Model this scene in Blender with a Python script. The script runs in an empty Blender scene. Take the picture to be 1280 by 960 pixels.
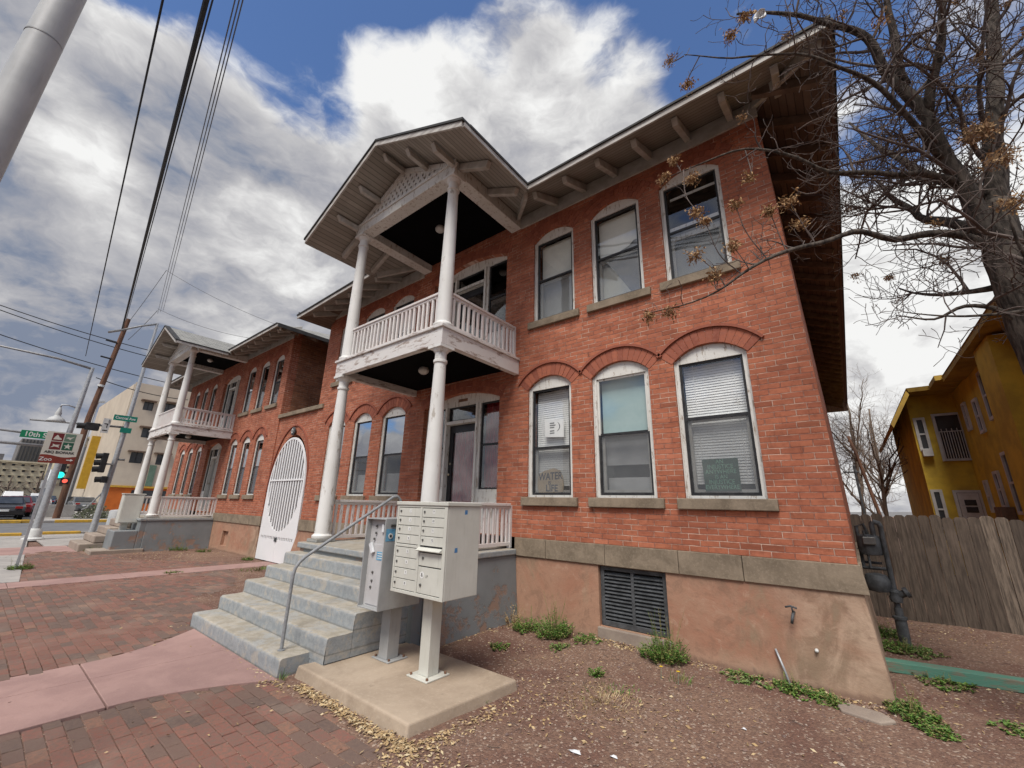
import bpy, bmesh, math, random
from math import sin, cos, pi, radians, sqrt, atan2
from mathutils import Vector, Matrix, noise

random.seed(11)
SC = bpy.context.scene
COL = SC.collection

# ------------------------------------------------------------------ camera
cam_d = bpy.data.cameras.new('camera')
cam = bpy.data.objects.new('camera', cam_d)
COL.objects.link(cam)
YAW, PITCH, ROLL = radians(-38.574), radians(16.430), radians(1.3547)
fwd = Vector((sin(YAW) * cos(PITCH), cos(YAW) * cos(PITCH), sin(PITCH)))
rt = fwd.cross(Vector((0, 0, 1))).normalized()
up = rt.cross(fwd)
r2 = cos(ROLL) * rt + sin(ROLL) * up
u2 = -sin(ROLL) * rt + cos(ROLL) * up
mw = Matrix(((r2.x, u2.x, -fwd.x, 0), (r2.y, u2.y, -fwd.y, 0), (r2.z, u2.z, -fwd.z, 1.62), (0, 0, 0, 1)))
cam.matrix_world = mw
cam_d.sensor_width = 36.0
cam_d.lens = 514.8 / 1280 * 36.0
cam_d.clip_start = 0.05
cam_d.clip_end = 3000
SC.camera = cam

# ------------------------------------------------------------------ view / exposure
SC.view_settings.view_transform = 'Standard'
SC.view_settings.look = 'None'
SC.view_settings.exposure = 1.0
SC.view_settings.gamma = 1.0
SC.view_settings.use_curve_mapping = False
SC.render.engine = 'CYCLES'
SC.cycles.max_bounces = 6
SC.cycles.diffuse_bounces = 3
SC.cycles.glossy_bounces = 3
SC.cycles.transparent_max_bounces = 12
SC.cycles.caustics_reflective = False
SC.cycles.caustics_refractive = False
SC.cycles.use_denoising = True
SC.cycles.use_adaptive_sampling = True

SUN_AZ = radians(160)      # compass-like angle of the sun seen from the scene (from +Y, clockwise)
SUN_EL = radians(56)


# ------------------------------------------------------------------ node helper
class NT:
    def __init__(self, tree):
        self.t = tree
        self.n = tree.nodes
        self.l = tree.links

    def node(self, typ, **kw):
        nd = self.n.new(typ)
        for k, v in kw.items():
            setattr(nd, k, v)
        return nd

    def put(self, sock, v):
        if isinstance(v, bpy.types.NodeSocket):
            self.l.new(v, sock)
        elif v is not None:
            if isinstance(v, (tuple, list)) and sock.type == 'RGBA' and len(v) == 3:
                v = (*v, 1)
            sock.default_value = v

    def math(self, op, a, b=None, c=None, clamp=False):
        nd = self.node('ShaderNodeMath', operation=op)
        nd.use_clamp = clamp
        self.put(nd.inputs[0], a)
        if b is not None: self.put(nd.inputs[1], b)
        if c is not None: self.put(nd.inputs[2], c)
        return nd.outputs[0]

    def vmath(self, op, a, b=None, s=None):
        nd = self.node('ShaderNodeVectorMath', operation=op)
        self.put(nd.inputs[0], a)
        if b is not None: self.put(nd.inputs[1], b)
        if s is not None: self.put(nd.inputs['Scale'], s)
        return nd.outputs['Value'] if op in ('DOT_PRODUCT', 'LENGTH', 'DISTANCE') else nd.outputs[0]

    def mix(self, fac, a, b, blend='MIX'):
        nd = self.node('ShaderNodeMix', data_type='RGBA', blend_type=blend)
        self.put(nd.inputs[0], fac)
        self.put(nd.inputs[6], a)
        self.put(nd.inputs[7], b)
        return nd.outputs[2]

    def noise(self, vec, scale, detail=4, rough=0.55, dist=0.0, out=0):
        nd = self.node('ShaderNodeTexNoise')
        if vec is not None: self.put(nd.inputs['Vector'], vec)
        self.put(nd.inputs['Scale'], scale)
        self.put(nd.inputs['Detail'], detail)
        self.put(nd.inputs['Roughness'], rough)
        self.put(nd.inputs['Distortion'], dist)
        return nd.outputs[out]

    def smooth(self, v, a, b, lo=0.0, hi=1.0):
        nd = self.node('ShaderNodeMapRange')
        nd.interpolation_type = 'SMOOTHSTEP'
        self.put(nd.inputs[0], v)
        self.put(nd.inputs[1], a); self.put(nd.inputs[2], b)
        self.put(nd.inputs[3], lo); self.put(nd.inputs[4], hi)
        return nd.outputs[0]

    def comb(self, x, y, z):
        nd = self.node('ShaderNodeCombineXYZ')
        self.put(nd.inputs[0], x); self.put(nd.inputs[1], y); self.put(nd.inputs[2], z)
        return nd.outputs[0]

    def sep(self, v):
        nd = self.node('ShaderNodeSeparateXYZ')
        self.put(nd.inputs[0], v)
        return nd.outputs


# ------------------------------------------------------------------ sky
world = bpy.data.worlds.new('World')
SC.world = world
world.use_nodes = True
w = NT(world.node_tree)
w.n.clear()
sky = w.node('ShaderNodeTexSky')
sky.sky_type = 'NISHITA'
sky.sun_disc = False
sky.sun_elevation = SUN_EL
sky.sun_rotation = SUN_AZ
sky.air_density = 1.0
sky.dust_density = 0.2
sky.ozone_density = 4.0
SKY_STRENGTH = 0.066
tc = w.node('ShaderNodeTexCoord')
D = tc.outputs['Generated']
dx_, dy_, dz_ = w.sep(D)
zc = w.math('ADD', w.math('MAXIMUM', dz_, 0.0), 0.60)
P = w.comb(w.math('DIVIDE', dx_, zc), w.math('DIVIDE', dy_, zc), w.math('MULTIPLY', dz_, 1.2))
warp = w.noise(P, 2.6, 5, 0.6, 0.0, out=1)
P2 = w.vmath('ADD', P, w.vmath('SCALE', w.vmath('SUBTRACT', warp, (0.5, 0.5, 0.5)), s=0.22))
n1 = w.noise(P2, 2.6, 14, 0.60, 0.1)
n2 = w.noise(w.vmath('ADD', P2, (3.1, 7.7, 1.3)), 7.0, 13, 0.62, 0.2)
n3 = w.noise(w.vmath('ADD', P2, (9.3, 2.1, 4.4)), 3.0, 9, 0.60, 0.1)
# the same field a little nearer the sun: its difference gives lit and shaded sides
SV = Vector((sin(SUN_AZ) * cos(SUN_EL), cos(SUN_AZ) * cos(SUN_EL), sin(SUN_EL)))
n1s = w.noise(w.vmath('ADD', P2, (SV.x * 0.07, SV.y * 0.07, 0.04)), 2.6, 8, 0.55, 0.1)


def blob(d, inner, outer, weight):
    dp = w.vmath('DOT_PRODUCT', D, Vector(d).normalized()[:])
    return w.smooth(dp, cos(radians(outer)), cos(radians(inner)), 0.0, weight)


COVER = [
    ((-0.741, -0.044, 0.670), 3, 11, -0.22),
    ((-0.686, 0.069, 0.725), 3, 11, -0.26),
    ((-0.587, 0.182, 0.789), 3, 12, -0.24),
    ((-0.662, 0.130, 0.738), 1, 5, 0.14),
    ((-0.547, 0.265, 0.794), 2, 8, -0.2),
    ((-0.689, 0.181, 0.702), 3, 9, -0.3),
    ((-0.574, 0.306, 0.760), 2, 7, 0.1),
    ((-0.379, 0.336, 0.862), 4, 11, -0.26),
    ((-0.158, 0.539, 0.827), 4, 10, -0.3),
    ((-0.295, 0.437, 0.850), 2, 8, 0.06),
    ((-0.096, 0.677, 0.729), 2, 7, -0.1),
    ((0.013, 0.657, 0.753), 3, 10, -0.16),
    ((0.098, 0.773, 0.626), 3, 10, -0.1),
    ((0.183, 0.832, 0.524), 3, 10, -0.16),
    ((0.250, 0.733, 0.632), 4, 12, -0.04),
    ((0.109, 0.899, 0.424), 2, 7, -0.12),
    ((-0.993, 0.015, 0.116), 3, 10, -0.18),
    ((-0.892, 0.102, 0.440), 18, 34, 0.26),
    ((-0.724, 0.354, 0.592), 10, 24, 0.22),
    ((-0.449, 0.439, 0.778), 4, 12, 0.24),
    ((-0.539, 0.314, 0.781), 2, 7, 0.22),
    ((-0.276, 0.579, 0.767), 5, 10, 0.26),
    ((-0.821, -0.070, 0.567), 4, 11, 0.26),
    ((0.063, 0.960, 0.272), 8, 22, 0.34),
    ((-0.785, 0.074, 0.615), 3, 9, 0.26),
    ((-0.787, 0.022, 0.617), 2, 7, 0.14),
    ((-0.177, 0.767, 0.616), 8, 20, 0.16),
    ((0.259, 0.903, 0.342), 8, 20, 0.2),
]
BRIGHT = [
    ((-0.849, -0.045, 0.526), 1, 6, 0.34),
    ((-0.858, 0.008, 0.513), 1, 5, 0.26),
    ((-0.846, 0.252, 0.470), 2, 9, 0.16),
    ((-0.655, 0.197, 0.730), 2, 9, 0.2),
    ((-0.581, 0.312, 0.752), 2, 8, 0.22),
    ((-0.482, 0.383, 0.788), 2, 7, 0.1),
    ((-0.281, 0.588, 0.758), 4, 10, 0.2),
    ((-0.412, 0.496, 0.764), 2, 6, 0.1),
    ((-0.796, 0.104, 0.596), 3, 10, -0.1),
    ((-0.805, 0.176, 0.567), 5, 14, -0.1),
    ((-0.896, 0.049, 0.442), 6, 16, -0.1),
    ((-0.495, 0.468, 0.733), 3, 8, -0.08),
    ((-0.949, -0.001, 0.315), 6, 18, -0.06),
    ((-0.992, 0.031, 0.118), 6, 18, -0.12),
    ((-0.973, 0.114, 0.203), 4, 14, -0.1),
    ((0.063, 0.960, 0.272), 8, 20, 0.2),
    ((0.205, 0.882, 0.423), 8, 20, 0.15),
    ((-0.827, 0.237, 0.509), 2, 6, 0.15),
    ((-0.931, 0.172, 0.321), 5, 12, 0.06),
]
cov = w.math('ADD', w.math('MULTIPLY', w.math('SUBTRACT', n1, 0.5), 1.5), 0.5)
for d_, i_, o_, w_ in COVER:
    cov = w.math('ADD', cov, blob(d_, i_, o_, w_))
cov = w.math('ADD', cov, w.math('MULTIPLY', w.math('SUBTRACT', n2, 0.5), 0.45))
cov = w.math('ADD', cov, w.smooth(dz_, 0.30, 0.02, 0.0, 0.55))
cover = w.smooth(cov, 0.33, 0.62)
lit = w.math('MULTIPLY', w.math('SUBTRACT', n1, n1s), 2.2)
br = w.math('ADD', w.math('MULTIPLY', w.math('SUBTRACT', n2, 0.5), 0.9), w.math('MULTIPLY', w.math('SUBTRACT', n3, 0.5), 1.0))
br = w.math('ADD', br, w.math('ADD', lit, 0.62))
for d_, i_, o_, w_ in BRIGHT:
    br = w.math('ADD', br, blob(d_, i_, o_, w_))
# thin edges of a cloud let more light through
edge = w.smooth(cov, 0.85, 0.50)
br = w.math('ADD', br, w.math('MULTIPLY', edge, 0.16))
ramp = w.node('ShaderNodeValToRGB')
w.put(ramp.inputs[0], br)
e = ramp.color_ramp.elements
e[0].position = 0.25; e[0].color = (0.11, 0.13, 0.175, 1)
e[1].position = 1.0; e[1].color = (0.46, 0.46, 0.455, 1)
e1 = ramp.color_ramp.elements.new(0.45); e1.color = (0.195, 0.198, 0.218, 1)
e2 = ramp.color_ramp.elements.new(0.65); e2.color = (0.270, 0.268, 0.276, 1)
e3 = ramp.color_ramp.elements.new(0.82); e3.color = (0.36, 0.357, 0.357, 1)
skyc = w.vmath('MULTIPLY', w.vmath('SCALE', sky.outputs[0], s=SKY_STRENGTH), (0.95, 1.03, 1.18))
allc = w.mix(cover, skyc, ramp.outputs[0])
bg = w.node('ShaderNodeBackground')
w.put(bg.inputs[0], allc)
bg.inputs[1].default_value = 1.0
wo = w.node('ShaderNodeOutputWorld')
w.l.new(bg.outputs[0], wo.inputs[0])

# ------------------------------------------------------------------ sun (behind thin cloud)
sl = bpy.data.lights.new('sun', 'SUN')
sl.energy = 2.0
sl.angle = radians(25)
sl.color = (1.0, 0.95, 0.88)
so = bpy.data.objects.new('sun', sl)
COL.objects.link(so)
sdir = Vector((sin(SUN_AZ) * cos(SUN_EL), cos(SUN_AZ) * cos(SUN_EL), sin(SUN_EL)))
so.rotation_euler = (-sdir).to_track_quat('-Z', 'Y').to_euler()
so.location = (0, -20, 30)


# ------------------------------------------------------------------ materials
MATS = {}


def newmat(name):
    m = bpy.data.materials.new(name)
    m.use_nodes = True
    t = NT(m.node_tree)
    t.n.clear()
    out = t.node('ShaderNodeOutputMaterial')
    b = t.node('ShaderNodeBsdfPrincipled')
    t.l.new(b.outputs[0], out.inputs[0])
    b.inputs['Roughness'].default_value = 0.8
    b.inputs['Specular IOR Level'].default_value = 0.3
    t.b = b
    t.out = out
    t.co = t.node('ShaderNodeTexCoord').outputs['Object']
    MATS[name] = m
    return m, t


def bump(t, h, strength=0.3, dist=0.01, prev=None):
    nd = t.node('ShaderNodeBump')
    nd.inputs['Strength'].default_value = strength
    nd.inputs['Distance'].default_value = dist
    t.put(nd.inputs['Height'], h)
    if prev is not None: t.l.new(prev, nd.inputs['Normal'])
    t.l.new(nd.outputs[0], t.b.inputs['Normal'])
    return nd.outputs[0]


def simple(name, c1, c2=None, scale=8, rough=0.7, bmp=0.15, metal=0.0, lo=0.35, hi=0.65, stretch=(1, 1, 1), spec=0.3, bscale=None):
    m, t = newmat(name)
    v = t.vmath('MULTIPLY', t.co, stretch)
    n = t.noise(v, scale, 6, 0.6)
    c2 = c2 or tuple(x * 0.8 for x in c1)
    t.put(t.b.inputs['Base Color'], t.mix(t.smooth(n, lo, hi), c2, c1))
    t.b.inputs['Roughness'].default_value = rough
    t.b.inputs['Metallic'].default_value = metal
    t.b.inputs['Specular IOR Level'].default_value = spec
    if bmp:
        bump(t, t.noise(v, bscale or scale * 4, 5, 0.6), bmp, 0.01)
    return m


def wallcoord(t):
    """u along the wall (x or y by facing), v = height."""
    g = t.node('ShaderNodeNewGeometry')
    nx, ny, nz = t.sep(g.outputs['True Normal'])
    x, y, z = t.sep(t.co)
    f = t.math('GREATER_THAN', t.math('ABSOLUTE', nx), 0.7)
    u = t.math('ADD', t.math('MULTIPLY', x, t.math('SUBTRACT', 1.0, f)), t.math('MULTIPLY', y, f))
    return u, z


def brick_mat(name, ca, cb, mortar_a, mortar_b, dirt=0.5, bl=0.208, bh=0.0675):
    m, t = newmat(name)
    u, z = wallcoord(t)
    wob = t.noise(t.comb(u, z, 0.0), 1.7, 3, 0.5)
    z2 = t.math('ADD', z, t.math('MULTIPLY', t.math('SUBTRACT', wob, 0.5), 0.018))
    jit = t.noise(t.comb(u, z, 0.0), 14, 2, 0.5)
    z2 = t.math('ADD', z2, t.math('MULTIPLY', t.math('SUBTRACT', jit, 0.5), 0.004))
    # row and brick numbers -> one random value per brick
    row = t.math('FLOOR', t.math('DIVIDE', z2, bh))
    off = t.math('MULTIPLY', t.math('MODULO', t.math('ABSOLUTE', row), 2.0), 0.5)
    rw = t.node('ShaderNodeTexWhiteNoise'); rw.noise_dimensions = '1D'
    t.put(rw.inputs['W'], row)
    uu = t.math('ADD', t.math('DIVIDE', u, bl), t.math('ADD', off, t.math('MULTIPLY', rw.outputs[0], 0.12)))
    colu = t.math('FLOOR', uu)
    wn = t.node('ShaderNodeTexWhiteNoise'); wn.noise_dimensions = '2D'
    t.put(wn.inputs['Vector'], t.comb(colu, row, 0.0))
    r1, r2_, r3 = t.sep(wn.outputs['Color'])
    fu = t.math('FRACT', uu); fz = t.math('FRACT', t.math('DIVIDE', z2, bh))
    du = t.math('MULTIPLY', t.math('SUBTRACT', 0.5, t.math('ABSOLUTE', t.math('SUBTRACT', fu, 0.5))), bl)
    dzz = t.math('MULTIPLY', t.math('SUBTRACT', 0.5, t.math('ABSOLUTE', t.math('SUBTRACT', fz, 0.5))), bh)
    dd = t.math('MINIMUM', du, dzz)
    fine = t.noise(t.comb(u, z, 0.0), 34, 5, 0.68)
    mid = t.noise(t.comb(u, z, 0.0), 8, 6, 0.68)
    dd = t.math('ADD', dd, t.math('MULTIPLY', t.math('SUBTRACT', fine, 0.5), 0.004))
    mort = t.smooth(dd, 0.0055, 0.0028)
    base = t.mix(r1, cb, ca)
    base = t.mix(t.smooth(r2_, 0.80, 0.97, 0, 0.40), base, tuple(x * 0.42 for x in cb))
    base = t.mix(t.smooth(r3, 0.84, 0.98, 0, 0.20), base, tuple(min(1, x * 1.35 + 0.04) for x in ca))
    big = t.noise(t.comb(u, z, 0.0), 0.6, 7, 0.62)
    col = t.mix(t.smooth(mid, 0.42, 0.70, 0, 0.50), base, tuple(x * 0.60 for x in cb))
    col = t.mix(t.smooth(fine, 0.55, 0.78, 0, 0.5), col, tuple(min(1, x * 1.3 + 0.03) for x in ca))
    col = t.mix(t.smooth(big, 0.48, 0.32, 0, 0.40), col, tuple(x * 0.52 for x in cb))
    col = t.mix(t.smooth(big, 0.55, 0.72, 0, 0.40), col, tuple(min(1, x * 1.2 + 0.03) for x in ca))
    band = t.noise(t.comb(t.math('MULTIPLY', u, 0.30), t.math('MULTIPLY', z, 5.0), 0.0), 2.0, 5, 0.65)
    col = t.mix(t.smooth(band, 0.50, 0.68, 0, 0.45), col, tuple(x * 0.50 for x in cb))
    mn = t.noise(t.comb(u, z, 0.0), 3.5, 6, 0.72)
    mcol = t.mix(t.smooth(mn, 0.40, 0.62), mortar_b, mortar_a)
    col = t.mix(mort, col, mcol)
    st = t.noise(t.comb(t.math('MULTIPLY', u, 3.0), t.math('MULTIPLY', z, 0.8), 0.0), 3.5, 7, 0.72)
    col = t.mix(t.smooth(st, 0.62, 0.80, 0, 0.40 * dirt), col, (0.50, 0.36, 0.30))
    col = t.mix(t.smooth(st, 0.46, 0.28, 0, 0.60 * dirt), col, tuple(x * 0.35 for x in cb))
    t.put(t.b.inputs['Base Color'], col)
    t.b.inputs['Roughness'].default_value = 0.85
    h = t.math('ADD', t.math('MULTIPLY', t.math('SUBTRACT', 1.0, mort), 1.0), t.math('MULTIPLY', fine, 0.45))
    h = t.math('ADD', h, t.math('MULTIPLY', r2_, 0.35))
    bump(t, h, 0.9, 0.012)
    return m


brick_mat('brick', (0.46, 0.160, 0.086), (0.36, 0.116, 0.064), (0.66, 0.46, 0.36), (0.30, 0.13, 0.095), 1.1)
brick_mat('brick_side', (0.36, 0.15, 0.075), (0.24, 0.10, 0.055), (0.40, 0.30, 0.22), (0.22, 0.13, 0.085), 0.3)
brick_mat('brick_yellow_far', (0.40, 0.13, 0.08), (0.30, 0.09, 0.06), (0.45, 0.28, 0.22), (0.3, 0.16, 0.12), 0.3)


def arch_brick():
    m, t = newmat('brick_arch')
    at = t.node('ShaderNodeAttribute')
    at.attribute_name = 'rnd'
    r = t.sep(at.outputs['Color'])[0]
    c = t.mix(r, (0.23, 0.068, 0.042), (0.41, 0.135, 0.075))
    n = t.noise(t.co, 24, 5, 0.65)
    c = t.mix(t.smooth(n, 0.35, 0.7), c, (0.30, 0.105, 0.068))
    t.put(t.b.inputs['Base Color'], c)
    bump(t, n, 0.35, 0.006)


arch_brick()
simple('mortar', (0.45, 0.24, 0.18), (0.30, 0.12, 0.09), 6, 0.9)


def stone_mat(name, base, dark, light, scale=3.0):
    m, t = newmat(name)
    x, y, z = t.sep(t.co)
    n = t.noise(t.co, scale, 8, 0.65, 0.4)
    f = t.noise(t.co, 40, 4, 0.7)
    c = t.mix(t.smooth(n, 0.35, 0.66), dark, base)
    c = t.mix(t.smooth(f, 0.45, 0.75, 0, 0.5), c, light)
    st = t.noise(t.vmath('MULTIPLY', t.co, (5, 5, 0.7)), 2.2, 6, 0.7)
    c = t.mix(t.smooth(st, 0.55, 0.75, 0, 0.5), c, dark)
    t.put(t.b.inputs['Base Color'], c)
    t.b.inputs['Roughness'].default_value = 0.9
    bump(t, t.math('ADD', n, t.math('MULTIPLY', f, 0.5)), 0.35, 0.012)
    return m


stone_mat('sandstone', (0.27, 0.215, 0.155), (0.165, 0.13, 0.092), (0.36, 0.29, 0.21))


def stucco_found():
    m, t = newmat('foundation_stucco')
    x, y, z = t.sep(t.co)
    n = t.noise(t.co, 1.1, 7, 0.62, 0.6)
    n2_ = t.noise(t.vmath('MULTIPLY', t.co, (1.5, 1.5, 0.8)), 1.7, 8, 0.68, 0.9)
    f = t.noise(t.co, 30, 5, 0.7)
    c = t.mix(t.smooth(n, 0.36, 0.60), (0.36, 0.175, 0.112), (0.39, 0.225, 0.15))
    c = t.mix(t.smooth(n2_, 0.52, 0.70, 0, 0.75), c, (0.30, 0.22, 0.145))
    # the right-hand end is bare tan render, the middle is redder
    wx = t.smooth(t.math('ADD', x, t.math('MULTIPLY', t.math('SUBTRACT', n, 0.5), 2.5)), 4.2, 5.5)
    c = t.mix(t.math('MULTIPLY', wx, 0.8), c, t.mix(t.smooth(n2_, 0.42, 0.60), (0.45, 0.34, 0.245), (0.25, 0.185, 0.125)))
    # pale band of splash near the ground
    zb = t.smooth(t.math('ADD', z, t.math('MULTIPLY', t.math('SUBTRACT', n, 0.5), 0.4)), 0.20, 0.03)
    c = t.mix(t.math('MULTIPLY', zb, 0.55), c, (0.44, 0.30, 0.21))
    sp = t.noise(t.co, 4.5, 9, 0.72, 0.8)
    c = t.mix(t.smooth(sp, 0.50, 0.64, 0, 0.5), c, (0.23, 0.14, 0.095))
    c = t.mix(t.smooth(sp, 0.44, 0.34, 0, 0.40), c, (0.50, 0.36, 0.26))
    so_ = t.smooth(t.math('ADD', z, t.math('MULTIPLY', t.math('SUBTRACT', sp, 0.5), 0.22)), 0.085, 0.02)
    c = t.mix(t.math('MULTIPLY', so_, 0.7), c, (0.17, 0.105, 0.075))
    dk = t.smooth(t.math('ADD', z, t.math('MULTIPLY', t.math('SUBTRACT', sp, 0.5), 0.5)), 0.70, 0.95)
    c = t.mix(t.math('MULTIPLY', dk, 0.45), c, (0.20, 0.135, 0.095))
    c = t.mix(t.smooth(f, 0.62, 0.8, 0, 0.35), c, (0.22, 0.15, 0.11))
    t.put(t.b.inputs['Base Color'], c)
    t.b.inputs['Roughness'].default_value = 0.92
    bump(t, t.math('ADD', t.math('MULTIPLY', n, 2.0), t.math('MULTIPLY', f, 0.35)), 0.45, 0.02)


stucco_found()


def peel_paint(name, paint, under, lo, hi, rough=0.55, scale=5.0, stretch=(1, 1, 1), tint=None, bstr=0.3):
    m, t = newmat(name)
    v = t.vmath('MULTIPLY', t.co, stretch)
    n = t.noise(v, scale, 12, 0.74, 0.0)
    g = t.noise(t.co, 1.4, 5, 0.6)
    mask = t.smooth(n, lo, hi)
    c = t.mix(t.smooth(g, 0.35, 0.7, 0, 0.6), paint, tint or tuple(x * 0.82 for x in paint))
    c = t.mix(mask, c, under)
    t.put(t.b.inputs['Base Color'], c)
    t.b.inputs['Roughness'].default_value = rough
    bump(t, t.math('SUBTRACT', t.math('MULTIPLY', t.noise(v, scale * 5, 4, 0.6), 0.4), mask), bstr, 0.006)
    return m


peel_paint('white_paint', (0.74, 0.73, 0.70), (0.42, 0.38, 0.33), 0.57, 0.66, scale=7, stretch=(1, 1, 0.45), tint=(0.60, 0.59, 0.55))
peel_paint('white_trim', (0.68, 0.67, 0.63), (0.34, 0.28, 0.22), 0.54, 0.62, scale=9, stretch=(2.5, 2.5, 0.6), tint=(0.55, 0.53, 0.48))
peel_paint('balcony_white', (0.68, 0.66, 0.63), (0.36, 0.29, 0.25), 0.53, 0.60, scale=6, stretch=(0.5, 0.5, 2.2), tint=(0.62, 0.56, 0.53))
peel_paint('rail_white', (0.70, 0.67, 0.64), (0.42, 0.30, 0.27), 0.58, 0.64, scale=8, stretch=(2, 2, 0.6), tint=(0.62, 0.52, 0.49))
peel_paint('gate_white', (0.76, 0.76, 0.76), (0.40, 0.33, 0.28), 0.70, 0.76, scale=6, tint=(0.70, 0.70, 0.69))
peel_paint('porch_wall_paint', (0.23, 0.245, 0.25), (0.29, 0.20, 0.155), 0.53, 0.60, scale=1.6, tint=(0.15, 0.165, 0.17), bstr=0.7)


def soffit_mat(name, c1, c2, axis, wdt=0.085, rough=0.75):
    """tongue-and-groove boards; axis = coordinate that steps from board to board"""
    m, t = newmat(name)
    s = t.sep(t.co)[axis]
    fr = t.math('FRACT', t.math('DIVIDE', s, wdt))
    gap = t.math('LESS_THAN', fr, 0.14)
    idx = t.math('FLOOR', t.math('DIVIDE', s, wdt))
    wn = t.node('ShaderNodeTexWhiteNoise')
    wn.noise_dimensions = '1D'
    t.put(wn.inputs['W'], idx)
    n = t.noise(t.co, 6, 6, 0.65)
    c = t.mix(wn.outputs[0], c2, c1)
    c = t.mix(t.smooth(n, 0.42, 0.7, 0, 0.5), c, c2)
    c = t.mix(t.math('MULTIPLY', gap, 0.7), c, tuple(x * 0.35 for x in c2))
    t.put(t.b.inputs['Base Color'], c)
    t.b.inputs['Roughness'].default_value = rough
    bump(t, t.math('SUBTRACT', 1.0, gap), 0.5, 0.006)


soffit_mat('boards_along_x', (0.34, 0.315, 0.275), (0.25, 0.23, 0.195), 1)
soffit_mat('boards_along_y', (0.38, 0.355, 0.31), (0.27, 0.25, 0.215), 0)
soffit_mat('boards_bare_brown', (0.22, 0.165, 0.125), (0.14, 0.10, 0.075), 0)
simple('timber_painted', (0.50, 0.48, 0.44), (0.38, 0.355, 0.31), 5, 0.65, 0.2)
simple('timber_brown', (0.21, 0.15, 0.11), (0.13, 0.09, 0.065), 6, 0.8, 0.3)
simple('fascia_paint', (0.50, 0.48, 0.44), (0.33, 0.30, 0.27), 9, 0.6, 0.2, stretch=(0.4, 0.4, 2))
simple('fascia_dark', (0.05, 0.048, 0.045), (0.03, 0.03, 0.03), 6, 0.7)
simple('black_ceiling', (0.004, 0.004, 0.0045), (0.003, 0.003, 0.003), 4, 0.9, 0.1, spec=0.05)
simple('black_frame', (0.020, 0.020, 0.022), (0.035, 0.035, 0.036), 14, 0.45, 0.1)
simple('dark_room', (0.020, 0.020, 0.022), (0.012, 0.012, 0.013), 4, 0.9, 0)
simple('door_black', (0.020, 0.020, 0.023), (0.03, 0.03, 0.033), 10, 0.4, 0.1)
simple('door_grey', (0.42, 0.42, 0.40), (0.34, 0.34, 0.32), 6, 0.5, 0.1)
simple('curtain_red', (0.34, 0.022, 0.028), (0.15, 0.012, 0.015), 10, 0.9, 0.3, stretch=(6, 6, 0.4))
simple('curtain_pale', (0.55, 0.54, 0.50), (0.40, 0.39, 0.36), 10, 0.9, 0.3, stretch=(6, 6, 0.4))
simple('blind_slat', (0.78, 0.785, 0.77), (0.70, 0.705, 0.69), 5, 0.6, 0)
simple('shade_cream', (0.84, 0.85, 0.77), (0.76, 0.77, 0.70), 3, 0.85, 0.1)
simple('sheet_grey', (0.46, 0.47, 0.465), (0.34, 0.345, 0.345), 2, 0.85, 0.2)
simple('sheet_teal', (0.36, 0.48, 0.47), (0.30, 0.42, 0.42), 2, 0.8, 0.2)
simple('galvanised', (0.43, 0.44, 0.45), (0.33, 0.34, 0.35), 12, 0.45, 0.1, metal=0.3)
simple('pole_grey', (0.30, 0.30, 0.30), (0.22, 0.22, 0.22), 9, 0.5, 0.1, metal=0.2)
simple('rail_steel', (0.30, 0.31, 0.315), (0.22, 0.225, 0.23), 25, 0.5, 0.2)


def worn_metal(name, c1, c2, grime, rust):
    m, t = newmat(name)
    n = t.noise(t.co, 3, 6, 0.6)
    c = t.mix(t.smooth(n, 0.3, 0.7), c2, c1)
    st = t.noise(t.vmath('MULTIPLY', t.co, (9, 9, 0.9)), 2.6, 7, 0.72)
    c = t.mix(t.smooth(st, 0.52, 0.74, 0, 0.45), c, grime)
    sc_ = t.noise(t.vmath('MULTIPLY', t.co, (3, 3, 22)), 9, 4, 0.7)
    c = t.mix(t.smooth(sc_, 0.68, 0.74, 0, 0.5), c, tuple(min(1, x * 1.25) for x in c1))
    rs = t.noise(t.co, 22, 6, 0.75)
    c = t.mix(t.smooth(rs, 0.70, 0.76, 0, 0.7), c, rust)
    t.put(t.b.inputs['Base Color'], c)
    t.put(t.b.inputs['Roughness'], t.smooth(n, 0.3, 0.7, 0.38, 0.6))
    bump(t, t.noise(t.co, 5, 3, 0.5), 0.12, 0.02)


worn_metal('mailbox_paint', (0.58, 0.575, 0.515), (0.51, 0.505, 0.45), (0.36, 0.345, 0.29), (0.28, 0.19, 0.12))
simple('mailbox_dark_gap', (0.10, 0.10, 0.095), None, 8, 0.7, 0)
worn_metal('galvanised_pale', (0.48, 0.485, 0.475), (0.40, 0.405, 0.40), (0.29, 0.285, 0.265), (0.25, 0.19, 0.14))
worn_metal('locker_paint', (0.38, 0.385, 0.38), (0.31, 0.315, 0.31), (0.23, 0.225, 0.21), (0.20, 0.13, 0.09))
simple('locker_door', (0.50, 0.49, 0.485), (0.45, 0.44, 0.435), 4, 0.5, 0.05)
simple('label_white', (0.75, 0.75, 0.72), None, 8, 0.6, 0)
simple('ink_black', (0.02, 0.02, 0.02), None, 8, 0.6, 0)
simple('sticker_blue', (0.03, 0.14, 0.36), (0.10, 0.25, 0.45), 60, 0.5, 0)
simple('sticker_cyan', (0.16, 0.38, 0.55), (0.10, 0.28, 0.45), 20, 0.5, 0)
simple('lock_metal', (0.20, 0.20, 0.19), None, 8, 0.4, 0, metal=0.7)
simple('brass', (0.45, 0.40, 0.30), None, 8, 0.35, 0, metal=0.8)


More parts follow.
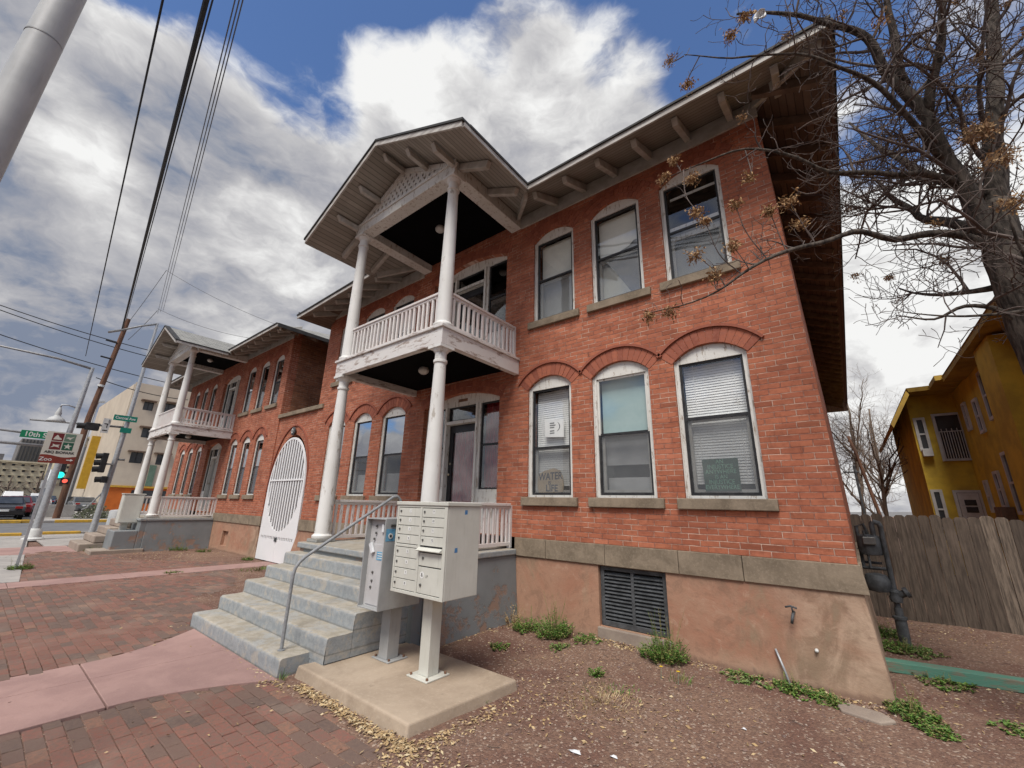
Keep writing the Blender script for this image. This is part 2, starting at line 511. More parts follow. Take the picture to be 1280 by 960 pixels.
def concrete(name, base, dark, light, stain=0.5, grain=60, cracks=False, bstr=0.35):
    m, t = newmat(name)
    n = t.noise(t.co, 1.6, 8, 0.65, 0.4)
    f = t.noise(t.co, grain, 4, 0.7)
    c = t.mix(t.smooth(n, 0.36, 0.66), dark, base)
    c = t.mix(t.smooth(f, 0.5, 0.78, 0, 0.5), c, light)
    sp = t.noise(t.co, 9, 6, 0.7)
    c = t.mix(t.smooth(sp, 0.60, 0.72, 0, stain), c, tuple(x * 0.7 for x in dark))
    h = t.math('ADD', t.math('MULTIPLY', f, 0.5), n)
    if cracks:
        v = t.node('ShaderNodeTexVoronoi', feature='DISTANCE_TO_EDGE')
        t.put(v.inputs['Vector'], t.vmath('ADD', t.co, t.vmath('SCALE', t.noise(t.co, 3, 5, 0.7, out=1), s=0.35)))
        v.inputs['Scale'].default_value = 0.9
        ck = t.smooth(v.outputs[0], 0.006, 0.0)
        c = t.mix(t.math('MULTIPLY', ck, 0.7), c, tuple(x * 0.4 for x in dark))
        h = t.math('SUBTRACT', h, ck)
    t.put(t.b.inputs['Base Color'], c)
    t.b.inputs['Roughness'].default_value = 0.92
    bump(t, h, bstr, 0.01)


concrete('pad_concrete', (0.42, 0.335, 0.25), (0.31, 0.24, 0.175), (0.52, 0.43, 0.33), 0.5, 45)
concrete('pink_concrete', (0.37, 0.235, 0.205), (0.29, 0.18, 0.16), (0.44, 0.30, 0.26), 0.35, 80)
concrete('grey_concrete', (0.38, 0.355, 0.325), (0.29, 0.27, 0.25), (0.44, 0.42, 0.39), 0.4, 50, True)
concrete('asphalt', (0.075, 0.077, 0.08), (0.055, 0.056, 0.06), (0.11, 0.11, 0.11), 0.4, 90)
concrete('asphalt_worn', (0.16, 0.16, 0.165), (0.12, 0.12, 0.125), (0.2, 0.2, 0.2), 0.4, 90)
concrete('tan_stone', (0.34, 0.28, 0.225), (0.25, 0.20, 0.165), (0.42, 0.36, 0.30), 0.5)
simple('yellow_curb', (0.60, 0.34, 0.035), (0.42, 0.27, 0.06), 6, 0.7, 0.3)


def steps_mat():
    m, t = newmat('steps_painted_concrete')
    g = t.node('ShaderNodeNewGeometry')
    nz = t.sep(g.outputs['True Normal'])[2]
    n = t.noise(t.co, 2.4, 8, 0.68, 0.5)
    f = t.noise(t.co, 45, 4, 0.7)
    k = t.noise(t.co, 7, 7, 0.7, 0.3)
    paint = t.mix(t.smooth(t.noise(t.co, 14, 7, 0.7), 0.38, 0.62), (0.265, 0.285, 0.292), (0.325, 0.342, 0.345))
    bare = t.mix(t.smooth(k, 0.35, 0.65), (0.31, 0.275, 0.215), (0.43, 0.385, 0.315))
    topf = t.smooth(nz, 0.35, 0.8)
    worn_top = t.math('MULTIPLY', topf, t.smooth(t.math('ADD', n, t.math('MULTIPLY', k, 0.6)), 0.74, 0.95, 1.0, 0.35))
    worn_side = t.smooth(k, 0.52, 0.62, 0, 0.6)
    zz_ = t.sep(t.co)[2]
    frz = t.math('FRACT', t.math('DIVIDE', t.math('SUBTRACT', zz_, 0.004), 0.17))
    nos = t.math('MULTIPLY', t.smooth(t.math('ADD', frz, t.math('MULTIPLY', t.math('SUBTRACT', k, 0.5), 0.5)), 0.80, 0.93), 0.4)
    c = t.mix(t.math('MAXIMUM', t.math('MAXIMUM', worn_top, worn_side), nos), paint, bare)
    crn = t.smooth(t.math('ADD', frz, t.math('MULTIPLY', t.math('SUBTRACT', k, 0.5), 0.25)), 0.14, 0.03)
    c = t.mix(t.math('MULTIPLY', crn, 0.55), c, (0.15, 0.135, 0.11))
    c = t.mix(t.smooth(f, 0.55, 0.75, 0, 0.5), c, (0.15, 0.15, 0.145))
    c = t.mix(t.smooth(t.noise(t.co, 13, 6, 0.75, 0.4), 0.56, 0.66, 0, 0.45), c, (0.20, 0.205, 0.20))
    t.put(t.b.inputs['Base Color'], c)
    t.b.inputs['Roughness'].default_value = 0.85
    bump(t, t.math('ADD', t.math('MULTIPLY', n, 1.5), t.math('MULTIPLY', f, 0.4)), 0.5, 0.015)


steps_mat()


def dirt_mat():
    m, t = newmat('dirt')
    n = t.noise(t.co, 0.7, 7, 0.6, 0.5)
    k = t.noise(t.co, 5.5, 6, 0.65)
    v = t.node('ShaderNodeTexVoronoi')
    t.put(v.inputs['Vector'], t.co)
    v.inputs['Scale'].default_value = 62
    v.inputs['Randomness'].default_value = 1.0
    vr = t.sep(v.outputs['Color'])
    fine = t.noise(t.co, 150, 3, 0.7)
    c = t.mix(t.smooth(n, 0.40, 0.60), (0.175, 0.092, 0.066), (0.265, 0.165, 0.115))
    c = t.mix(t.smooth(k, 0.5, 0.72, 0, 0.6), c, (0.27, 0.185, 0.13))
    c = t.mix(t.smooth(vr[0], 0.0, 1.0, 0.0, 0.6), c, (0.095, 0.056, 0.045))
    c = t.mix(t.smooth(vr[1], 0.90, 0.97, 0.0, 0.75), c, (0.42, 0.33, 0.26))
    c = t.mix(t.smooth(fine, 0.55, 0.8, 0, 0.4), c, (0.34, 0.25, 0.19))
    t.put(t.b.inputs['Base Color'], c)
    t.b.inputs['Roughness'].default_value = 0.95
    h = t.math('ADD', t.math('MULTIPLY', t.math('SUBTRACT', 1.0, v.outputs['Distance']), 0.9), t.math('MULTIPLY', fine, 0.6))
    bump(t, h, 0.75, 0.012)


dirt_mat()


def attr_mat(name, pal, rough=0.9, nscale=30, bstr=0.4, under=None, filt=0.35, stretch=(1, 1, 1)):
    """per-piece colour taken from the 'rnd' attribute through a palette"""
    m, t = newmat(name)
    at = t.node('ShaderNodeAttribute')
    at.attribute_name = 'rnd'
    r = t.sep(at.outputs['Color'])
    rp = t.node('ShaderNodeValToRGB')
    rp.color_ramp.interpolation = 'CONSTANT' if len(pal) > 3 else 'LINEAR'
    while len(rp.color_ramp.elements) < len(pal):
        rp.color_ramp.elements.new(0.5)
    for i, c in enumerate(pal):
        rp.color_ramp.elements[i].position = i / len(pal)
        rp.color_ramp.elements[i].color = (*c, 1)
    t.put(rp.inputs[0], r[0])
    n = t.noise(t.vmath('MULTIPLY', t.co, stretch), nscale, 6, 0.7)
    c = t.mix(t.smooth(n, 0.35, 0.65, 0, filt), rp.outputs[0], under or (0.25, 0.2, 0.17))
    g = t.noise(t.co, 1.1, 5, 0.6)
    c = t.mix(t.smooth(g, 0.5, 0.72, 0, 0.35), c, (0.30, 0.23, 0.18))
    t.put(t.b.inputs['Base Color'], c)
    t.b.inputs['Roughness'].default_value = rough
    bump(t, n, bstr, 0.005)


attr_mat('paver', [(0.21, 0.090, 0.066), (0.25, 0.112, 0.082), (0.120, 0.083, 0.070), (0.23, 0.100, 0.075), (0.16, 0.100, 0.080),
                   (0.26, 0.135, 0.092), (0.18, 0.078, 0.060), (0.135, 0.092, 0.076), (0.24, 0.105, 0.080), (0.21, 0.10, 0.078)], under=(0.165, 0.110, 0.085), filt=0.85, bstr=0.9)
attr_mat('pebble', [(0.20, 0.12, 0.095), (0.30, 0.21, 0.16), (0.14, 0.09, 0.08), (0.40, 0.33, 0.27), (0.23, 0.14, 0.11), (0.17, 0.11, 0.10)], nscale=60)
attr_mat('dry_leaf', [(0.42, 0.29, 0.14), (0.50, 0.37, 0.20), (0.30, 0.20, 0.10), (0.56, 0.46, 0.29), (0.36, 0.25, 0.14)], nscale=20, bstr=0.1, under=(0.4, 0.28, 0.15))
attr_mat('seed_brown', [(0.33, 0.19, 0.085), (0.42, 0.26, 0.12), (0.22, 0.12, 0.06), (0.50, 0.34, 0.18), (0.27, 0.15, 0.075)], nscale=20, bstr=0.1, under=(0.25, 0.15, 0.08))
attr_mat('leaf_green', [(0.085, 0.175, 0.028), (0.13, 0.235, 0.04), (0.055, 0.12, 0.022), (0.17, 0.26, 0.06), (0.25, 0.22, 0.08)], nscale=20, bstr=0.1, rough=0.6, under=(0.08, 0.13, 0.03), filt=0.2)
attr_mat('shrub_grey', [(0.15, 0.17, 0.10), (0.19, 0.21, 0.13), (0.11, 0.13, 0.075), (0.16, 0.15, 0.10)], nscale=10, bstr=0.1, under=(0.12, 0.12, 0.08))
attr_mat('fence_board', [(0.135, 0.105, 0.08), (0.19, 0.15, 0.115), (0.095, 0.073, 0.056), (0.215, 0.17, 0.13), (0.12, 0.092, 0.07)], nscale=4, bstr=0.9, under=(0.045, 0.035, 0.028), filt=0.8, stretch=(9, 9, 0.7))
simple('grass_dry', (0.28, 0.24, 0.12), (0.18, 0.19, 0.07), 9, 0.9, 0)
simple('bark_grey', (0.115, 0.095, 0.078), (0.028, 0.022, 0.018), 9, 0.95, 1.0, stretch=(3, 3, 0.7), bscale=22)
simple('twig_bark', (0.15, 0.118, 0.102), (0.075, 0.056, 0.05), 9, 0.85, 0.2)
simple('twig_far', (0.20, 0.15, 0.115), (0.15, 0.115, 0.09), 5, 0.9, 0)
simple('beam_green', (0.10, 0.24, 0.175), (0.19, 0.18, 0.13), 7, 0.8, 0.5, stretch=(0.5, 3, 3), lo=0.34, hi=0.50)
simple('meter_grey', (0.09, 0.095, 0.10), (0.05, 0.053, 0.055), 12, 0.6, 0.2)
simple('rusty', (0.22, 0.12, 0.075), (0.12, 0.065, 0.04), 30, 0.8, 0.3)
simple('yellow_stucco', (0.66, 0.46, 0.06), (0.47, 0.32, 0.05), 1.8, 0.9, 0.3, bscale=30)
simple('yellow_eave', (0.42, 0.27, 0.05), (0.30, 0.185, 0.04), 3, 0.8, 0.2)
simple('dull_white', (0.60, 0.60, 0.58), (0.50, 0.50, 0.48), 5, 0.7, 0.1)
simple('wire_black', (0.015, 0.015, 0.016), None, 4, 0.6, 0)
simple('wire_grey', (0.12, 0.12, 0.125), None, 4, 0.6, 0)
simple('pole_wood', (0.17, 0.085, 0.052), (0.09, 0.05, 0.035), 5, 0.9, 0.6, stretch=(3, 3, 0.3))
simple('sign_green', (0.010, 0.22, 0.10), (0.010, 0.20, 0.09), 5, 0.5, 0)
simple('sign_teal', (0.012, 0.21, 0.15), (0.012, 0.19, 0.14), 5, 0.5, 0)
simple('sign_cream', (0.56, 0.54, 0.47), (0.52, 0.50, 0.43), 5, 0.6, 0)
simple('sign_maroon', (0.16, 0.022, 0.024), None, 5, 0.6, 0)
simple('sign_rust', (0.21, 0.035, 0.022), None, 5, 0.6, 0)
simple('sign_leaf', (0.022, 0.10, 0.060), None, 5, 0.6, 0)
simple('sign_sage', (0.14, 0.22, 0.16), None, 5, 0.6, 0)
simple('signal_black', (0.018, 0.018, 0.02), (0.03, 0.03, 0.03), 8, 0.5, 0.1)
simple('stucco_cream', (0.55, 0.475, 0.375), (0.48, 0.41, 0.325), 0.5, 0.9, 0.1)
simple('stucco_orange', (0.55, 0.14, 0.025), (0.45, 0.11, 0.02), 1, 0.8, 0.1)
simple('hotel_cream', (0.56, 0.50, 0.36), (0.48, 0.42, 0.30), 0.3, 0.9, 0)
simple('tower_grey', (0.20, 0.19, 0.185), (0.155, 0.15, 0.145), 0.4, 0.8, 0)
simple('far_dark', (0.035, 0.037, 0.042), (0.05, 0.052, 0.058), 0.8, 0.5, 0)
simple('window_dark', (0.03, 0.035, 0.04), (0.06, 0.065, 0.07), 1.0, 0.15, 0, spec=0.6)
simple('panel_yellow', (0.50, 0.30, 0.03), (0.42, 0.25, 0.025), 2, 0.7, 0)
simple('tyre', (0.02, 0.02, 0.02), None, 8, 0.8, 0)
simple('car_glass', (0.03, 0.035, 0.04), (0.05, 0.055, 0.06), 2, 0.1, 0, spec=0.6)
simple('tail_red', (0.35, 0.015, 0.012), None, 8, 0.3, 0)
simple('cardboard', (0.46, 0.35, 0.22), (0.38, 0.29, 0.18), 6, 0.9, 0.1)
simple('ink_blue', (0.03, 0.03, 0.05), None, 6, 0.8, 0)
simple('paper', (0.80, 0.80, 0.78), (0.76, 0.76, 0.74), 6, 0.8, 0)
simple('green_card', (0.035, 0.085, 0.062), (0.045, 0.10, 0.07), 6, 0.8, 0)
simple('chalk_green', (0.20, 0.42, 0.30), (0.14, 0.33, 0.22), 30, 0.8, 0)
simple('lamp_globe', (0.62, 0.62, 0.58), None, 6, 0.35, 0)
simple('plastic_white', (0.72, 0.73, 0.74), None, 6, 0.4, 0)
simple('petal_yellow', (0.75, 0.50, 0.02), None, 6, 0.6, 0)
for nm, c in (('car_black', (0.018, 0.018, 0.02)), ('car_red', (0.12, 0.012, 0.015)), ('car_silver', (0.42, 0.43, 0.44)), ('car_white', (0.66, 0.67, 0.68)), ('car_blue', (0.03, 0.05, 0.09)), ('car_grey', (0.11, 0.115, 0.12))):
    simple(nm, c, c, 3, 0.25, 0, spec=0.6)


def shingle_mat():
    m, t = newmat('shingles')
    x, y, z = t.sep(t.co)
    g = t.node('ShaderNodeNewGeometry')
    nx = t.sep(g.outputs['True Normal'])[0]
    f = t.math('GREATER_THAN', t.math('ABSOLUTE', nx), 0.25)
    u = t.math('ADD', t.math('MULTIPLY', x, t.math('SUBTRACT', 1.0, f)), t.math('MULTIPLY', y, f))
    nd = t.node('ShaderNodeTexBrick')
    t.put(nd.inputs['Vector'], t.comb(u, t.math('MULTIPLY', z, 2.2), 0.0))
    nd.inputs['Scale'].default_value = 1
    nd.inputs['Brick Width'].default_value = 0.22
    nd.inputs['Row Height'].default_value = 0.13
    nd.inputs['Mortar Size'].default_value = 0.008
    nd.inputs['Color1'].default_value = (0.30, 0.295, 0.27, 1)
    nd.inputs['Color2'].default_value = (0.20, 0.195, 0.18, 1)
    nd.inputs['Mortar'].default_value = (0.09, 0.088, 0.08, 1)
    n = t.noise(t.co, 2.5, 6, 0.7)
    c = t.mix(t.smooth(n, 0.4, 0.7, 0, 0.5), nd.outputs[0], (0.34, 0.33, 0.30))
    t.put(t.b.inputs['Base Color'], c)
    bump(t, nd.outputs[0], 0.6, 0.02)


shingle_mat()


def glass_mat(name, tint, base_gloss, rough=0.02, extra=None):
    m, t = newmat(name)
    t.n.remove(t.b)
    tr = t.node('ShaderNodeBsdfTransparent')
    tr.inputs[0].default_value = (*tint, 1)
    gl = t.node('ShaderNodeBsdfGlossy')
    gl.inputs['Roughness'].default_value = rough
    gl.inputs['Color'].default_value = (0.95, 0.97, 1.0, 1)
    n = t.noise(t.co, 1.3, 2, 0.5)
    b = t.node('ShaderNodeBump')
    b.inputs['Strength'].default_value = 0.25
    b.inputs['Distance'].default_value = 0.02
    b.inputs['Strength'].default_value = 0.12
    t.put(b.inputs['Height'], n)
    t.l.new(b.outputs[0], gl.inputs['Normal'])
    g = t.node('ShaderNodeNewGeometry')
    c_ = t.math('ABSOLUTE', t.vmath('DOT_PRODUCT', g.outputs['Normal'], g.outputs['Incoming']))
    fac = t.math('ADD', t.math('MULTIPLY', t.math('POWER', t.math('SUBTRACT', 1.0, c_, clamp=True), 5.0), 0.9), 0.06 + base_gloss, clamp=True)
    mx = t.node('ShaderNodeMixShader')
    t.put(mx.inputs[0], fac)
    t.l.new(tr.outputs[0], mx.inputs[1])
    t.l.new(gl.outputs[0], mx.inputs[2])
    t.l.new(mx.outputs[0], t.out.inputs[0])


glass_mat('glass', (0.97, 0.98, 0.98), 0.03)
glass_mat('glass_extra_gloss', (0.45, 0.48, 0.50), 0.42)  # plain glass with added mirror gloss, to brighten the sky reflection


def screen_mat():
    m, t = newmat('insect_screen')
    t.n.remove(t.b)
    tr = t.node('ShaderNodeBsdfTransparent')
    df = t.node('ShaderNodeBsdfDiffuse')
    df.inputs[0].default_value = (0.16, 0.165, 0.165, 1)
    mx = t.node('ShaderNodeMixShader')
    mx.inputs[0].default_value = 0.38
    t.l.new(tr.outputs[0], mx.inputs[1])
    t.l.new(df.outputs[0], mx.inputs[2])
    t.l.new(mx.outputs[0], t.out.inputs[0])


screen_mat()


def emit_mat(name, c, s):
    m, t = newmat(name)
    t.b.inputs['Base Color'].default_value = (*c, 1)
    t.b.inputs['Emission Color'].default_value = (*c, 1)
    t.b.inputs['Emission Strength'].default_value = s


emit_mat('signal_green', (0.02, 0.85, 0.62), 0.8)
emit_mat('signal_red', (0.9, 0.12, 0.08), 0.45)


def M(n):
    return MATS[n]


# ------------------------------------------------------------------ mesh helpers
class MB:
    def __init__(self):
        self.v = []
        self.f = []
        self.mi = []
        self.cur = 0
        self.rn = []
        self.rnd = None

    def add(self, vs, fs):
        o = len(self.v)
        self.v += [tuple(x) for x in vs]
        for f in fs:
            self.f.append(tuple(i + o for i in f))
            self.mi.append(self.cur)
            self.rn.append(self.rnd if self.rnd is not None else 0.5)
        return self

    def box(self, x0, x1, y0, y1, z0, z1):
        v = [(x0, y0, z0), (x1, y0, z0), (x1, y1, z0), (x0, y1, z0), (x0, y0, z1), (x1, y0, z1), (x1, y1, z1), (x0, y1, z1)]
        return self.add(v, [(0, 3, 2, 1), (4, 5, 6, 7), (0, 1, 5, 4), (1, 2, 6, 5), (2, 3, 7, 6), (3, 0, 4, 7)])

    def hexa(self, b, t):
        """bottom 4 points, top 4 points (same order, counter-clockwise seen from above)"""
        return self.add(list(b) + list(t), [(0, 3, 2, 1), (4, 5, 6, 7), (0, 1, 5, 4), (1, 2, 6, 5), (2, 3, 7, 6), (3, 0, 4, 7)])

    def obox(self, c, ux, uy, uz, hx, hy, hz):
        c = Vector(c); ux = Vector(ux).normalized() * hx; uy = Vector(uy).normalized() * hy; uz = Vector(uz).normalized() * hz
        b = [c - ux - uy - uz, c + ux - uy - uz, c + ux + uy - uz, c - ux + uy - uz]
        t = [p + 2 * uz for p in b]
        return self.hexa(b, t)

    def bar(self, a, b, w, h, upv=(0, 0, 1)):
        a = Vector(a); b = Vector(b)
        d = (b - a)
        s = d.cross(Vector(upv)).normalized()
        n = s.cross(d).normalized()
        return self.obox((a + b) / 2, d, s, n, d.length / 2, w / 2, h / 2)

    def tube(self, pts, rad, n=8, caps=True):
        pts = [Vector(p) for p in pts]
        if not isinstance(rad, (list, tuple)): rad = [rad] * len(pts)
        o = len(self.v)
        prev = None
        for i, p in enumerate(pts):
            if i == 0: d = pts[1] - pts[0]
            elif i == len(pts) - 1: d = pts[-1] - pts[-2]
            else: d = pts[i + 1] - pts[i - 1]
            if d.length < 1e-9: d = Vector((0, 0, 1))
            d.normalize()
            if prev is None:
                a = d.cross(Vector((0.123, 0.456, 0.88)))
                if a.length < 0.1: a = d.cross(Vector((1, 0, 0)))
            else:
                a = prev - d * prev.dot(d)
            a.normalize()
            prev = a
            b = d.cross(a)
            for k in range(n):
                q = p + (a * cos(2 * pi * k / n) + b * sin(2 * pi * k / n)) * rad[i]
                self.v.append((q.x, q.y, q.z))
        for i in range(len(pts) - 1):
            for k in range(n):
                k2 = (k + 1) % n
                self.f.append((o + i * n + k, o + i * n + k2, o + (i + 1) * n + k2, o + (i + 1) * n + k))
                self.mi.append(self.cur); self.rn.append(self.rnd or 0.5)
        if caps:
            self.f.append(tuple(o + k for k in reversed(range(n)))); self.mi.append(self.cur); self.rn.append(self.rnd or 0.5)
            e_ = o + (len(pts) - 1) * n
            self.f.append(tuple(e_ + k for k in range(n))); self.mi.append(self.cur); self.rn.append(self.rnd or 0.5)
        return self

    def lathe(self, prof, c, n=24):
        """prof: list (r, z); closed with caps"""
        o = len(self.v)
        for r, z in prof:
            for k in range(n):
                a = 2 * pi * k / n
                self.v.append((c[0] + r * cos(a), c[1] + r * sin(a), c[2] + z))
        for i in range(len(prof) - 1):
            for k in range(n):
                k2 = (k + 1) % n
                self.f.append((o + i * n + k, o + i * n + k2, o + (i + 1) * n + k2, o + (i + 1) * n + k))
                self.mi.append(self.cur); self.rn.append(0.5)
        self.f.append(tuple(o + k for k in reversed(range(n)))); self.mi.append(self.cur); self.rn.append(0.5)
        e_ = o + (len(prof) - 1) * n
        self.f.append(tuple(e_ + k for k in range(n))); self.mi.append(self.cur); self.rn.append(0.5)
        return self

    def build(self, name, mats, parent=None, smooth=False, bevel=0, seg=2, ang=None, attr=False):
        me = bpy.data.meshes.new(name)
        off = Vector((0, 0, 0))
        if parent is not None:
            off = wloc(parent)
        me.from_pydata([(x - off.x, y - off.y, z - off.z) for x, y, z in self.v], [], self.f)
        if not isinstance(mats, (list, tuple)): mats = [mats]
        for m in mats: me.materials.append(M(m))
        if len(mats) > 1: me.polygons.foreach_set('material_index', self.mi)
        if smooth: me.polygons.foreach_set('use_smooth', [True] * len(me.polygons))
        if attr:
            ca = me.color_attributes.new('rnd', 'FLOAT_COLOR', 'CORNER')
            dat = []
            for p, r in zip(me.polygons, self.rn):
                dat += [r, r, r, 1.0] * p.loop_total
            ca.data.foreach_set('color', dat)
        me.update()
        ob = bpy.data.objects.new(name, me)
        COL.objects.link(ob)
        if parent is not None: ob.parent = parent
        if bevel:
            md = ob.modifiers.new('bevel', 'BEVEL')
            md.width = bevel; md.segments = seg; md.limit_method = 'ANGLE'; md.angle_limit = radians(40)
            md.harden_normals = False
        if smooth and ang:
            md = ob.modifiers.new('split', 'EDGE_SPLIT')
            md.split_angle = radians(ang)
        return ob


WL = {}


def wloc(o):
    v = Vector((0, 0, 0))
    while o is not None:
        v += o.location
        o = o.parent
    return v


def tag(o, label=None, cat=None, group=None, kind=None):
    if label: o['label'] = label
    if cat: o['category'] = cat
    if group: o['group'] = group
    if kind: o['kind'] = kind
    return o


def empty(name, loc, label, cat, group=None):
    o = bpy.data.objects.new(name, None)
    COL.objects.link(o)
    o.location = loc
    o.empty_display_size = 0.2
    return tag(o, label, cat, group)


def arch_pts(x0, x1, zs, zt, n=14):
    """segmental arch from (x1,zs) over to (x0,zs), end points included"""
    h = zt - zs
    hw = (x1 - x0) / 2
    R = (hw * hw + h * h) / (2 * h)
    cx, cz = (x0 + x1) / 2, zt - R
    a = math.asin(min(1, hw / R))
    return [(cx + R * sin(a - 2 * a * i / n), cz + R * cos(a - 2 * a * i / n)) for i in range(n + 1)]


def opening(x0, x1, z0, zs, zt, n=14):
    return [(x0, z0), (x1, z0)] + arch_pts(x0, x1, zs, zt, n)


def rect(x0, x1, z0, z1):
    return [(x0, z0), (x1, z0), (x1, z1), (x0, z1)]


def ellipse(cx, cz, rx, rz, n=48):
    return [(cx + rx * cos(2 * pi * i / n), cz + rz * sin(2 * pi * i / n)) for i in range(n)]


def plate(name, outer, holes, y0, y1, mat, parent=None, bevel=0, axis='y'):
    """vertical plate between y0 and y1 whose outline and holes are lists of (x, z)"""
    cu = bpy.data.curves.new(name + '_outline', 'CURVE')
    cu.dimensions = '2D'
    cu.fill_mode = 'BOTH'
    cu.extrude = abs(y1 - y0) / 2
    for lp in [outer] + list(holes):
        sp = cu.splines.new('POLY')
        sp.points.add(len(lp) - 1)
        for i, (a, b) in enumerate(lp): sp.points[i].co = (a, b, 0, 1)
        sp.use_cyclic_u = True
    tmp = bpy.data.objects.new('tmp', cu)
    COL.objects.link(tmp)
    dg = bpy.context.evaluated_depsgraph_get()
    me = bpy.data.meshes.new_from_object(tmp.evaluated_get(dg))
    bpy.data.objects.remove(tmp)
    bpy.data.curves.remove(cu)
    off = wloc(parent) if parent is not None else Vector((0, 0, 0))
    ym = (y0 + y1) / 2
    for v in me.vertices:
        x, y, z = v.co
        if axis == 'y': v.co = (x - off.x, ym - z - off.y, y - off.z)
        else: v.co = (ym + z - off.x, x - off.y, y - off.z)      # plate in the y-z plane
    me.materials.clear()
    me.materials.append(M(mat))
    bm = bmesh.new()
    bm.from_mesh(me)
    bmesh.ops.remove_doubles(bm, verts=bm.verts, dist=1e-5)
    bmesh.ops.recalc_face_normals(bm, faces=bm.faces)
    bm.to_mesh(me)
    bm.free()
    for p in me.polygons: p.use_smooth = False
    me.name = name
    ob = bpy.data.objects.new(name, me)
    COL.objects.link(ob)
    if parent is not None: ob.parent = parent
    if bevel:
        md = ob.modifiers.new('bevel', 'BEVEL')
        md.width = bevel; md.segments = 2; md.limit_method = 'ANGLE'; md.angle_limit = radians(40)
    return ob


def text(s, size, origin, right, upv, mat, parent=None, name='lettering', depth=0.002, align='CENTER', sx=1.0, bold=0.0):
    cu = bpy.data.curves.new(name, 'FONT')
    cu.body = s
    cu.size = size
    cu.extrude = depth
    cu.offset = bold
    cu.align_x = align
    cu.align_y = 'CENTER'
    tmp = bpy.data.objects.new('tmp', cu)
    COL.objects.link(tmp)
    dg = bpy.context.evaluated_depsgraph_get()
    me = bpy.data.meshes.new_from_object(tmp.evaluated_get(dg))
    bpy.data.objects.remove(tmp)
    r = Vector(right).normalized(); u = Vector(upv).normalized(); n = r.cross(u)
    off = wloc(parent) if parent is not None else Vector((0, 0, 0))
    o = Vector(origin) - off
    for v in me.vertices:
        v.co = o + r * v.co.x * sx + u * v.co.y + n * v.co.z
    me.materials.clear()
    me.materials.append(M(mat))
    me.name = name
    ob = bpy.data.objects.new(name, me)
    COL.objects.link(ob)
    if parent is not None: ob.parent = parent
    return ob



# ================================================================== GROUND
def is_path1(x, y):
    if y > 2.2 or y < -1.0: return False
    t_ = max(0.0, min(1.0, (y - 1.15) / 1.05)) ** 1.6
    return -6.27 - 0.62 * t_ < x < -4.90 + 0.45 * t_


def is_path2(x, y):
    return -12.68 < x < -11.98 + 0.02 * y and -1 < y < 5.3


def walk_edge(x):
    return 0.15 if x > -12.6 else 1.03 + 0.065 * (-13.6 - x)


def in_steps(x, y):
    return -7.1 < x < -4.2 and y > 2.18


def paver_zone(x, y):
    """laid brick: True where a paver lies"""
    w_ = noise.noise(Vector((x * 1.3, y * 1.3, 3.0))) * 0.16
    if is_path1(x, y) or is_path2(x, y) or in_steps(x, y): return False
    if x < -20.3: return False
    if y < walk_edge(x): return False
    if -20.7 < x < -18.1 and y < 2.4: return False
    if x < -17.1 and y > 2.45: return False
    if x > -7.1:
        if x > -4.4: return y < 2.16 + w_ * 0.5 and x < -2.62 + w_ + 0.25 * (2.0 - y) * 0.3
        return y < 2.19
    # bed in front of the foundations, left of the steps
    if x > -9.1: lim = 2.75
    elif x > -9.5: lim = 2.9 + (-9.1 - x) * 1.7
    elif x > -11.9: lim = 3.6 + (-9.5 - x) * 0.28
    elif x > -13.6: lim = 4.6
    elif x > -15.4: lim = 4.5 - (-13.6 - x) * 0.85
    else: lim = 2.95
    return y < lim + w_


ground = MB()
ground.add([(-900, -600, -0.06), (600, -600, -0.06), (600, 900, -0.06), (-900, 900, -0.06)], [(0, 1, 2, 3)])
g_ = ground.build('ground', 'dirt')
tag(g_, kind='structure')

# dirt bed: uneven sheet near the building
def dz(x, y):
    a = noise.noise(Vector((x * 0.8, y * 0.8, 0.3))) * 0.026 + noise.noise(Vector((x * 3.1, y * 3.1, 5.3))) * 0.008 + noise.noise(Vector((x * 9, y * 9, 1.3))) * 0.004
    return a


def dirt_h(x, y):
    h = 0.004 + dz(x, y)
    if x > -2.9: h += 0.02
    if paver_zone(x, y) or is_path1(x, y) or is_path2(x, y) or y < walk_edge(x) and x < -2.9: h = -0.004 if paver_zone(x, y) else -0.03
    elif y < 0.2 and x < -2.6: h = -0.03
    return h


def dirt_sheet(name, x0, x1, y0, y1, step):
    nx = int((x1 - x0) / step); ny = int((y1 - y0) / step)
    b = MB()
    vs = []
    for j in range(ny + 1):
        for i in range(nx + 1):
            x = x0 + (x1 - x0) * i / nx; y = y0 + (y1 - y0) * j / ny
            vs.append((x, y, dirt_h(x, y)))
    fs = [(j * (nx + 1) + i, j * (nx + 1) + i + 1, (j + 1) * (nx + 1) + i + 1, (j + 1) * (nx + 1) + i) for j in range(ny) for i in range(nx)]
    b.add(vs, fs)
    o = b.build(name, 'dirt', smooth=True)
    tag(o, kind='structure')


dirt_sheet('ground_bed', -20.4, 4.0, -0.2, 11.0, 0.07)

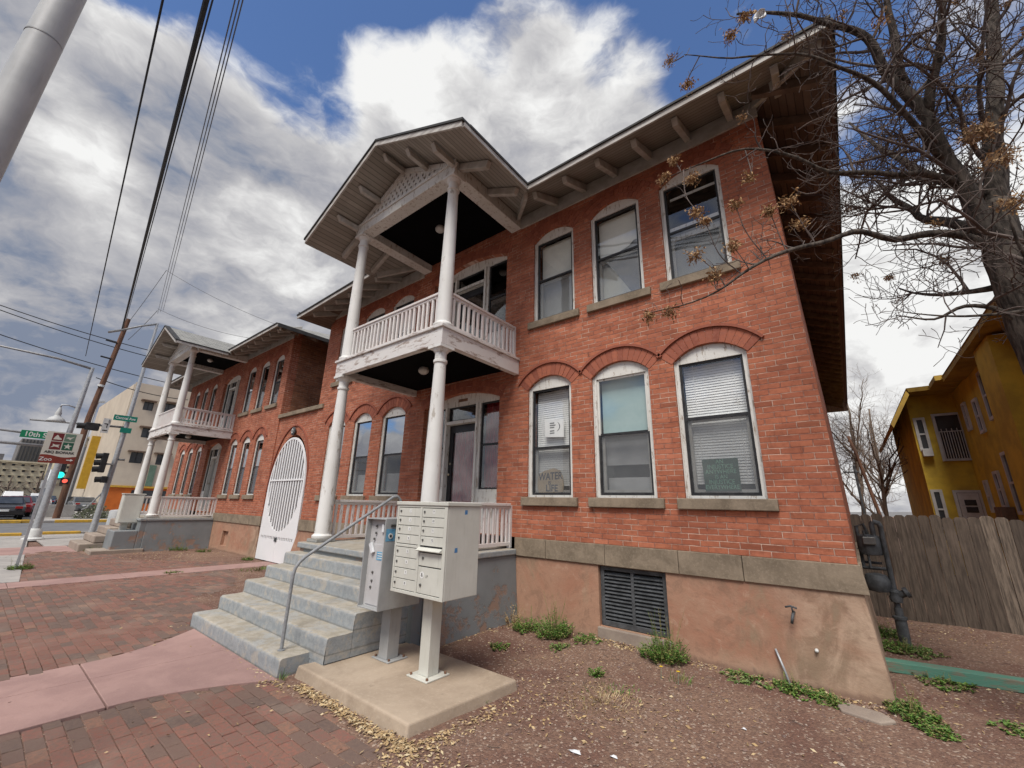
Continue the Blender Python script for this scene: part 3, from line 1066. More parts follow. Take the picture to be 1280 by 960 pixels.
# pavers: one sheet of laid bricks
pv = MB()
PB_L, PB_W = 0.203, 0.101
rr = random.Random(5)
i = 0
yy = 0.10
row = 0
while yy < 5.0:
    x = -20.4 + (PB_L / 2 if row % 2 else 0) + rr.uniform(-0.012, 0.012)
    while x < -2.2:
        cx, cy = x + PB_L / 2, yy + PB_W / 2
        if paver_zone(cx, cy):
            g = 0.0022
            zt = 0.004 + rr.uniform(-0.0025, 0.0025) + noise.noise(Vector((cx * 0.7, cy * 0.7, 2))) * 0.010
            tx, ty = rr.uniform(-0.012, 0.012), rr.uniform(-0.03, 0.03)
            an = rr.uniform(-0.014, 0.014)
            hx, hy = PB_L / 2 - g - rr.uniform(0, 0.0015), PB_W / 2 - g - rr.uniform(0, 0.0015)
            ca_, sa_ = cos(an), sin(an)
            sy_ = cy + noise.noise(Vector((0.4 * cx, 0.6 * cy, 1))) * 0.03
            ring = []
            top = []
            for (a, b_) in ((-hx, -hy), (hx, -hy), (hx, hy), (-hx, hy)):
                ring.append((cx + a * ca_ - b_ * sa_, sy_ + a * sa_ + b_ * ca_, -0.03))
                a2, b2 = a * 0.965, b_ * 0.93
                top.append((cx + a2 * ca_ - b2 * sa_, sy_ + a2 * sa_ + b2 * ca_, zt + a2 * tx + b2 * ty))
            mid = [(p[0], p[1], t_[2] - 0.004) for p, t_ in zip(ring, top)]
            zz = rr.random()
            patch = noise.noise(Vector((cx * 0.55, cy * 0.55, 11)))
            if patch > 0.05 and zz < 0.5: zz = rr.choice([0.25, 0.45, 0.75])
            elif patch < -0.05 and zz > 0.5: zz = rr.choice([0.05, 0.15, 0.35, 0.65, 0.85, 0.95])
            pv.rnd = zz
            pv.add(ring + mid + top, [(0, 1, 5, 4), (1, 2, 6, 5), (2, 3, 7, 6), (3, 0, 4, 7), (4, 5, 9, 8), (5, 6, 10, 9), (6, 7, 11, 10), (7, 4, 8, 11), (8, 9, 10, 11)])
        x += PB_L
    yy += PB_W
    row += 1
o = pv.build('brick_paving', 'paver', attr=True)
tag(o, kind='structure')

# pink concrete path up to the steps, in slabs with tooled joints
def slab_poly(name, pts, z0, z1, mat, bev=0.006):
    b = MB()
    n = len(pts)
    vs = [(p[0], p[1], z0) for p in pts] + [(p[0], p[1], z1) for p in pts]
    fs = [tuple(reversed(range(n))), tuple(range(n, 2 * n))] + [(k, (k + 1) % n, n + (k + 1) % n, n + k) for k in range(n)]
    b.add(vs, fs)
    return b


def p1edge(y):
    t_ = max(0.0, min(1.0, (y - 1.15) / 1.05)) ** 1.6
    return -6.27 - 0.62 * t_, -4.90 + 0.45 * t_


pb = MB()
def strip(f0, f1, ya, yb, za=-0.03, zb=0.012, n=8):
    pts = [(f1(ya + (yb - ya) * k / n), ya + (yb - ya) * k / n) for k in range(n + 1)] + [(f0(yb - (yb - ya) * k / n), yb - (yb - ya) * k / n) for k in range(n + 1)]
    s_ = slab_poly('', pts, za, zb, '')
    pb.add(s_.v, s_.f)


J = 0.006
for ya, yb in ((-1.2, 1.07 - J), (1.07 + J, 2.185)):
    strip(lambda y: p1edge(y)[0], lambda y: -5.71 - J / 2, ya, yb)
    strip(lambda y: -5.71 + J / 2, lambda y: p1edge(y)[1] - 0.0, ya, yb)
o = pb.build('concrete_path', 'pink_concrete', bevel=0.005)
tag(o, kind='structure')
pb = MB()
for ya, yb in ((-1.0, 0.8), (0.81, 2.4), (2.41, 3.9), (3.91, 5.42)):
    strip(lambda y: -12.68, lambda y: -11.98 + 0.02 * y, ya, yb)
o = pb.build('gate_path', 'pink_concrete', bevel=0.005)
tag(o, kind='structure')
pb = MB()
strip(lambda y: -20.65, lambda y: -18.2, -1, 2.36)
o = pb.build('far_path', 'pink_concrete', bevel=0.005)
tag(o, kind='structure')

# grey sidewalk, kerb, streets beyond
b = MB()
xs = [-12.75 - 1.52 * k for k in range(9)]
for k in range(len(xs) - 1):
    xa, xb = xs[k], xs[k + 1] + 0.012
    b.hexa([(xb, -1.6, -0.03), (xa, -1.6, -0.03), (xa, walk_edge(xa), -0.03), (xb, walk_edge(xb), -0.03)],
           [(xb, -1.6, 0.01), (xa, -1.6, 0.01), (xa, walk_edge(xa), 0.01), (xb, walk_edge(xb), 0.01)])
b.hexa([(-26.6, -1.6, -0.03), (-24.9, -1.6, -0.03), (-24.9, 12.0, -0.03), (-26.6, 12.0, -0.03)], [(-26.6, -1.6, 0.012), (-24.9, -1.6, 0.012), (-24.9, 12.0, 0.012), (-26.6, 12.0, 0.012)])
b.box(-24.89, -20.66, 1.9, 4.3, -0.03, 0.011)
o = b.build('sidewalk', 'grey_concrete', bevel=0.004)
tag(o, kind='structure')

b = MB()
b.box(-38.5, -27.0, -40, 80, -0.055, -0.045 + 0.005)
o = b.build('cross_street', 'asphalt_worn'); tag(o, kind='structure')
b = MB()
b.hexa([(-260, -12, -0.055), (-38.5, -12, -0.055), (-38.5, 2.6, -0.055), (-260, 26, -0.055)], [(-260, -12, -0.044), (-38.5, -12, -0.044), (-38.5, 2.6, -0.044), (-260, 26, -0.044)]); b.box(-27.0, 30, -12.0, -1.75, -0.055, -0.044); b.box(-38.5, -27.0, -12, -1.75, -0.0399, -0.036)
o = b.build('main_street', 'asphalt'); tag(o, kind='structure')


def kerb(name, x0, x1, y0, y1, mat, label, group=None):
    b = MB(); b.box(x0, x1, y0, y1, -0.05, 0.10)
    o = b.build(name, mat, bevel=0.02)
    tag(o, kind='structure')


b = MB()
b.box(-26.98, -26.62, 3.4, 60, -0.05, 0.10)
b.box(-25.4, 20, -1.74, -1.60, -0.05, 0.09)
b.box(-38.9, -38.55, 2.7, 70, -0.05, 0.11)
b.hexa([(-110, 10.15, -0.05), (-38.91, 2.62, -0.05), (-38.91, 2.95, -0.05), (-110, 10.48, -0.05)], [(-110, 10.15, 0.11), (-38.91, 2.62, 0.11), (-38.91, 2.95, 0.11), (-110, 10.48, 0.11)])
o = b.build('kerb', 'grey_concrete', bevel=0.02); tag(o, kind='structure')
b = MB()
b.box(-26.98, -26.62, 2.2, 3.39, -0.05, 0.115)
b.box(-26.6, -26.2, 0.2, 1.65, -0.05, 0.115)
b.box(-38.92, -38.53, 3.6, 6.2, -0.05, 0.125)
b.box(-39.4, -38.93, 2.25, 2.61, -0.05, 0.125)
b.box(-39.3, -38.53, 0.9, 2.24, -0.05, 0.125)
o = b.build('yellow_kerb', 'yellow_curb', bevel=0.02); tag(o, kind='structure')
b = MB()
b.hexa([(-110, 10.5, -0.05), (-38.91, 2.96, -0.05), (-38.91, 14.0, -0.05), (-110, 14.0, -0.05)], [(-110, 10.5, 0.10), (-38.91, 2.96, 0.10), (-38.91, 14.0, 0.10), (-110, 14.0, 0.10)])
o = b.build('far_sidewalk', 'grey_concrete'); tag(o, kind='structure')


# ================================================================== BUILDING BUILDER
FY = 5.40            # plane of the brick fronts
SL = 0.48            # roof slope


def brick_arch(parent, x0, x1, zs, zt, band, y, hood=True, rings=1, proud=0.006):
    """radial bricks over an opening + thin projecting hood course"""
    h = zt - zs; hw = (x1 - x0) / 2
    R = (hw * hw + h * h) / (2 * h); cx, cz = (x0 + x1) / 2, zt - R
    a = math.asin(min(1, hw / R))
    b = MB()
    rb = random.Random(int(abs(x0 * 100)))
    bm_ = MB()
    rh = band / rings
    ext = 0.10
    for r_ in range(rings):
        ri, ro = R + r_ * rh + 0.003, R + (r_ + 1) * rh - 0.004
        aa = a + ext * (0.4 if rings == 1 else 0.25)
        n = max(6, int(2 * aa * ri / 0.072))
        for k in range(n):
            t0 = -aa + 2 * aa * (k + 0.05) / n
            t1 = -aa + 2 * aa * (k + 0.95) / n
            pr = proud + rb.uniform(-0.002, 0.003)
            b.rnd = rb.random()
            q = [(cx + r * sin(t_), cz + r * cos(t_)) for r, t_ in ((ri, t0), (ri, t1), (ro, t1), (ro, t0))]
            b.add([(p[0], y - pr, p[1]) for p in q] + [(p[0], y + 0.09, p[1]) for p in q],
                  [(3, 2, 1, 0), (0, 1, 5, 4), (1, 2, 6, 5), (2, 3, 7, 6), (3, 0, 4, 7)])
    if hood:
        n = 22; aa = a + ext * 0.55
        for k in range(n):
            t0 = -aa + 2 * aa * k / n; t1 = -aa + 2 * aa * (k + 1) / n
            ri, ro = R + band, R + band + 0.035
            q = [(cx + r * sin(t_), cz + r * cos(t_)) for r, t_ in ((ri, t0), (ri, t1), (ro, t1), (ro, t0))]
            b.rnd = 0.25
            b.add([(p[0], y - 0.032, p[1]) for p in q] + [(p[0], y + 0.05, p[1]) for p in q],
                  [(3, 2, 1, 0), (0, 1, 5, 4), (1, 2, 6, 5), (2, 3, 7, 6), (3, 0, 4, 7)])
    return b.build('brick_arch', 'brick_arch', parent, attr=True)


def slats(parent, x0, x1, z0, z1, y, pitch=0.034, mat='blind_slat', gapset=()):
    b = MB()
    n = int((z1 - z0) / pitch)
    for k in range(n):
        z = z0 + k * pitch
        w_ = 0.0014 * sin(k * 1.7) + 0.0006
        b.hexa([(x0, y, z), (x1, y + w_, z), (x1, y + 0.009, z + 0.0315), (x0, y + 0.009, z + 0.0315)],
               [(x0, y, z + 0.0015), (x1, y + w_, z + 0.0015), (x1, y + 0.009, z + 0.0335), (x0, y + 0.009, z + 0.0335)])
    for x in (x0 + 0.12, x1 - 0.12):
        b.box(x - 0.003, x + 0.003, y - 0.003, y - 0.001, z0, z1)
    return b.build('blind', mat, parent)


def window(bld, x0, x1, z0, zs, zt, y=FY, style='blind', hoodband=0.21, rings=1, sill=True, hood=True, storm=True, label=None, lite=False, midf=0.5):
    """arched sash window set in the wall: frame > sash, pane, blind, sill, brick arch"""
    cw = 0.055
    inner = rect(x0 + cw, x1 - cw, z0 + 0.035, zs - 0.02)
    fr = plate('window', opening(x0 + 0.002, x1 - 0.002, z0 + 0.002, zs, zt - 0.002), [inner], y + 0.045, y + 0.12, 'white_trim', bld)
    if label: fr['label'] = label
    # outer bead of the casing
    if not lite:
        for xa, xb in ((x0 + 0.002, x0 + 0.018), (x1 - 0.018, x1 - 0.002)):
            b = MB(); b.box(xa, xb, y + 0.030, y + 0.0449, z0 + 0.004, zs)
            b.build('casing_bead', 'white_trim', fr)
    ix0, ix1, iz0, iz1 = x0 + cw, x1 - cw, z0 + 0.035, zs - 0.02
    zm = iz0 + (iz1 - iz0) * midf
    upm = 'white_trim' if style == 'teal' else 'black_frame'
    s = 0.030
    yf = y + 0.066
    b = MB()
    b.box(ix0, ix0 + s, yf, yf + 0.03, zm, iz1); b.box(ix1 - s, ix1, yf, yf + 0.03, zm, iz1)
    b.box(ix0 + s, ix1 - s, yf, yf + 0.03, iz1 - s, iz1)
    b.build('upper_sash', upm, fr)
    b = MB()
    b.box(ix0 + s, ix1 - s, yf + 0.001, yf + 0.034, zm - 0.015, zm + 0.02)
    b.box(ix0, ix0 + s, yf, yf + 0.03, iz0, zm); b.box(ix1 - s, ix1, yf, yf + 0.03, iz0, zm)
    b.box(ix0 + s, ix1 - s, yf, yf + 0.03, iz0, iz0 + s * 1.25)
    b.build('lower_sash', 'black_frame', fr)
    # inner sash lines behind the storm window
    if not lite:
        b = MB()
        b.box(ix0 + s, ix0 + s + 0.035, yf + 0.05, yf + 0.08, iz0 + s, zm); b.box(ix1 - s - 0.035, ix1 - s, yf + 0.05, yf + 0.08, iz0 + s, zm)
        b.box(ix0 + s + 0.035, ix1 - s - 0.035, yf + 0.05, yf + 0.08, iz0 + s, iz0 + s + 0.045)
        b.box(ix0 + s, ix1 - s, yf + 0.05, yf + 0.08, zm - 0.03, zm + 0.012)
        b.build('inner_sash', 'timber_painted', fr)
    b = MB()
    b.add([(ix0 + s, yf + 0.012, zm), (ix1 - s, yf + 0.012, zm), (ix1 - s, yf + 0.012, iz1 - s), (ix0 + s, yf + 0.012, iz1 - s)], [(0, 1, 2, 3)])
    b.build('upper_pane', 'glass_extra_gloss' if style in ('screen', 'dark') else 'glass', fr)
    b = MB()
    b.add([(ix0 + s, yf + 0.012, iz0 + s), (ix1 - s, yf + 0.012, iz0 + s), (ix1 - s, yf + 0.012, zm - 0.015), (ix0 + s, yf + 0.012, zm - 0.015)], [(0, 1, 2, 3)])
    b.build('lower_pane', 'glass', fr)
    if style not in ('nopen', 'sky_only'):
        b = MB()
        b.add([(ix0 + s, yf + 0.022, iz0 + s), (ix1 - s, yf + 0.022, iz0 + s), (ix1 - s, yf + 0.022, zm - 0.016), (ix0 + s, yf + 0.022, zm - 0.016)], [(0, 1, 2, 3)])
        b.build('insect_screen', 'insect_screen', fr)
    # dark room behind
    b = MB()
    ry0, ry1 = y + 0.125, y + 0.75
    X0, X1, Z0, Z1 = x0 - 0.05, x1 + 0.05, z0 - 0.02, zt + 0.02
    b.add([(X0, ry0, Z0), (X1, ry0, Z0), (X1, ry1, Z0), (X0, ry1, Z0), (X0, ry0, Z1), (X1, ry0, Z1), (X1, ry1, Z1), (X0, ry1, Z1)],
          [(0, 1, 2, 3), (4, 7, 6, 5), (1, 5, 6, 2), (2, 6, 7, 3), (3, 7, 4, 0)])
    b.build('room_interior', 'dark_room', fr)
    yb = yf + 0.115
    if style == 'blind':
        slats(fr, ix0 + 0.02, ix1 - 0.02, iz0 + 0.14, iz1, yb)
    elif style == 'shade':
        b = MB(); b.box(ix0 + 0.02, ix1 - 0.02, yb, yb + 0.004, zm - 0.02, iz1); b.build('shade', 'shade_cream', fr)
        b = MB(); b.box(ix0 + 0.02, ix1 - 0.02, yb + 0.012, yb + 0.016, iz0, zm - 0.0); b.build('curtain', 'sheet_grey', fr)
    elif style == 'torn':
        # shade torn along a diagonal, grey sheet hanging behind
        b = MB()
        pts = [(ix0 + 0.02, iz1), (ix1 - 0.02, iz1), (ix1 - 0.02, zm + 0.22), (ix1 - 0.13, zm + 0.22), (ix1 - 0.2, zm + 0.15), (ix0 + 0.35, zm + 0.1), (ix0 + 0.15, zm - 0.03), (ix0 + 0.02, zm - 0.05)]
        n = len(pts)
        b.add([(p[0], yb, p[1]) for p in pts] + [(p[0], yb + 0.003, p[1]) for p in pts], [tuple(range(n))[::-1], tuple(range(n, 2 * n))] + [(k, (k + 1) % n, n + (k + 1) % n, n + k) for k in range(n)])
        b.build('shade', 'shade_cream', fr)
        b = MB()
        pts = [(ix0 + 0.02, iz0), (ix1 - 0.16, iz0), (ix0 + 0.2, zm - 0.12), (ix0 + 0.02, zm - 0.1)]
        b.add([(p[0], yb + 0.01, p[1]) for p in pts] + [(p[0], yb + 0.012, p[1]) for p in pts], [(3, 2, 1, 0), (4, 5, 6, 7), (0, 1, 5, 4), (1, 2, 6, 5), (2, 3, 7, 6), (3, 0, 4, 7)])
        b.build('folded_sheet', 'shade_cream', fr)
        b = MB(); b.box(ix0 + 0.02, ix1 - 0.02, yb + 0.03, yb + 0.034, iz0, iz1 - 0.05); b.build('curtain', 'sheet_grey', fr)
    elif style == 'teal':
        b = MB(); b.box(ix0 + 0.02, ix1 - 0.02, yb, yb + 0.004, zm - 0.02, iz1); b.build('shade', 'sheet_teal', fr)
        b = MB(); b.box(ix0 + 0.03, ix1 - 0.1, yb + 0.05, yb + 0.054, iz0 + 0.42, zm); b.box(ix0 + 0.03, ix1 - 0.05, yb + 0.09, yb + 0.094, iz0 + 0.05, iz0 + 0.25)
        b.build('curtain', 'sheet_grey', fr)
    elif style == 'open_top':
        # upper sash dropped: dark gap above, white meeting rail across
        b = MB()
        b.box(ix0 + s, ix1 - s, yf + 0.036, yf + 0.06, zm - 0.13, zm - 0.05)
        b.box(ix0 + s, ix1 - s, yf + 0.036, yf + 0.06, zm + 0.02, zm + 0.10)
        b.build('dropped_sash', 'white_trim', fr)
        b = MB(); b.box(ix0 + 0.02, ix1 - 0.02, yb + 0.01, yb + 0.014, iz0, zm - 0.2); b.build('curtain', 'sheet_grey', fr)
        b = MB(); b.box(ix0 + 0.05, ix1 - 0.04, yb, yb + 0.01, iz1 - 0.14, iz1 - 0.10); b.build('curtain_rail', 'white_trim', fr)
    elif style == 'dark':
        pass
    elif style == 'screen':
        b = MB(); b.box(ix0 + 0.02, ix1 - 0.02, yb + 0.05, yb + 0.054, iz0, iz0 + 0.45); b.build('curtain', 'sheet_grey', fr)
    elif style == 'pale_half':
        b = MB(); b.box(ix0 + 0.02, ix1 - 0.02, yb, yb + 0.004, zm - 0.02, iz1); b.build('shade', 'shade_cream', fr)
    if sill:
        b = MB(); b.box(x0 - 0.09, x1 + 0.09, y - 0.055, y + 0.11, z0 - 0.125, z0 - 0.0)
        b.build('sill', 'sandstone', fr, bevel=0.008)
    brick_arch(fr, x0, x1, zs, zt, hoodband, y, hood, rings)
    return fr


def door_unit(bld, x0, x1, z0, zs, zt, y=FY, style='dark', upper=False):
    """wide arched opening with door, transom and side windows"""
    W = x1 - x0
    d0, d1 = x0 + W * 0.31, x0 + W * 0.69
    tz = z0 + (zs - z0) * 0.835
    holes = [rect(x0 + 0.06, d0 - 0.10, z0 + (0.0 if not upper else 0) + 0.72, zs - 0.03), rect(d0, d1, z0 + 0.02, tz), rect(d0, d1, tz + 0.06, zs - 0.03), rect(d1 + 0.10, x1 - 0.06, z0 + 0.72, zs - 0.03)]
    fr = plate('door_frame', opening(x0 + 0.002, x1 - 0.002, z0, zs, zt - 0.002, 20), holes, y + 0.10, y + 0.17, 'white_trim', bld)
    b = MB()
    # deep jambs either side of the door and a sill rail
    b.box(d0 - 0.045, d0 - 0.001, y + 0.06, y + 0.0999, z0, zs - 0.03); b.box(d1 + 0.001, d1 + 0.045, y + 0.06, y + 0.0999, z0, zs - 0.03)
    b.box(d0 - 0.02, d1 + 0.02, y + 0.05, y + 0.0598, tz, tz + 0.06)
    b.build('jamb', 'white_trim', fr)
    yd = y + 0.175
    dm = {'dark': 'door_black', 'grey': 'door_grey', 'open': 'door_black'}[style]
    st = 0.09
    bt = 0.20 if style != 'dark' else 0.16
    b = MB()
    b.box(d0 + 0.003, d0 + st, yd, yd + 0.04, z0 + 0.02, tz); b.box(d1 - st, d1 - 0.003, yd, yd + 0.04, z0 + 0.02, tz)
    b.box(d0 + st, d1 - st, yd, yd + 0.04, z0 + 0.02, z0 + bt + 0.02); b.box(d0 + st, d1 - st, yd, yd + 0.04, tz - 0.14, tz)
    dr = b.build('door', dm, fr)
    b = MB(); b.box(d0 + st, d1 - st, yd + 0.015, yd + 0.021, z0 + bt + 0.02, tz - 0.14); b.build('pane', 'glass', dr)
    b = MB()
    b.lathe([(0.001, -0.004), (0.026, 0.0), (0.030, 0.014), (0.02, 0.028), (0.001, 0.032)], (0, 0, 0), 12)
    kx, kz = (d0 + 0.05), z0 + 1.0
    b.v = [(kx + v[0], yd - 0.028 + v[2] * 1.0 - 0.02, kz + v[1]) for v in b.v]
    b.tube([(kx, yd - 0.03, kz), (kx, yd + 0.005, kz)], 0.011, 8)
    b.tube([(kx, yd - 0.012, kz + 0.2), (kx, yd + 0.004, kz + 0.2)], 0.022, 10)
    b.build('handle', 'brass', dr, smooth=True)
    # transom and side-window sashes with panes
    b = MB()
    s = 0.03
    for xa, xb, za, zb in ((x0 + 0.06, d0 - 0.10, z0 + 0.72, zs - 0.03), (d1 + 0.10, x1 - 0.06, z0 + 0.72, zs - 0.03), (d0, d1, tz + 0.06, zs - 0.03)):
        b.box(xa, xa + s, yd - 0.05, yd - 0.02, za, zb); b.box(xb - s, xb, yd - 0.05, yd - 0.02, za, zb)
        b.box(xa + s, xb - s, yd - 0.05, yd - 0.02, za, za + s); b.box(xa + s, xb - s, yd - 0.05, yd - 0.02, zb - s, zb)
        if zb - za > 0.8: b.box(xa + s, xb - s, yd - 0.052, yd - 0.018, (za + zb) / 2 - 0.018, (za + zb) / 2 + 0.018)
    b.build('side_sash', 'black_frame', fr)
    b = MB()
    for xa, xb, za, zb in ((x0 + 0.09, d0 - 0.13, z0 + 0.75, zs - 0.06), (d1 + 0.13, x1 - 0.09, z0 + 0.75, zs - 0.06), (d0 + 0.03, d1 - 0.03, tz + 0.09, zs - 0.06)):
        b.box(xa, xb, yd - 0.036, yd - 0.031, za, zb)
    b.build('side_pane', 'glass', fr)
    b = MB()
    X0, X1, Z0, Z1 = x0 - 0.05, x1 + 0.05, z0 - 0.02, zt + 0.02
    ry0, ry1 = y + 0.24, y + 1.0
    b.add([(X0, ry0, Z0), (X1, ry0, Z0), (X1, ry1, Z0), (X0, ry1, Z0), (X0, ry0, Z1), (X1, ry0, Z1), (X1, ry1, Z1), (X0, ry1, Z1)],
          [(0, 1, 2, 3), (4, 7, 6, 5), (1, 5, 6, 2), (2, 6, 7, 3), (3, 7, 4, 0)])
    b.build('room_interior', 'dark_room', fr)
    if style == 'dark' and not upper:
        b = MB()
        n = 40
        for k in range(n):
            xa = d0 + 0.05 + (d1 - d0 - 0.1) * k / n; xb = d0 + 0.05 + (d1 - d0 - 0.1) * (k + 1) / n
            ya = yd + 0.07 + 0.012 * sin(k * 1.5); yb = yd + 0.07 + 0.012 * sin((k + 1) * 1.5)
            b.add([(xa, ya, z0 + 0.1), (xb, yb, z0 + 0.1), (xb, yb, tz - 0.05), (xa, ya, tz - 0.05)], [(0, 1, 2, 3)])
        for k in range(24):
            xa = d1 + 0.11 + (x1 - d1 - 0.18) * k / 24; xb = d1 + 0.11 + (x1 - d1 - 0.18) * (k + 1) / 24
            ya = yd + 0.07 + 0.012 * sin(k * 1.9); yb = yd + 0.07 + 0.012 * sin((k + 1) * 1.9)
            b.add([(xa, ya, z0 + 0.7), (xb, yb, z0 + 0.7), (xb, yb, zs), (xa, ya, zs)], [(0, 1, 2, 3)])
        b.build('curtain', 'curtain_red', fr)
    if style == 'grey':
        b = MB(); b.box(d0 + 0.05, d1 - 0.05, yd + 0.06, yd + 0.065, z0 + 0.1, tz); b.build('curtain', 'sheet_grey', fr)
    brick_arch(fr, x0, x1, zs, zt, 0.22, y, False, 2, 0.004)
    return fr


def column(parent, x, y, z0, z1, rb, rt_):
    H = z1 - z0
    prof = [(rb * 1.0, 0.075), (rb * 1.0, 0.12)]
    for k in range(1, 9):
        t_ = k / 8
        prof.append((rb + (rt_ - rb) * (t_ ** 1.35), 0.12 + (H - 0.12 - 0.26) * t_))
    prof += [(rt_, H - 0.25), (rt_ * 1.18, H - 0.245), (rt_ * 1.22, H - 0.225), (rt_ * 1.18, H - 0.205), (rt_, H - 0.20), (rt_, H - 0.10)]
    b = MB(); b.lathe(prof, (x, y, z0), 28)
    c = b.build('column', 'white_paint', parent, smooth=True, ang=50)
    b = MB()
    b.lathe([(rb * 1.22, 0.0), (rb * 1.30, 0.02), (rb * 1.30, 0.045), (rb * 1.12, 0.062), (rb * 1.05, 0.0745)], (x, y, z0), 28)
    b.build('base', 'white_paint', c, smooth=True, ang=50)
    b = MB()
    b.lathe([(rt_ * 1.0, H - 0.0995), (rt_ * 1.25, H - 0.075), (rt_ * 1.42, H - 0.055), (rt_ * 1.45, H - 0.04)], (x, y, z0), 28)
    q = rt_ * 1.62
    b.box(x - q, x + q, y - q, y + q, z0 + H - 0.0395, z0 + H)
    b.build('capital', 'white_paint', c, smooth=True, ang=35)
    return c


def railing(parent, a, b_, z0, z1, pitch=0.105, name='railing', rnd=None):
    a = Vector((a[0], a[1], 0)); b_ = Vector((b_[0], b_[1], 0))
    rr_ = random.Random(int(abs(a.x * 31 + a.y * 17)))
    m = MB()
    za, zb = Vector((0, 0, z0)), Vector((0, 0, z1))
    m.bar(a + zb - Vector((0, 0, 0.03)), b_ + zb - Vector((0, 0, 0.03)), 0.085, 0.04)
    m.bar(a + zb - Vector((0, 0, 0.0705)), b_ + zb - Vector((0, 0, 0.0705)), 0.045, 0.04)
    m.bar(a + za + Vector((0, 0, 0.06)), b_ + za + Vector((0, 0, 0.06)), 0.05, 0.055)
    L = (b_ - a).length
    n = int(L / pitch)
    d = (b_ - a).normalized()
    s = Vector((-d.y, d.x, 0))
    for k in range(n):
        p = a + d * (L * (k + 0.5) / n)
        lean = rr_.uniform(-0.006, 0.006)
        m.obox(p + Vector((0, 0, (z0 + z1) / 2 - 0.0)) + d * lean, d, s, Vector((lean * 0.8, 0, 1)), 0.020, 0.0195, (z1 - z0) / 2 - 0.088)
    return m.build(name, 'rail_white', parent, bevel=0.004, seg=1)


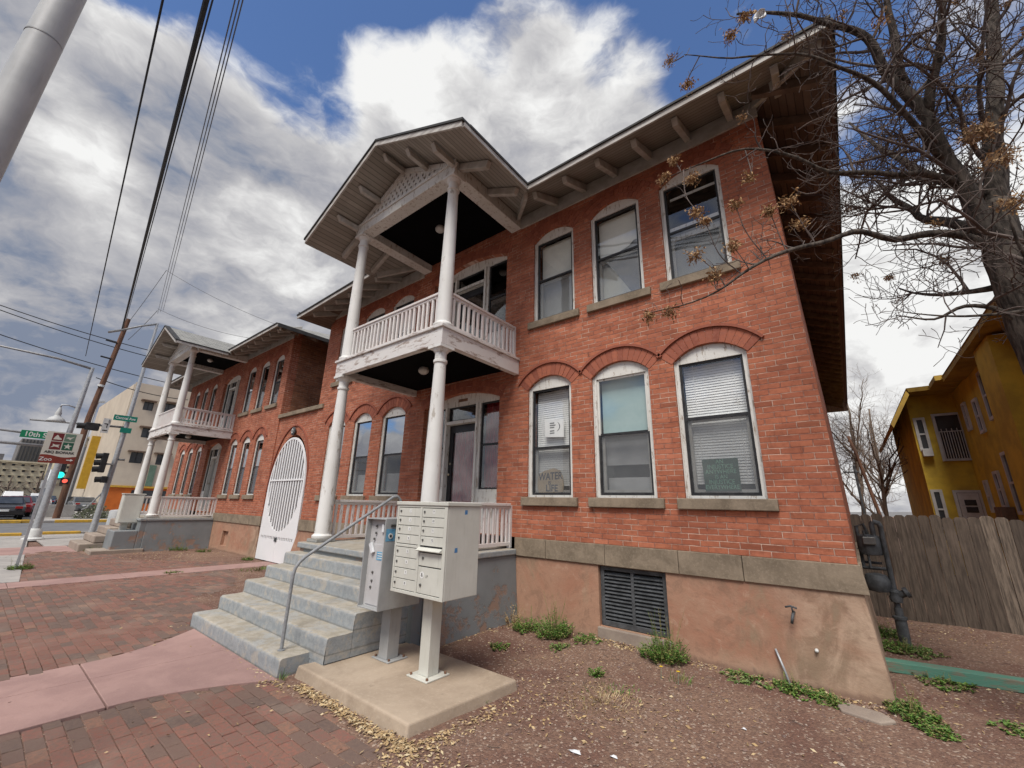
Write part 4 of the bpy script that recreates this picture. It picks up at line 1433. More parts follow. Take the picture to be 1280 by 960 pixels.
def house(root, P_):
    """terrace house: P_ holds the measured positions"""
    c = P_['c']; xl, xr = P_['xl'], P_['xr']; dzp = P_.get('dzp', 0)
    top = 7.06
    # ---- brick front with openings
    holes = []
    for (a, b_) in P_['low']: holes.append(opening(a, b_, 1.75, 3.49, 3.68))
    for (a, b_) in P_['upp']: holes.append(opening(a, b_, P_['uz'][0], P_['uz'][1], P_['uz'][2]))
    dl, dr = P_['door']
    ul, ur = P_['udoor']
    holes.append(opening(dl, dr, 1.16, 3.48, 3.68, 20))
    holes.append(opening(ul, ur, 4.10 + dzp, P_['uds'][0], P_['uds'][1], 20))
    slant = P_.get('slant', 0.0)
    outer = [(xl, 1.15), (xr, 1.15), (xr - slant, top), (xl, top)]
    wall = plate('wall', outer, holes, FY, FY + 0.26, 'brick', root)
    # side walls and back
    by = P_['back']
    b = MB()
    b.add([(xr, FY + 0.2605, 1.15), (xr, by, 1.15), (xr - slant, by, top), (xr - slant, FY + 0.2605, top)], [(0, 1, 2, 3)])
    b.add([(xr - 0.25, FY + 0.261, 1.15), (xr - 0.25, by, 1.15), (xr - 0.25 - slant, by, top), (xr - 0.25 - slant, FY + 0.261, top)], [(3, 2, 1, 0)])
    b.build('side_wall', P_['side_mat'], root)
    b = MB()
    b.add([(xl, FY + 0.2605, 1.15), (xl, by, 1.15), (xl, by, top), (xl, FY + 0.2605, top)], [(3, 2, 1, 0)])
    b.add([(xl, by, 0), (xr - slant, by, 0), (xr - slant, by, top), (xl, by, top)], [(0, 1, 2, 3)])
    b.build('rear_wall', 'brick_side', root)
    # ---- stone band, in blocks
    b = MB()
    rr_ = random.Random(9)
    segs = [(xl - 0.02, c - 1.43), (c + 1.43, xr + 0.02)]
    for xa, xb in segs:
        x = xa
        while x < xb - 0.01:
            L = rr_.uniform(0.55, 1.1)
            x2 = min(xb, x + L)
            if xb - x2 < 0.35: x2 = xb
            yy = FY - 0.035 + rr_.uniform(-0.003, 0.003)
            ex = 0.03 if x2 >= xr - 0.01 else 0
            b.hexa([(x + 0.003, yy, 0.892), (x2 - 0.003 + ex, yy, 0.892), (x2 - 0.003 + ex, FY + 0.25, 0.892), (x + 0.003, FY + 0.25, 0.892)],
                   [(x + 0.003, yy, 1.149), (x2 - 0.003, yy, 1.149), (x2 - 0.003, FY + 0.25, 1.149), (x + 0.003, FY + 0.25, 1.149)])
            x = x2
    b.box(xr - 0.2, xr + 0.03, FY + 0.2505, by, 0.892, 1.1485)
    b.build('stone_band', 'sandstone', root, bevel=0.006)
    # ---- foundation (battered end)
    fl, frr = P_['flare']
    for xa, xb, l_, r_, hol in ((xl, c - 1.44, fl, 0, P_['fhl']), (c + 1.44, xr, 0, frr, P_['fhr'])):
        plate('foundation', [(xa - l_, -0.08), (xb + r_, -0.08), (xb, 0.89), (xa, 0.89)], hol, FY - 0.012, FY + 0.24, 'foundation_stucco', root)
    b = MB()
    b.add([(xr + frr, FY + 0.241, -0.08), (xr + frr + 0.02, by, -0.08), (xr, by, 0.89), (xr, FY + 0.241, 0.89)], [(0, 1, 2, 3)])
    b.build('side_foundation', 'foundation_stucco', root)
    b = MB()
    b.add([(xl - fl, FY + 0.241, -0.08), (xl - fl, by, -0.08), (xl, by, 0.89), (xl, FY + 0.241, 0.89)], [(3, 2, 1, 0)])
    b.build('side_foundation', 'foundation_stucco', root)
    # ---- windows and doors
    for k, (a, b_) in enumerate(P_['low']):
        window(root, a, b_, 1.75, 3.49, 3.68, style=P_['slow'][k], midf=P_['mlow'][k], lite=P_['lite'], label=P_.get('llow', {}).get(k))
    for k, (a, b_) in enumerate(P_['upp']):
        window(root, a, b_, *P_['uz'], style=P_['supp'][k], hood=False, hoodband=0.29, rings=3, lite=P_['lite'], midf=0.50, label=P_.get('lupp', {}).get(k))
    d = door_unit(root, dl, dr, 1.16, 3.48, 3.68, style=P_['dstyle'][0])
    if P_['plaque']:
        b = MB(); b.box(dl + W_(dl, dr) * 0.44, dl + W_(dl, dr) * 0.56, FY + 0.092, FY + 0.0998, 3.535, 3.59)
        b.build('number_plate', 'rusty', d)
    door_unit(root, ul, ur, 4.10 + dzp, P_['uds'][0], P_['uds'][1], style=P_['dstyle'][1], upper=True)

    # ---- porch
    px = P_['pc']                      # porch centre
    h = 1.29
    yc = 3.72                          # column line
    z3 = dzp
    # base walls and floor
    plate('porch_wall', [(px - 1.44, -0.08), (px + 1.44, -0.08), (px + 1.44, 0.90), (px - 1.44, 0.90)], [], 3.46, 3.60, 'porch_wall_paint', root, bevel=0.01)
    for sx in (-1, 1):
        b = MB()
        xa, xb = sorted((px + sx * 1.44, px + sx * 1.24))
        k = 0.06 * sx
        b.hexa([(xa + k, 3.601, -0.08), (xb + k, 3.601, -0.08), (xb + k, FY - 0.013, -0.08), (xa + k, FY - 0.013, -0.08)],
               [(xa, 3.601, 0.90), (xb, 3.601, 0.90), (xb, FY - 0.013, 0.90), (xa, FY - 0.013, 0.90)])
        b.build('porch_side_wall', 'porch_wall_paint', root, bevel=0.01)
    b = MB(); b.box(px - 1.47, px + 1.47, 3.42, FY - 0.04, 0.902, 0.985)
    b.build('porch_floor', 'steps_painted_concrete', root, bevel=0.015)
    # columns
    for sx in (-1, 1):
        b = MB(); b.box(px + sx * h - 0.16, px + sx * h + 0.16, yc - 0.17, yc + 0.16, 0.986, 1.035)
        b.build('plinth', 'steps_painted_concrete', root, bevel=0.012)
        column(root, px + sx * h, yc, 1.036, 3.795 + z3, 0.122, 0.083)
        column(root, px + sx * h, yc, 4.10 + z3, 6.765 + z3, 0.112, 0.083)
    # balcony
    bx0, bx1, byf = px - 1.42, px + 1.42, 3.60
    b = MB()
    b.box(bx0, bx1, byf, byf + 0.10, 3.80 + z3, 4.05 + z3)
    b.box(bx0, bx0 + 0.10, byf + 0.1001, FY - 0.002, 3.80 + z3, 4.05 + z3)
    b.box(bx1 - 0.10, bx1, byf + 0.1001, FY - 0.002, 3.80 + z3, 4.05 + z3)
    bf = b.build('balcony', 'balcony_white', root, bevel=0.006)
    b = MB(); b.box(bx0 - 0.025, bx1 + 0.025, byf - 0.03, FY - 0.002, 4.051 + z3, 4.095 + z3)
    b.build('deck', 'balcony_white', bf, bevel=0.006)
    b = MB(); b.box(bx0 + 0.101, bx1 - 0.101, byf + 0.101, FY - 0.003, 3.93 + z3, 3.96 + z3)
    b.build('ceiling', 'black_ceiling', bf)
    yr = yc
    railing(root, (px - h + 0.11, yr), (px + h - 0.11, yr), 4.10 + z3, 4.72 + z3)
    for sx in (-1, 1):
        railing(root, (px + sx * (h + 0.02), yr + 0.11), (px + sx * (h + 0.02), FY - 0.05), 4.10 + z3, 4.72 + z3)
        b = MB(); xx = px + sx * (h + 0.02); b.box(xx - 0.03, xx + 0.03, FY - 0.049, FY - 0.001, 4.10 + z3, 4.72 + z3); b.build('rail_post', 'rail_white', root)
        railing(root, (px + sx * (h + 0.02), yr + 0.14), (px + sx * (h + 0.02), FY - 0.05), 0.99, 1.66)
        b = MB(); b.box(xx - 0.03, xx + 0.03, FY - 0.049, FY - 0.001, 0.99, 1.62); b.build('rail_post', 'rail_white', root)
    # ceiling lights
    for zz, yy in ((6.93 + z3, 4.55), (3.93 + z3, 4.45)):
        b = MB(); b.lathe([(0.001, -0.12), (0.05, -0.115), (0.085, -0.085), (0.095, -0.05), (0.08, -0.02), (0.075, -0.001)], (px + 0.02, yy, zz), 20)
        b.build('ceiling_light', 'lamp_globe', root, smooth=True)
    # entablature beam
    b = MB()
    zb0, zb1 = 6.77 + z3, 7.0 + z3
    b.box(px - 1.42, px + 1.42, 3.60, 3.84, zb0, zb1)
    b.box(px - 1.42, px - 1.18, 3.8401, FY - 0.002, zb0, zb1)
    b.box(px + 1.18, px + 1.42, 3.8401, FY - 0.002, zb0, zb1)
    b.build('porch_beam', 'white_trim', root, bevel=0.006)
    b = MB(); b.box(px - 1.445, px + 1.445, 3.575, 3.5999, zb1 - 0.055, zb1 - 0.002); b.build('beam_moulding', 'white_trim', root, bevel=0.006)
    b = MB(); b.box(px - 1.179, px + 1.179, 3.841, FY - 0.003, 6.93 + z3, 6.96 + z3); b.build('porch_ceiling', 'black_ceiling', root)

    # ---- porch gable roof
    hw = 2.22; ze = 6.62 + z3; yf = 3.0; zr = ze + SL * hw
    T = 0.075                                  # roof thickness
    ye = P_['ey']
    yv = ye + (zr - 6.62) / SL                 # where the ridge dies into the main slope
    y_e = ye + (ze - 6.62) / SL
    def slope(zoff, name, mat, par, inset=0.0):
        b = MB()
        for sx in (-1, 1):
            pts = [(px + sx * (hw - inset), yf + inset, ze + SL * inset), (px + sx * (hw - inset), max(ye, y_e), ze + SL * inset), (px, yv, zr), (px, yf + inset, zr)]
            pts = [(p[0], p[1], p[2] + zoff) for p in pts]
            b.add(pts, [(0, 1, 2, 3) if sx > 0 else (3, 2, 1, 0)])
        return b.build(name, mat, par)
    pr = slope(T, 'porch_roof', 'shingles', root)
    slope(0.0, 'soffit', 'boards_along_y', pr, 0.001)
    b = MB()
    for sx in (-1, 1):
        # rake board
        a0 = (px, yf, zr + T / 2); a1 = (px + sx * hw, yf, ze + T / 2)
        b.add([(px, yf - 0.03, zr - 0.03), (px + sx * hw, yf - 0.03, ze - 0.03), (px + sx * hw, yf - 0.03, ze + T - 0.01), (px, yf - 0.03, zr + T - 0.01),
               (px, yf + 0.0, zr - 0.03), (px + sx * hw, yf + 0.0, ze - 0.03), (px + sx * hw, yf + 0.0, ze + T - 0.01), (px, yf + 0.0, zr + T - 0.01)],
              [(0, 1, 2, 3), (7, 6, 5, 4), (0, 4, 5, 1), (1, 5, 6, 2), (2, 6, 7, 3), (3, 7, 4, 0)])
        # side fascia
        xa, xb = sorted((px + sx * hw, px + sx * (hw + 0.025)))
        b.box(xa, xb, yf, ye, ze - 0.02, ze + T - 0.01)
    b.build('fascia', 'fascia_paint', pr)
    b = MB()
    for sx in (-1, 1):
        b.add([(px, yf - 0.05, zr + T - 0.008), (px + sx * (hw + 0.03), yf - 0.05, ze + T - 0.02), (px + sx * (hw + 0.03), yf - 0.05, ze + T + 0.02), (px, yf - 0.05, zr + T + 0.03),
               (px, yf + 0.1, zr + T - 0.008), (px + sx * (hw + 0.03), yf + 0.1, ze + T - 0.02), (px + sx * (hw + 0.03), yf + 0.1, ze + T + 0.02), (px, yf + 0.1, zr + T + 0.03)],
              [(0, 1, 2, 3), (7, 6, 5, 4), (0, 4, 5, 1), (1, 5, 6, 2), (2, 6, 7, 3), (3, 7, 4, 0)])
        xa, xb = sorted((px + sx * (hw - 0.05), px + sx * (hw + 0.04)))
        b.box(xa, xb, yf + 0.1001, ye, ze + T - 0.02, ze + T + 0.02)
    b.build('roof_edge', 'fascia_dark', pr)
    # gable panel with lattice holes
    gz = zb1 + 0.001
    gy = 3.62
    hwg = (zr - gz - 0.03) / SL
    lh = []
    if not P_['lite']:
        for iz in range(7):
            z_ = gz + 0.10 + iz * 0.10
            for ix in range(-11, 12):
                x_ = ix * 0.125 + (0.0625 if iz % 2 else 0)
                if abs(x_) < (zr - z_ - 0.16) / SL and abs(x_) < 1.35:
                    lh.append([(px + x_, z_ - 0.037), (px + x_ + 0.030, z_), (px + x_, z_ + 0.037), (px + x_ - 0.030, z_)])
    plate('gable', [(px - min(hwg, 1.42), gz), (px + min(hwg, 1.42), gz), (px + min(hwg, 1.42), max(gz + 0.01, zr - 0.03 - SL * 1.42)), (px, zr - 0.02), (px - min(hwg, 1.42), max(gz + 0.01, zr - 0.03 - SL * 1.42))], lh, gy, gy + 0.02, 'white_trim', pr)
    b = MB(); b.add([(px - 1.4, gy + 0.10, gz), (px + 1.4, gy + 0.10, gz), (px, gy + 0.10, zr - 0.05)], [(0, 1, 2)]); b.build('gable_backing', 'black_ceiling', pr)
    b = MB()
    for sx in (-1, 1):
        b.bar((px, gy - 0.012, zr - 0.10), (px + sx * 1.45, gy - 0.012, zr - 0.10 - SL * 1.45), 0.024, 0.09)
    b.build('gable_trim', 'white_trim', pr)
    # lookouts carrying the front overhang
    def zdk(x): return ze + SL * (hw - abs(x - px))
    for u in (-1.38, -0.70, 0.0, 0.70, 1.38):
        x_ = px + u
        zt_ = zdk(x_) - 0.012 - (0.03 if u == 0 else abs(SL * 0.04))
        m = MB()
        ya, yb = yf + 0.14, (gy - 0.013 if abs(u) < 1.45 else 5.0 if abs(u) > 1.9 else gy - 0.013)
        if abs(u) > 1.9: continue
        m.hexa([(x_ - 0.04, ya + 0.07, zt_ - 0.12), (x_ + 0.04, ya + 0.07, zt_ - 0.12), (x_ + 0.04, yb, zt_ - 0.12), (x_ - 0.04, yb, zt_ - 0.12)],
               [(x_ - 0.04, ya, zt_ - 0.02), (x_ + 0.04, ya, zt_ - 0.02), (x_ + 0.04, yb, zt_ - 0.02), (x_ - 0.04, yb, zt_ - 0.02)])
        m.build('lookout', 'timber_painted', pr, bevel=0.004, seg=1)
    for sx in (-1, 1):
        for y_ in (3.72, 4.42, 5.1):
            m = MB()
            xa, xb = px + sx * 1.421, px + sx * 2.08
            q = []
            za, zb_ = zdk(xa) - 0.015, zdk(xb) - 0.015
            m.add([(xa, y_ - 0.04, za - 0.13), (xb - sx * 0.05, y_ - 0.04, zb_ - 0.11), (xb, y_ - 0.04, zb_), (xa, y_ - 0.04, za),
                   (xa, y_ + 0.04, za - 0.13), (xb - sx * 0.05, y_ + 0.04, zb_ - 0.11), (xb, y_ + 0.04, zb_), (xa, y_ + 0.04, za)],
                  [(0, 1, 2, 3), (7, 6, 5, 4), (0, 4, 5, 1), (1, 5, 6, 2), (2, 6, 7, 3), (3, 7, 4, 0)])
            if y_ < 5: m.build('rafter', 'timber_painted', pr, bevel=0.004, seg=1)

    # ---- main hip roof
    ex0, ex1 = P_['eave']
    zE = 6.62
    yb_ = by + 0.6
    half = (ex1 - ex0) / 2
    rz = zE + SL * half
    ry0, ry1 = ye + half, yb_ - half
    mx_ = (ex0 + ex1) / 2
    sag = P_.get('sag', 0.0)
    def zc_(x):        # small sag of the left end of the eave
        return -sag * max(0.0, min(1.0, (px - hw - x) / max(0.1, px - hw - ex0)))
    def roof_mesh(zoff, name, mat, par, front=True, sides=True):
        b = MB()
        A = (ex0, ye, zE + zc_(ex0)); B_ = (px - hw, ye, zE); V = (px, ye + (zr - zE) / SL, zr); C_ = (px + hw, ye, zE); Dd = (ex1, ye, zE)
        R0 = (mx_, ry0, rz); R1 = (mx_, ry1, rz); E_ = (ex1, yb_, zE); F_ = (ex0, yb_, zE)
        pts = [A, B_, V, C_, Dd, R0, R1, E_, F_]
        pts = [(p[0], p[1], p[2] + zoff) for p in pts]
        if front: b.add(pts, [(0, 1, 2, 5), (2, 3, 4, 5)]) if False else b.add([pts[k_] for k_ in (0, 1, 2, 3, 4, 5)], [(0, 1, 2, 5), (2, 3, 4, 5)])
        if sides: b.add([pts[k_] for k_ in (0, 4, 5, 6, 7, 8)], [(1, 4, 3, 2), (5, 0, 2, 3), (4, 5, 3)])
        return b.build(name, mat, par)
    rf = roof_mesh(T, 'roof', 'shingles', root)
    roof_mesh(0.0, 'front_soffit', 'boards_along_x', rf, True, False)
    roof_mesh(0.0, 'side_soffit', P_['side_soffit'], rf, False, True)
    b = MB()
    def fas(p, q, out, h0, h1, th=0.025):
        p = Vector(p); q = Vector(q); o_ = Vector(out) * th
        b.add([p + Vector((0, 0, h0)), q + Vector((0, 0, h0)), q + Vector((0, 0, h1)), p + Vector((0, 0, h1)),
               p + o_ + Vector((0, 0, h0)), q + o_ + Vector((0, 0, h0)), q + o_ + Vector((0, 0, h1)), p + o_ + Vector((0, 0, h1))],
              [(0, 1, 2, 3), (7, 6, 5, 4), (0, 4, 5, 1), (1, 5, 6, 2), (2, 6, 7, 3), (3, 7, 4, 0)])
    fas((ex0, ye, zE + zc_(ex0)), (px - hw, ye, zE), (0, -1, 0), -0.02, T - 0.012)
    b.build('front_fascia', 'fascia_paint', rf)
    b = MB()
    fas((px + hw, ye, zE), (ex1, ye, zE), (0, -1, 0), -0.02, T - 0.012)
    b.build('front_fascia', 'fascia_paint', rf)
    b = MB()
    fas((ex0, ye, zE + zc_(ex0)), (px - hw, ye, zE), (0, -1, 0), T - 0.011, T + 0.02, 0.05)
    fas((px + hw, ye, zE), (ex1, ye, zE), (0, -1, 0), T - 0.011, T + 0.02, 0.05)
    fas((ex1, ye, zE), (ex1, yb_, zE), (1, 0, 0), -0.02, T + 0.02, 0.02)
    fas((ex0, ye, zE), (ex0, yb_, zE), (-1, 0, 0), -0.02, T + 0.0, 0.02)
    b.build('roof_edge', 'fascia_dark', rf)
    # frieze board against the wall
    b = MB(); b.box(xl - 0.02, px - 1.421, FY - 0.03, FY - 0.001, 6.70, 6.98); b.build('frieze', 'timber_painted', rf)
    b = MB(); b.box(px + 1.421, xr - slant + 0.02, FY - 0.03, FY - 0.001, 6.76, 7.02); b.build('frieze', 'timber_painted', rf)
    # front rafters
    def rafter_front(x_):
        m = MB()
        sg = zc_(x_)
        def zd(y_): return zE + SL * (y_ - ye) - 0.012 + sg
        y0_, y1_ = ye + 0.16, FY - 0.031
        m.add([(x_ - 0.04, y0_ + 0.05, zd(y0_) - 0.10), (x_ - 0.04, y1_, zd(y1_) - 0.15), (x_ - 0.04, y1_, zd(y1_)), (x_ - 0.04, y0_, zd(y0_)),
               (x_ + 0.04, y0_ + 0.05, zd(y0_) - 0.10), (x_ + 0.04, y1_, zd(y1_) - 0.15), (x_ + 0.04, y1_, zd(y1_)), (x_ + 0.04, y0_, zd(y0_))],
              [(0, 1, 2, 3), (7, 6, 5, 4), (0, 4, 5, 1), (1, 5, 6, 2), (2, 6, 7, 3), (3, 7, 4, 0)])
        m.build('rafter', 'timber_painted', rf, bevel=0.004, seg=1)
    x_ = px + hw + 0.02
    while x_ < ex1 - 0.3:
        rafter_front(x_); x_ += 0.575
    x_ = px - hw - 0.1
    while x_ > ex0 + 0.1:
        rafter_front(x_); x_ -= 0.575
    # side rafters (alley side)
    if P_['side_rafters']:
        mt = 'timber_brown'
        y_ = FY - 0.25
        while y_ < by and y_ < 26:
            m = MB()
            xa, xb = xr - slant + 0.002, ex1 - 0.1
            def zs_(x_): return zE + SL * (ex1 - x_) - 0.012
            m.add([(xa, y_ - 0.04, zs_(xa) - 0.15), (xb - 0.05, y_ - 0.04, zs_(xb) - 0.10), (xb, y_ - 0.04, zs_(xb)), (xa, y_ - 0.04, zs_(xa)),
                   (xa, y_ + 0.04, zs_(xa) - 0.15), (xb - 0.05, y_ + 0.04, zs_(xb) - 0.10), (xb, y_ + 0.04, zs_(xb)), (xa, y_ + 0.04, zs_(xa))],
                  [(3, 2, 1, 0), (4, 5, 6, 7), (1, 5, 4, 0), (2, 6, 5, 1), (3, 7, 6, 2), (0, 4, 7, 3)])
            m.build('rafter', mt, rf)
            y_ += 0.62
        # hip rafter
        m = MB()
        p = Vector((xr - slant, FY - 0.03, zE + SL * (FY - ye) - 0.09)); q = Vector((ex1 - 0.12, ye + 0.12, zE + SL * 0.12 - 0.07))
        m.bar(p, q, 0.06, 0.12)
        m.build('hip_rafter', 'timber_painted', rf)
    # valley rafters beside the porch
    for sx in (-1, 1):
        m = MB()
        m.bar((px + sx * (hw - 0.1), ye + 0.09, zE - 0.0), (px + sx * (hw - 0.1 - (FY - 0.03 - ye - 0.09)), FY - 0.03, zE + SL * (FY - 0.03 - ye - 0.09) - 0.0), 0.06, 0.13)
        m.build('valley_rafter', 'timber_painted', rf)
    return root


def W_(a, b_):
    return b_ - a


near = empty('brick_rowhouse', (-5.6, FY, 0), 'nearer red brick rowhouse with white two-storey porch and stone steps', 'building', 'matching brick rowhouses')
house(near, dict(c=-5.59, pc=-5.58, xl=-11.15, xr=-0.03, slant=0.14, back=26.0, ey=4.5, eave=(-11.30, 0.66), sag=0.12,
                 low=[(-3.95, -3.13), (-2.77, -1.90), (-1.56, -0.69), (-8.06, -7.23), (-9.21, -8.47), (-10.42, -9.62)],
                 upp=[(-3.86, -3.03), (-2.70, -1.86), (-1.54, -0.70), (-8.15, -7.32), (-9.32, -8.47), (-10.48, -9.64)],
                 slow=['blind', 'teal', 'blind', 'screen', 'screen', 'screen'], mlow=[0.43, 0.50, 0.56, 0.5, 0.5, 0.5],
                 supp=['shade', 'torn', 'open_top', 'shade', 'shade', 'shade'],
                 uz=(4.70, 6.30, 6.47), door=(-6.60, -4.58), udoor=(-6.60, -4.50), uds=(6.36, 6.55),
                 dstyle=('dark', 'open'), plaque=True, lite=False, side_mat='brick', side_rafters=True, side_soffit='boards_bare_brown',
                 flare=(0.45, 0.09), fhl=[], fhr=[rect(-2.76, -1.87, 0.17, 0.885)],
                 llow={0: 'window with protest signs', 1: 'window with white upper sash and teal shade', 2: 'widest-looking window with green card'},
                 lupp={2: 'window with dropped sash'}))
# front steps of the nearer house
def stairs(parent, x0, x1, ys, rise, yback, mat, seed=1, amp=0.006, xr0=None):
    """swept stair profile with worn, rounded nosings"""
    prof = [(ys[0], -0.06)]
    R_ = 0.028
    for k, y_ in enumerate(ys):
        z = rise * (k + 1)
        if k: prof.append((y_ - 0.004, rise * k + 0.004))
        for t_ in (0.35, 0.7): prof.append((y_, rise * k + (z - R_ - rise * k) * t_))
        for j_ in range(5):
            a = pi - (pi / 2) * j_ / 4
            prof.append((y_ + R_ + R_ * cos(a), z - R_ + R_ * sin(a)))
        yn = ys[k + 1] if k + 1 < len(ys) else yback
        for t_ in (0.3, 0.65): prof.append((y_ + R_ + (yn - y_ - R_) * t_, z))
    prof.append((yback, rise * len(ys)))
    N_ = 90
    m = MB()
    n = len(prof)
    vs = []
    for i_ in range(N_ + 1):
        x = x0 + (x1 - x0) * i_ / N_
        e_ = min(i_, N_ - i_)
        rnd_in = 0.022 if e_ == 0 else (0.007 if e_ == 1 else 0.0)
        for j_, (y_, z_) in enumerate(prof):
            q = Vector((x * 2.2, y_ * 4, z_ * 4 + seed))
            a = noise.noise(q) * amp + noise.noise(q * 4.5) * amp * 0.5
            c2 = noise.noise(q * 9 + Vector((5, 5, 5)))
            chip = max(0.0, c2 - 0.35) * 0.03 if (z_ % rise) > rise * 0.8 or (z_ % rise) < 1e-4 else 0
            vs.append((x, y_ + a + chip + rnd_in * 0.4, z_ + a * 0.5 - chip * 0.6 - rnd_in * 0.4))
    fs = [(i_ * n + j_, (i_ + 1) * n + j_, (i_ + 1) * n + j_ + 1, i_ * n + j_ + 1) for i_ in range(N_) for j_ in range(n - 1)]
    m.add(vs, fs)
    # ends: fan down to the ground line
    for i_, flip in ((0, True), (N_, False)):
        x = x0 if i_ == 0 else x1
        base = [(x, p[0], -0.06) for p in prof]
        top = [vs[i_ * n + j_] for j_ in range(n)]
        out = 0.008 if flip else -0.008
        top2 = [(t_[0] - out * 0.0, t_[1], t_[2]) for t_ in top]
        m.add(top2 + base, [((j_, j_ + 1, n + j_ + 1, n + j_) if flip else (n + j_, n + j_ + 1, j_ + 1, j_)) for j_ in range(n - 1)])
    return m.build('front_steps', mat, parent, smooth=True, ang=38)


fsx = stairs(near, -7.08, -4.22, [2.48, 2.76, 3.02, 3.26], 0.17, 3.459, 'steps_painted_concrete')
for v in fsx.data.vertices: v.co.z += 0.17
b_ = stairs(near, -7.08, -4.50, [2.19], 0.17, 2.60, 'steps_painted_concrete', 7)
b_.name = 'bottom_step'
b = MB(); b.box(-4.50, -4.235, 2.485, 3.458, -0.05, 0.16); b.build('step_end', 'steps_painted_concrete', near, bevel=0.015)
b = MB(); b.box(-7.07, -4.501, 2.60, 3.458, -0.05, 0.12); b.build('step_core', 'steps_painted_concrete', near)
# louvred basement vent
b = MB()
vx0, vx1, vz0, vz1 = -2.75, -1.88, 0.175, 0.88
b.box(vx0, vx0 + 0.05, FY + 0.03, FY + 0.08, vz0, vz1); b.box(vx1 - 0.05, vx1, FY + 0.03, FY + 0.08, vz0, vz1)
b.box(vx0 + 0.05, vx1 - 0.05, FY + 0.03, FY + 0.08, vz1 - 0.05, vz1); b.box(vx0 + 0.05, vx1 - 0.05, FY + 0.03, FY + 0.08, vz0, vz0 + 0.06)
xm = (vx0 + vx1) / 2
b.box(xm - 0.02, xm + 0.02, FY + 0.03, FY + 0.07, vz0 + 0.06, vz1 - 0.05)
vt = b.build('basement_vent', 'meter_grey', near, bevel=0.004)
vt['label'] = 'dark louvred basement vent'
b = MB()
for k in range(13):
    z = vz0 + 0.08 + k * 0.043
    b.hexa([(vx0 + 0.05, FY + 0.035, z), (vx1 - 0.05, FY + 0.035, z), (vx1 - 0.05, FY + 0.075, z + 0.028), (vx0 + 0.05, FY + 0.075, z + 0.028)],
           [(vx0 + 0.05, FY + 0.035, z + 0.006), (vx1 - 0.05, FY + 0.035, z + 0.006), (vx1 - 0.05, FY + 0.075, z + 0.034), (vx0 + 0.05, FY + 0.075, z + 0.034)])
b.build('louvre', 'meter_grey', vt)
b = MB(); b.box(vx0, vx1, FY + 0.09, FY + 0.10, vz0, vz1); b.build('vent_backing', 'dark_room', vt)
b = MB(); b.box(vx0 - 0.03, vx1 + 0.05, FY - 0.05, FY + 0.1, -0.05, 0.165); b.build('vent_sill', 'tan_stone', vt, bevel=0.012)
# hose bib on the foundation, knob, drain pipe
b = MB()
b.tube([(-0.61, FY - 0.012, 0.66), (-0.61, FY - 0.08, 0.66), (-0.62, FY - 0.11, 0.62), (-0.63, FY - 0.115, 0.57)], [0.014, 0.014, 0.013, 0.012], 8)
b.tube([(-0.67, FY - 0.10, 0.71), (-0.62, FY - 0.10, 0.725), (-0.57, FY - 0.10, 0.71)], 0.009, 6)
b.tube([(-0.61, FY - 0.08, 0.66), (-0.615, FY - 0.10, 0.72)], 0.008, 6)
b.build('hose_bib', 'meter_grey', near, smooth=True)
b = MB(); b.tube([(-0.47, FY - 0.012, 0.35), (-0.47, FY - 0.045, 0.35)], [0.018, 0.014], 10); b.build('pipe_stub', 'label_white', near, smooth=True)

far_h = empty('brick_rowhouse', (-18.9, FY, 0), 'farther red brick rowhouse with shingled porch gable beyond the white gate', 'building', 'matching brick rowhouses')
lowf = [(-15.07, -14.42), (-16.16, -15.51), (-17.26, -16.61), (-21.03, -20.38), (-22.13, -21.48), (-23.24, -22.58)]
uppf = [(-14.66, -13.99), (-15.8, -15.12), (-16.95, -16.25), (-20.9, -20.25), (-22.0, -21.35), (-23.1, -22.45)]
house(far_h, dict(c=-18.85, pc=-18.73, xl=-23.95, xr=-13.55, slant=0.0, back=22.0, ey=4.5, eave=(-24.5, -12.6), dzp=-0.10,
                  low=lowf, upp=uppf, slow=['dark', 'dark', 'dark', 'dark', 'dark', 'dark'], mlow=[0.5] * 6,
                  supp=['dark', 'dark', 'dark', 'pale_half', 'pale_half', 'pale_half'],
                  uz=(4.60, 6.18, 6.34), door=(-19.65, -18.13), udoor=(-19.4, -17.7), uds=(6.15, 6.36),
                  dstyle=('grey', 'open'), plaque=False, lite=True, side_mat='brick_side', side_rafters=True, side_soffit='boards_along_y',
                  flare=(0.1, 0.10), fhl=[], fhr=[rect(-16.25, -15.75, 0.18, 0.62)]))
b = MB(); b.box(-16.25, -15.75, FY + 0.08, FY + 0.10, 0.18, 0.62); b.build('basement_vent', 'foundation_stucco', far_h)
# its small flight of concrete steps to the street
b = MB()
for k, y_ in enumerate([2.36, 2.66, 2.94, 3.2]):
    z0 = -0.05 if k == 0 else 0.22 * k + 0.001
    b.box(-20.2, -17.45 - 0.9, y_, 3.459, z0, 0.22 * (k + 1))
b.build('front_steps', 'tan_stone', far_h, bevel=0.03, seg=2)
b = MB(); b.box(-18.34, -17.3, 2.9, 3.458, -0.05, 0.62); b.build('stair_wall', 'porch_wall_paint', far_h, bevel=0.02)

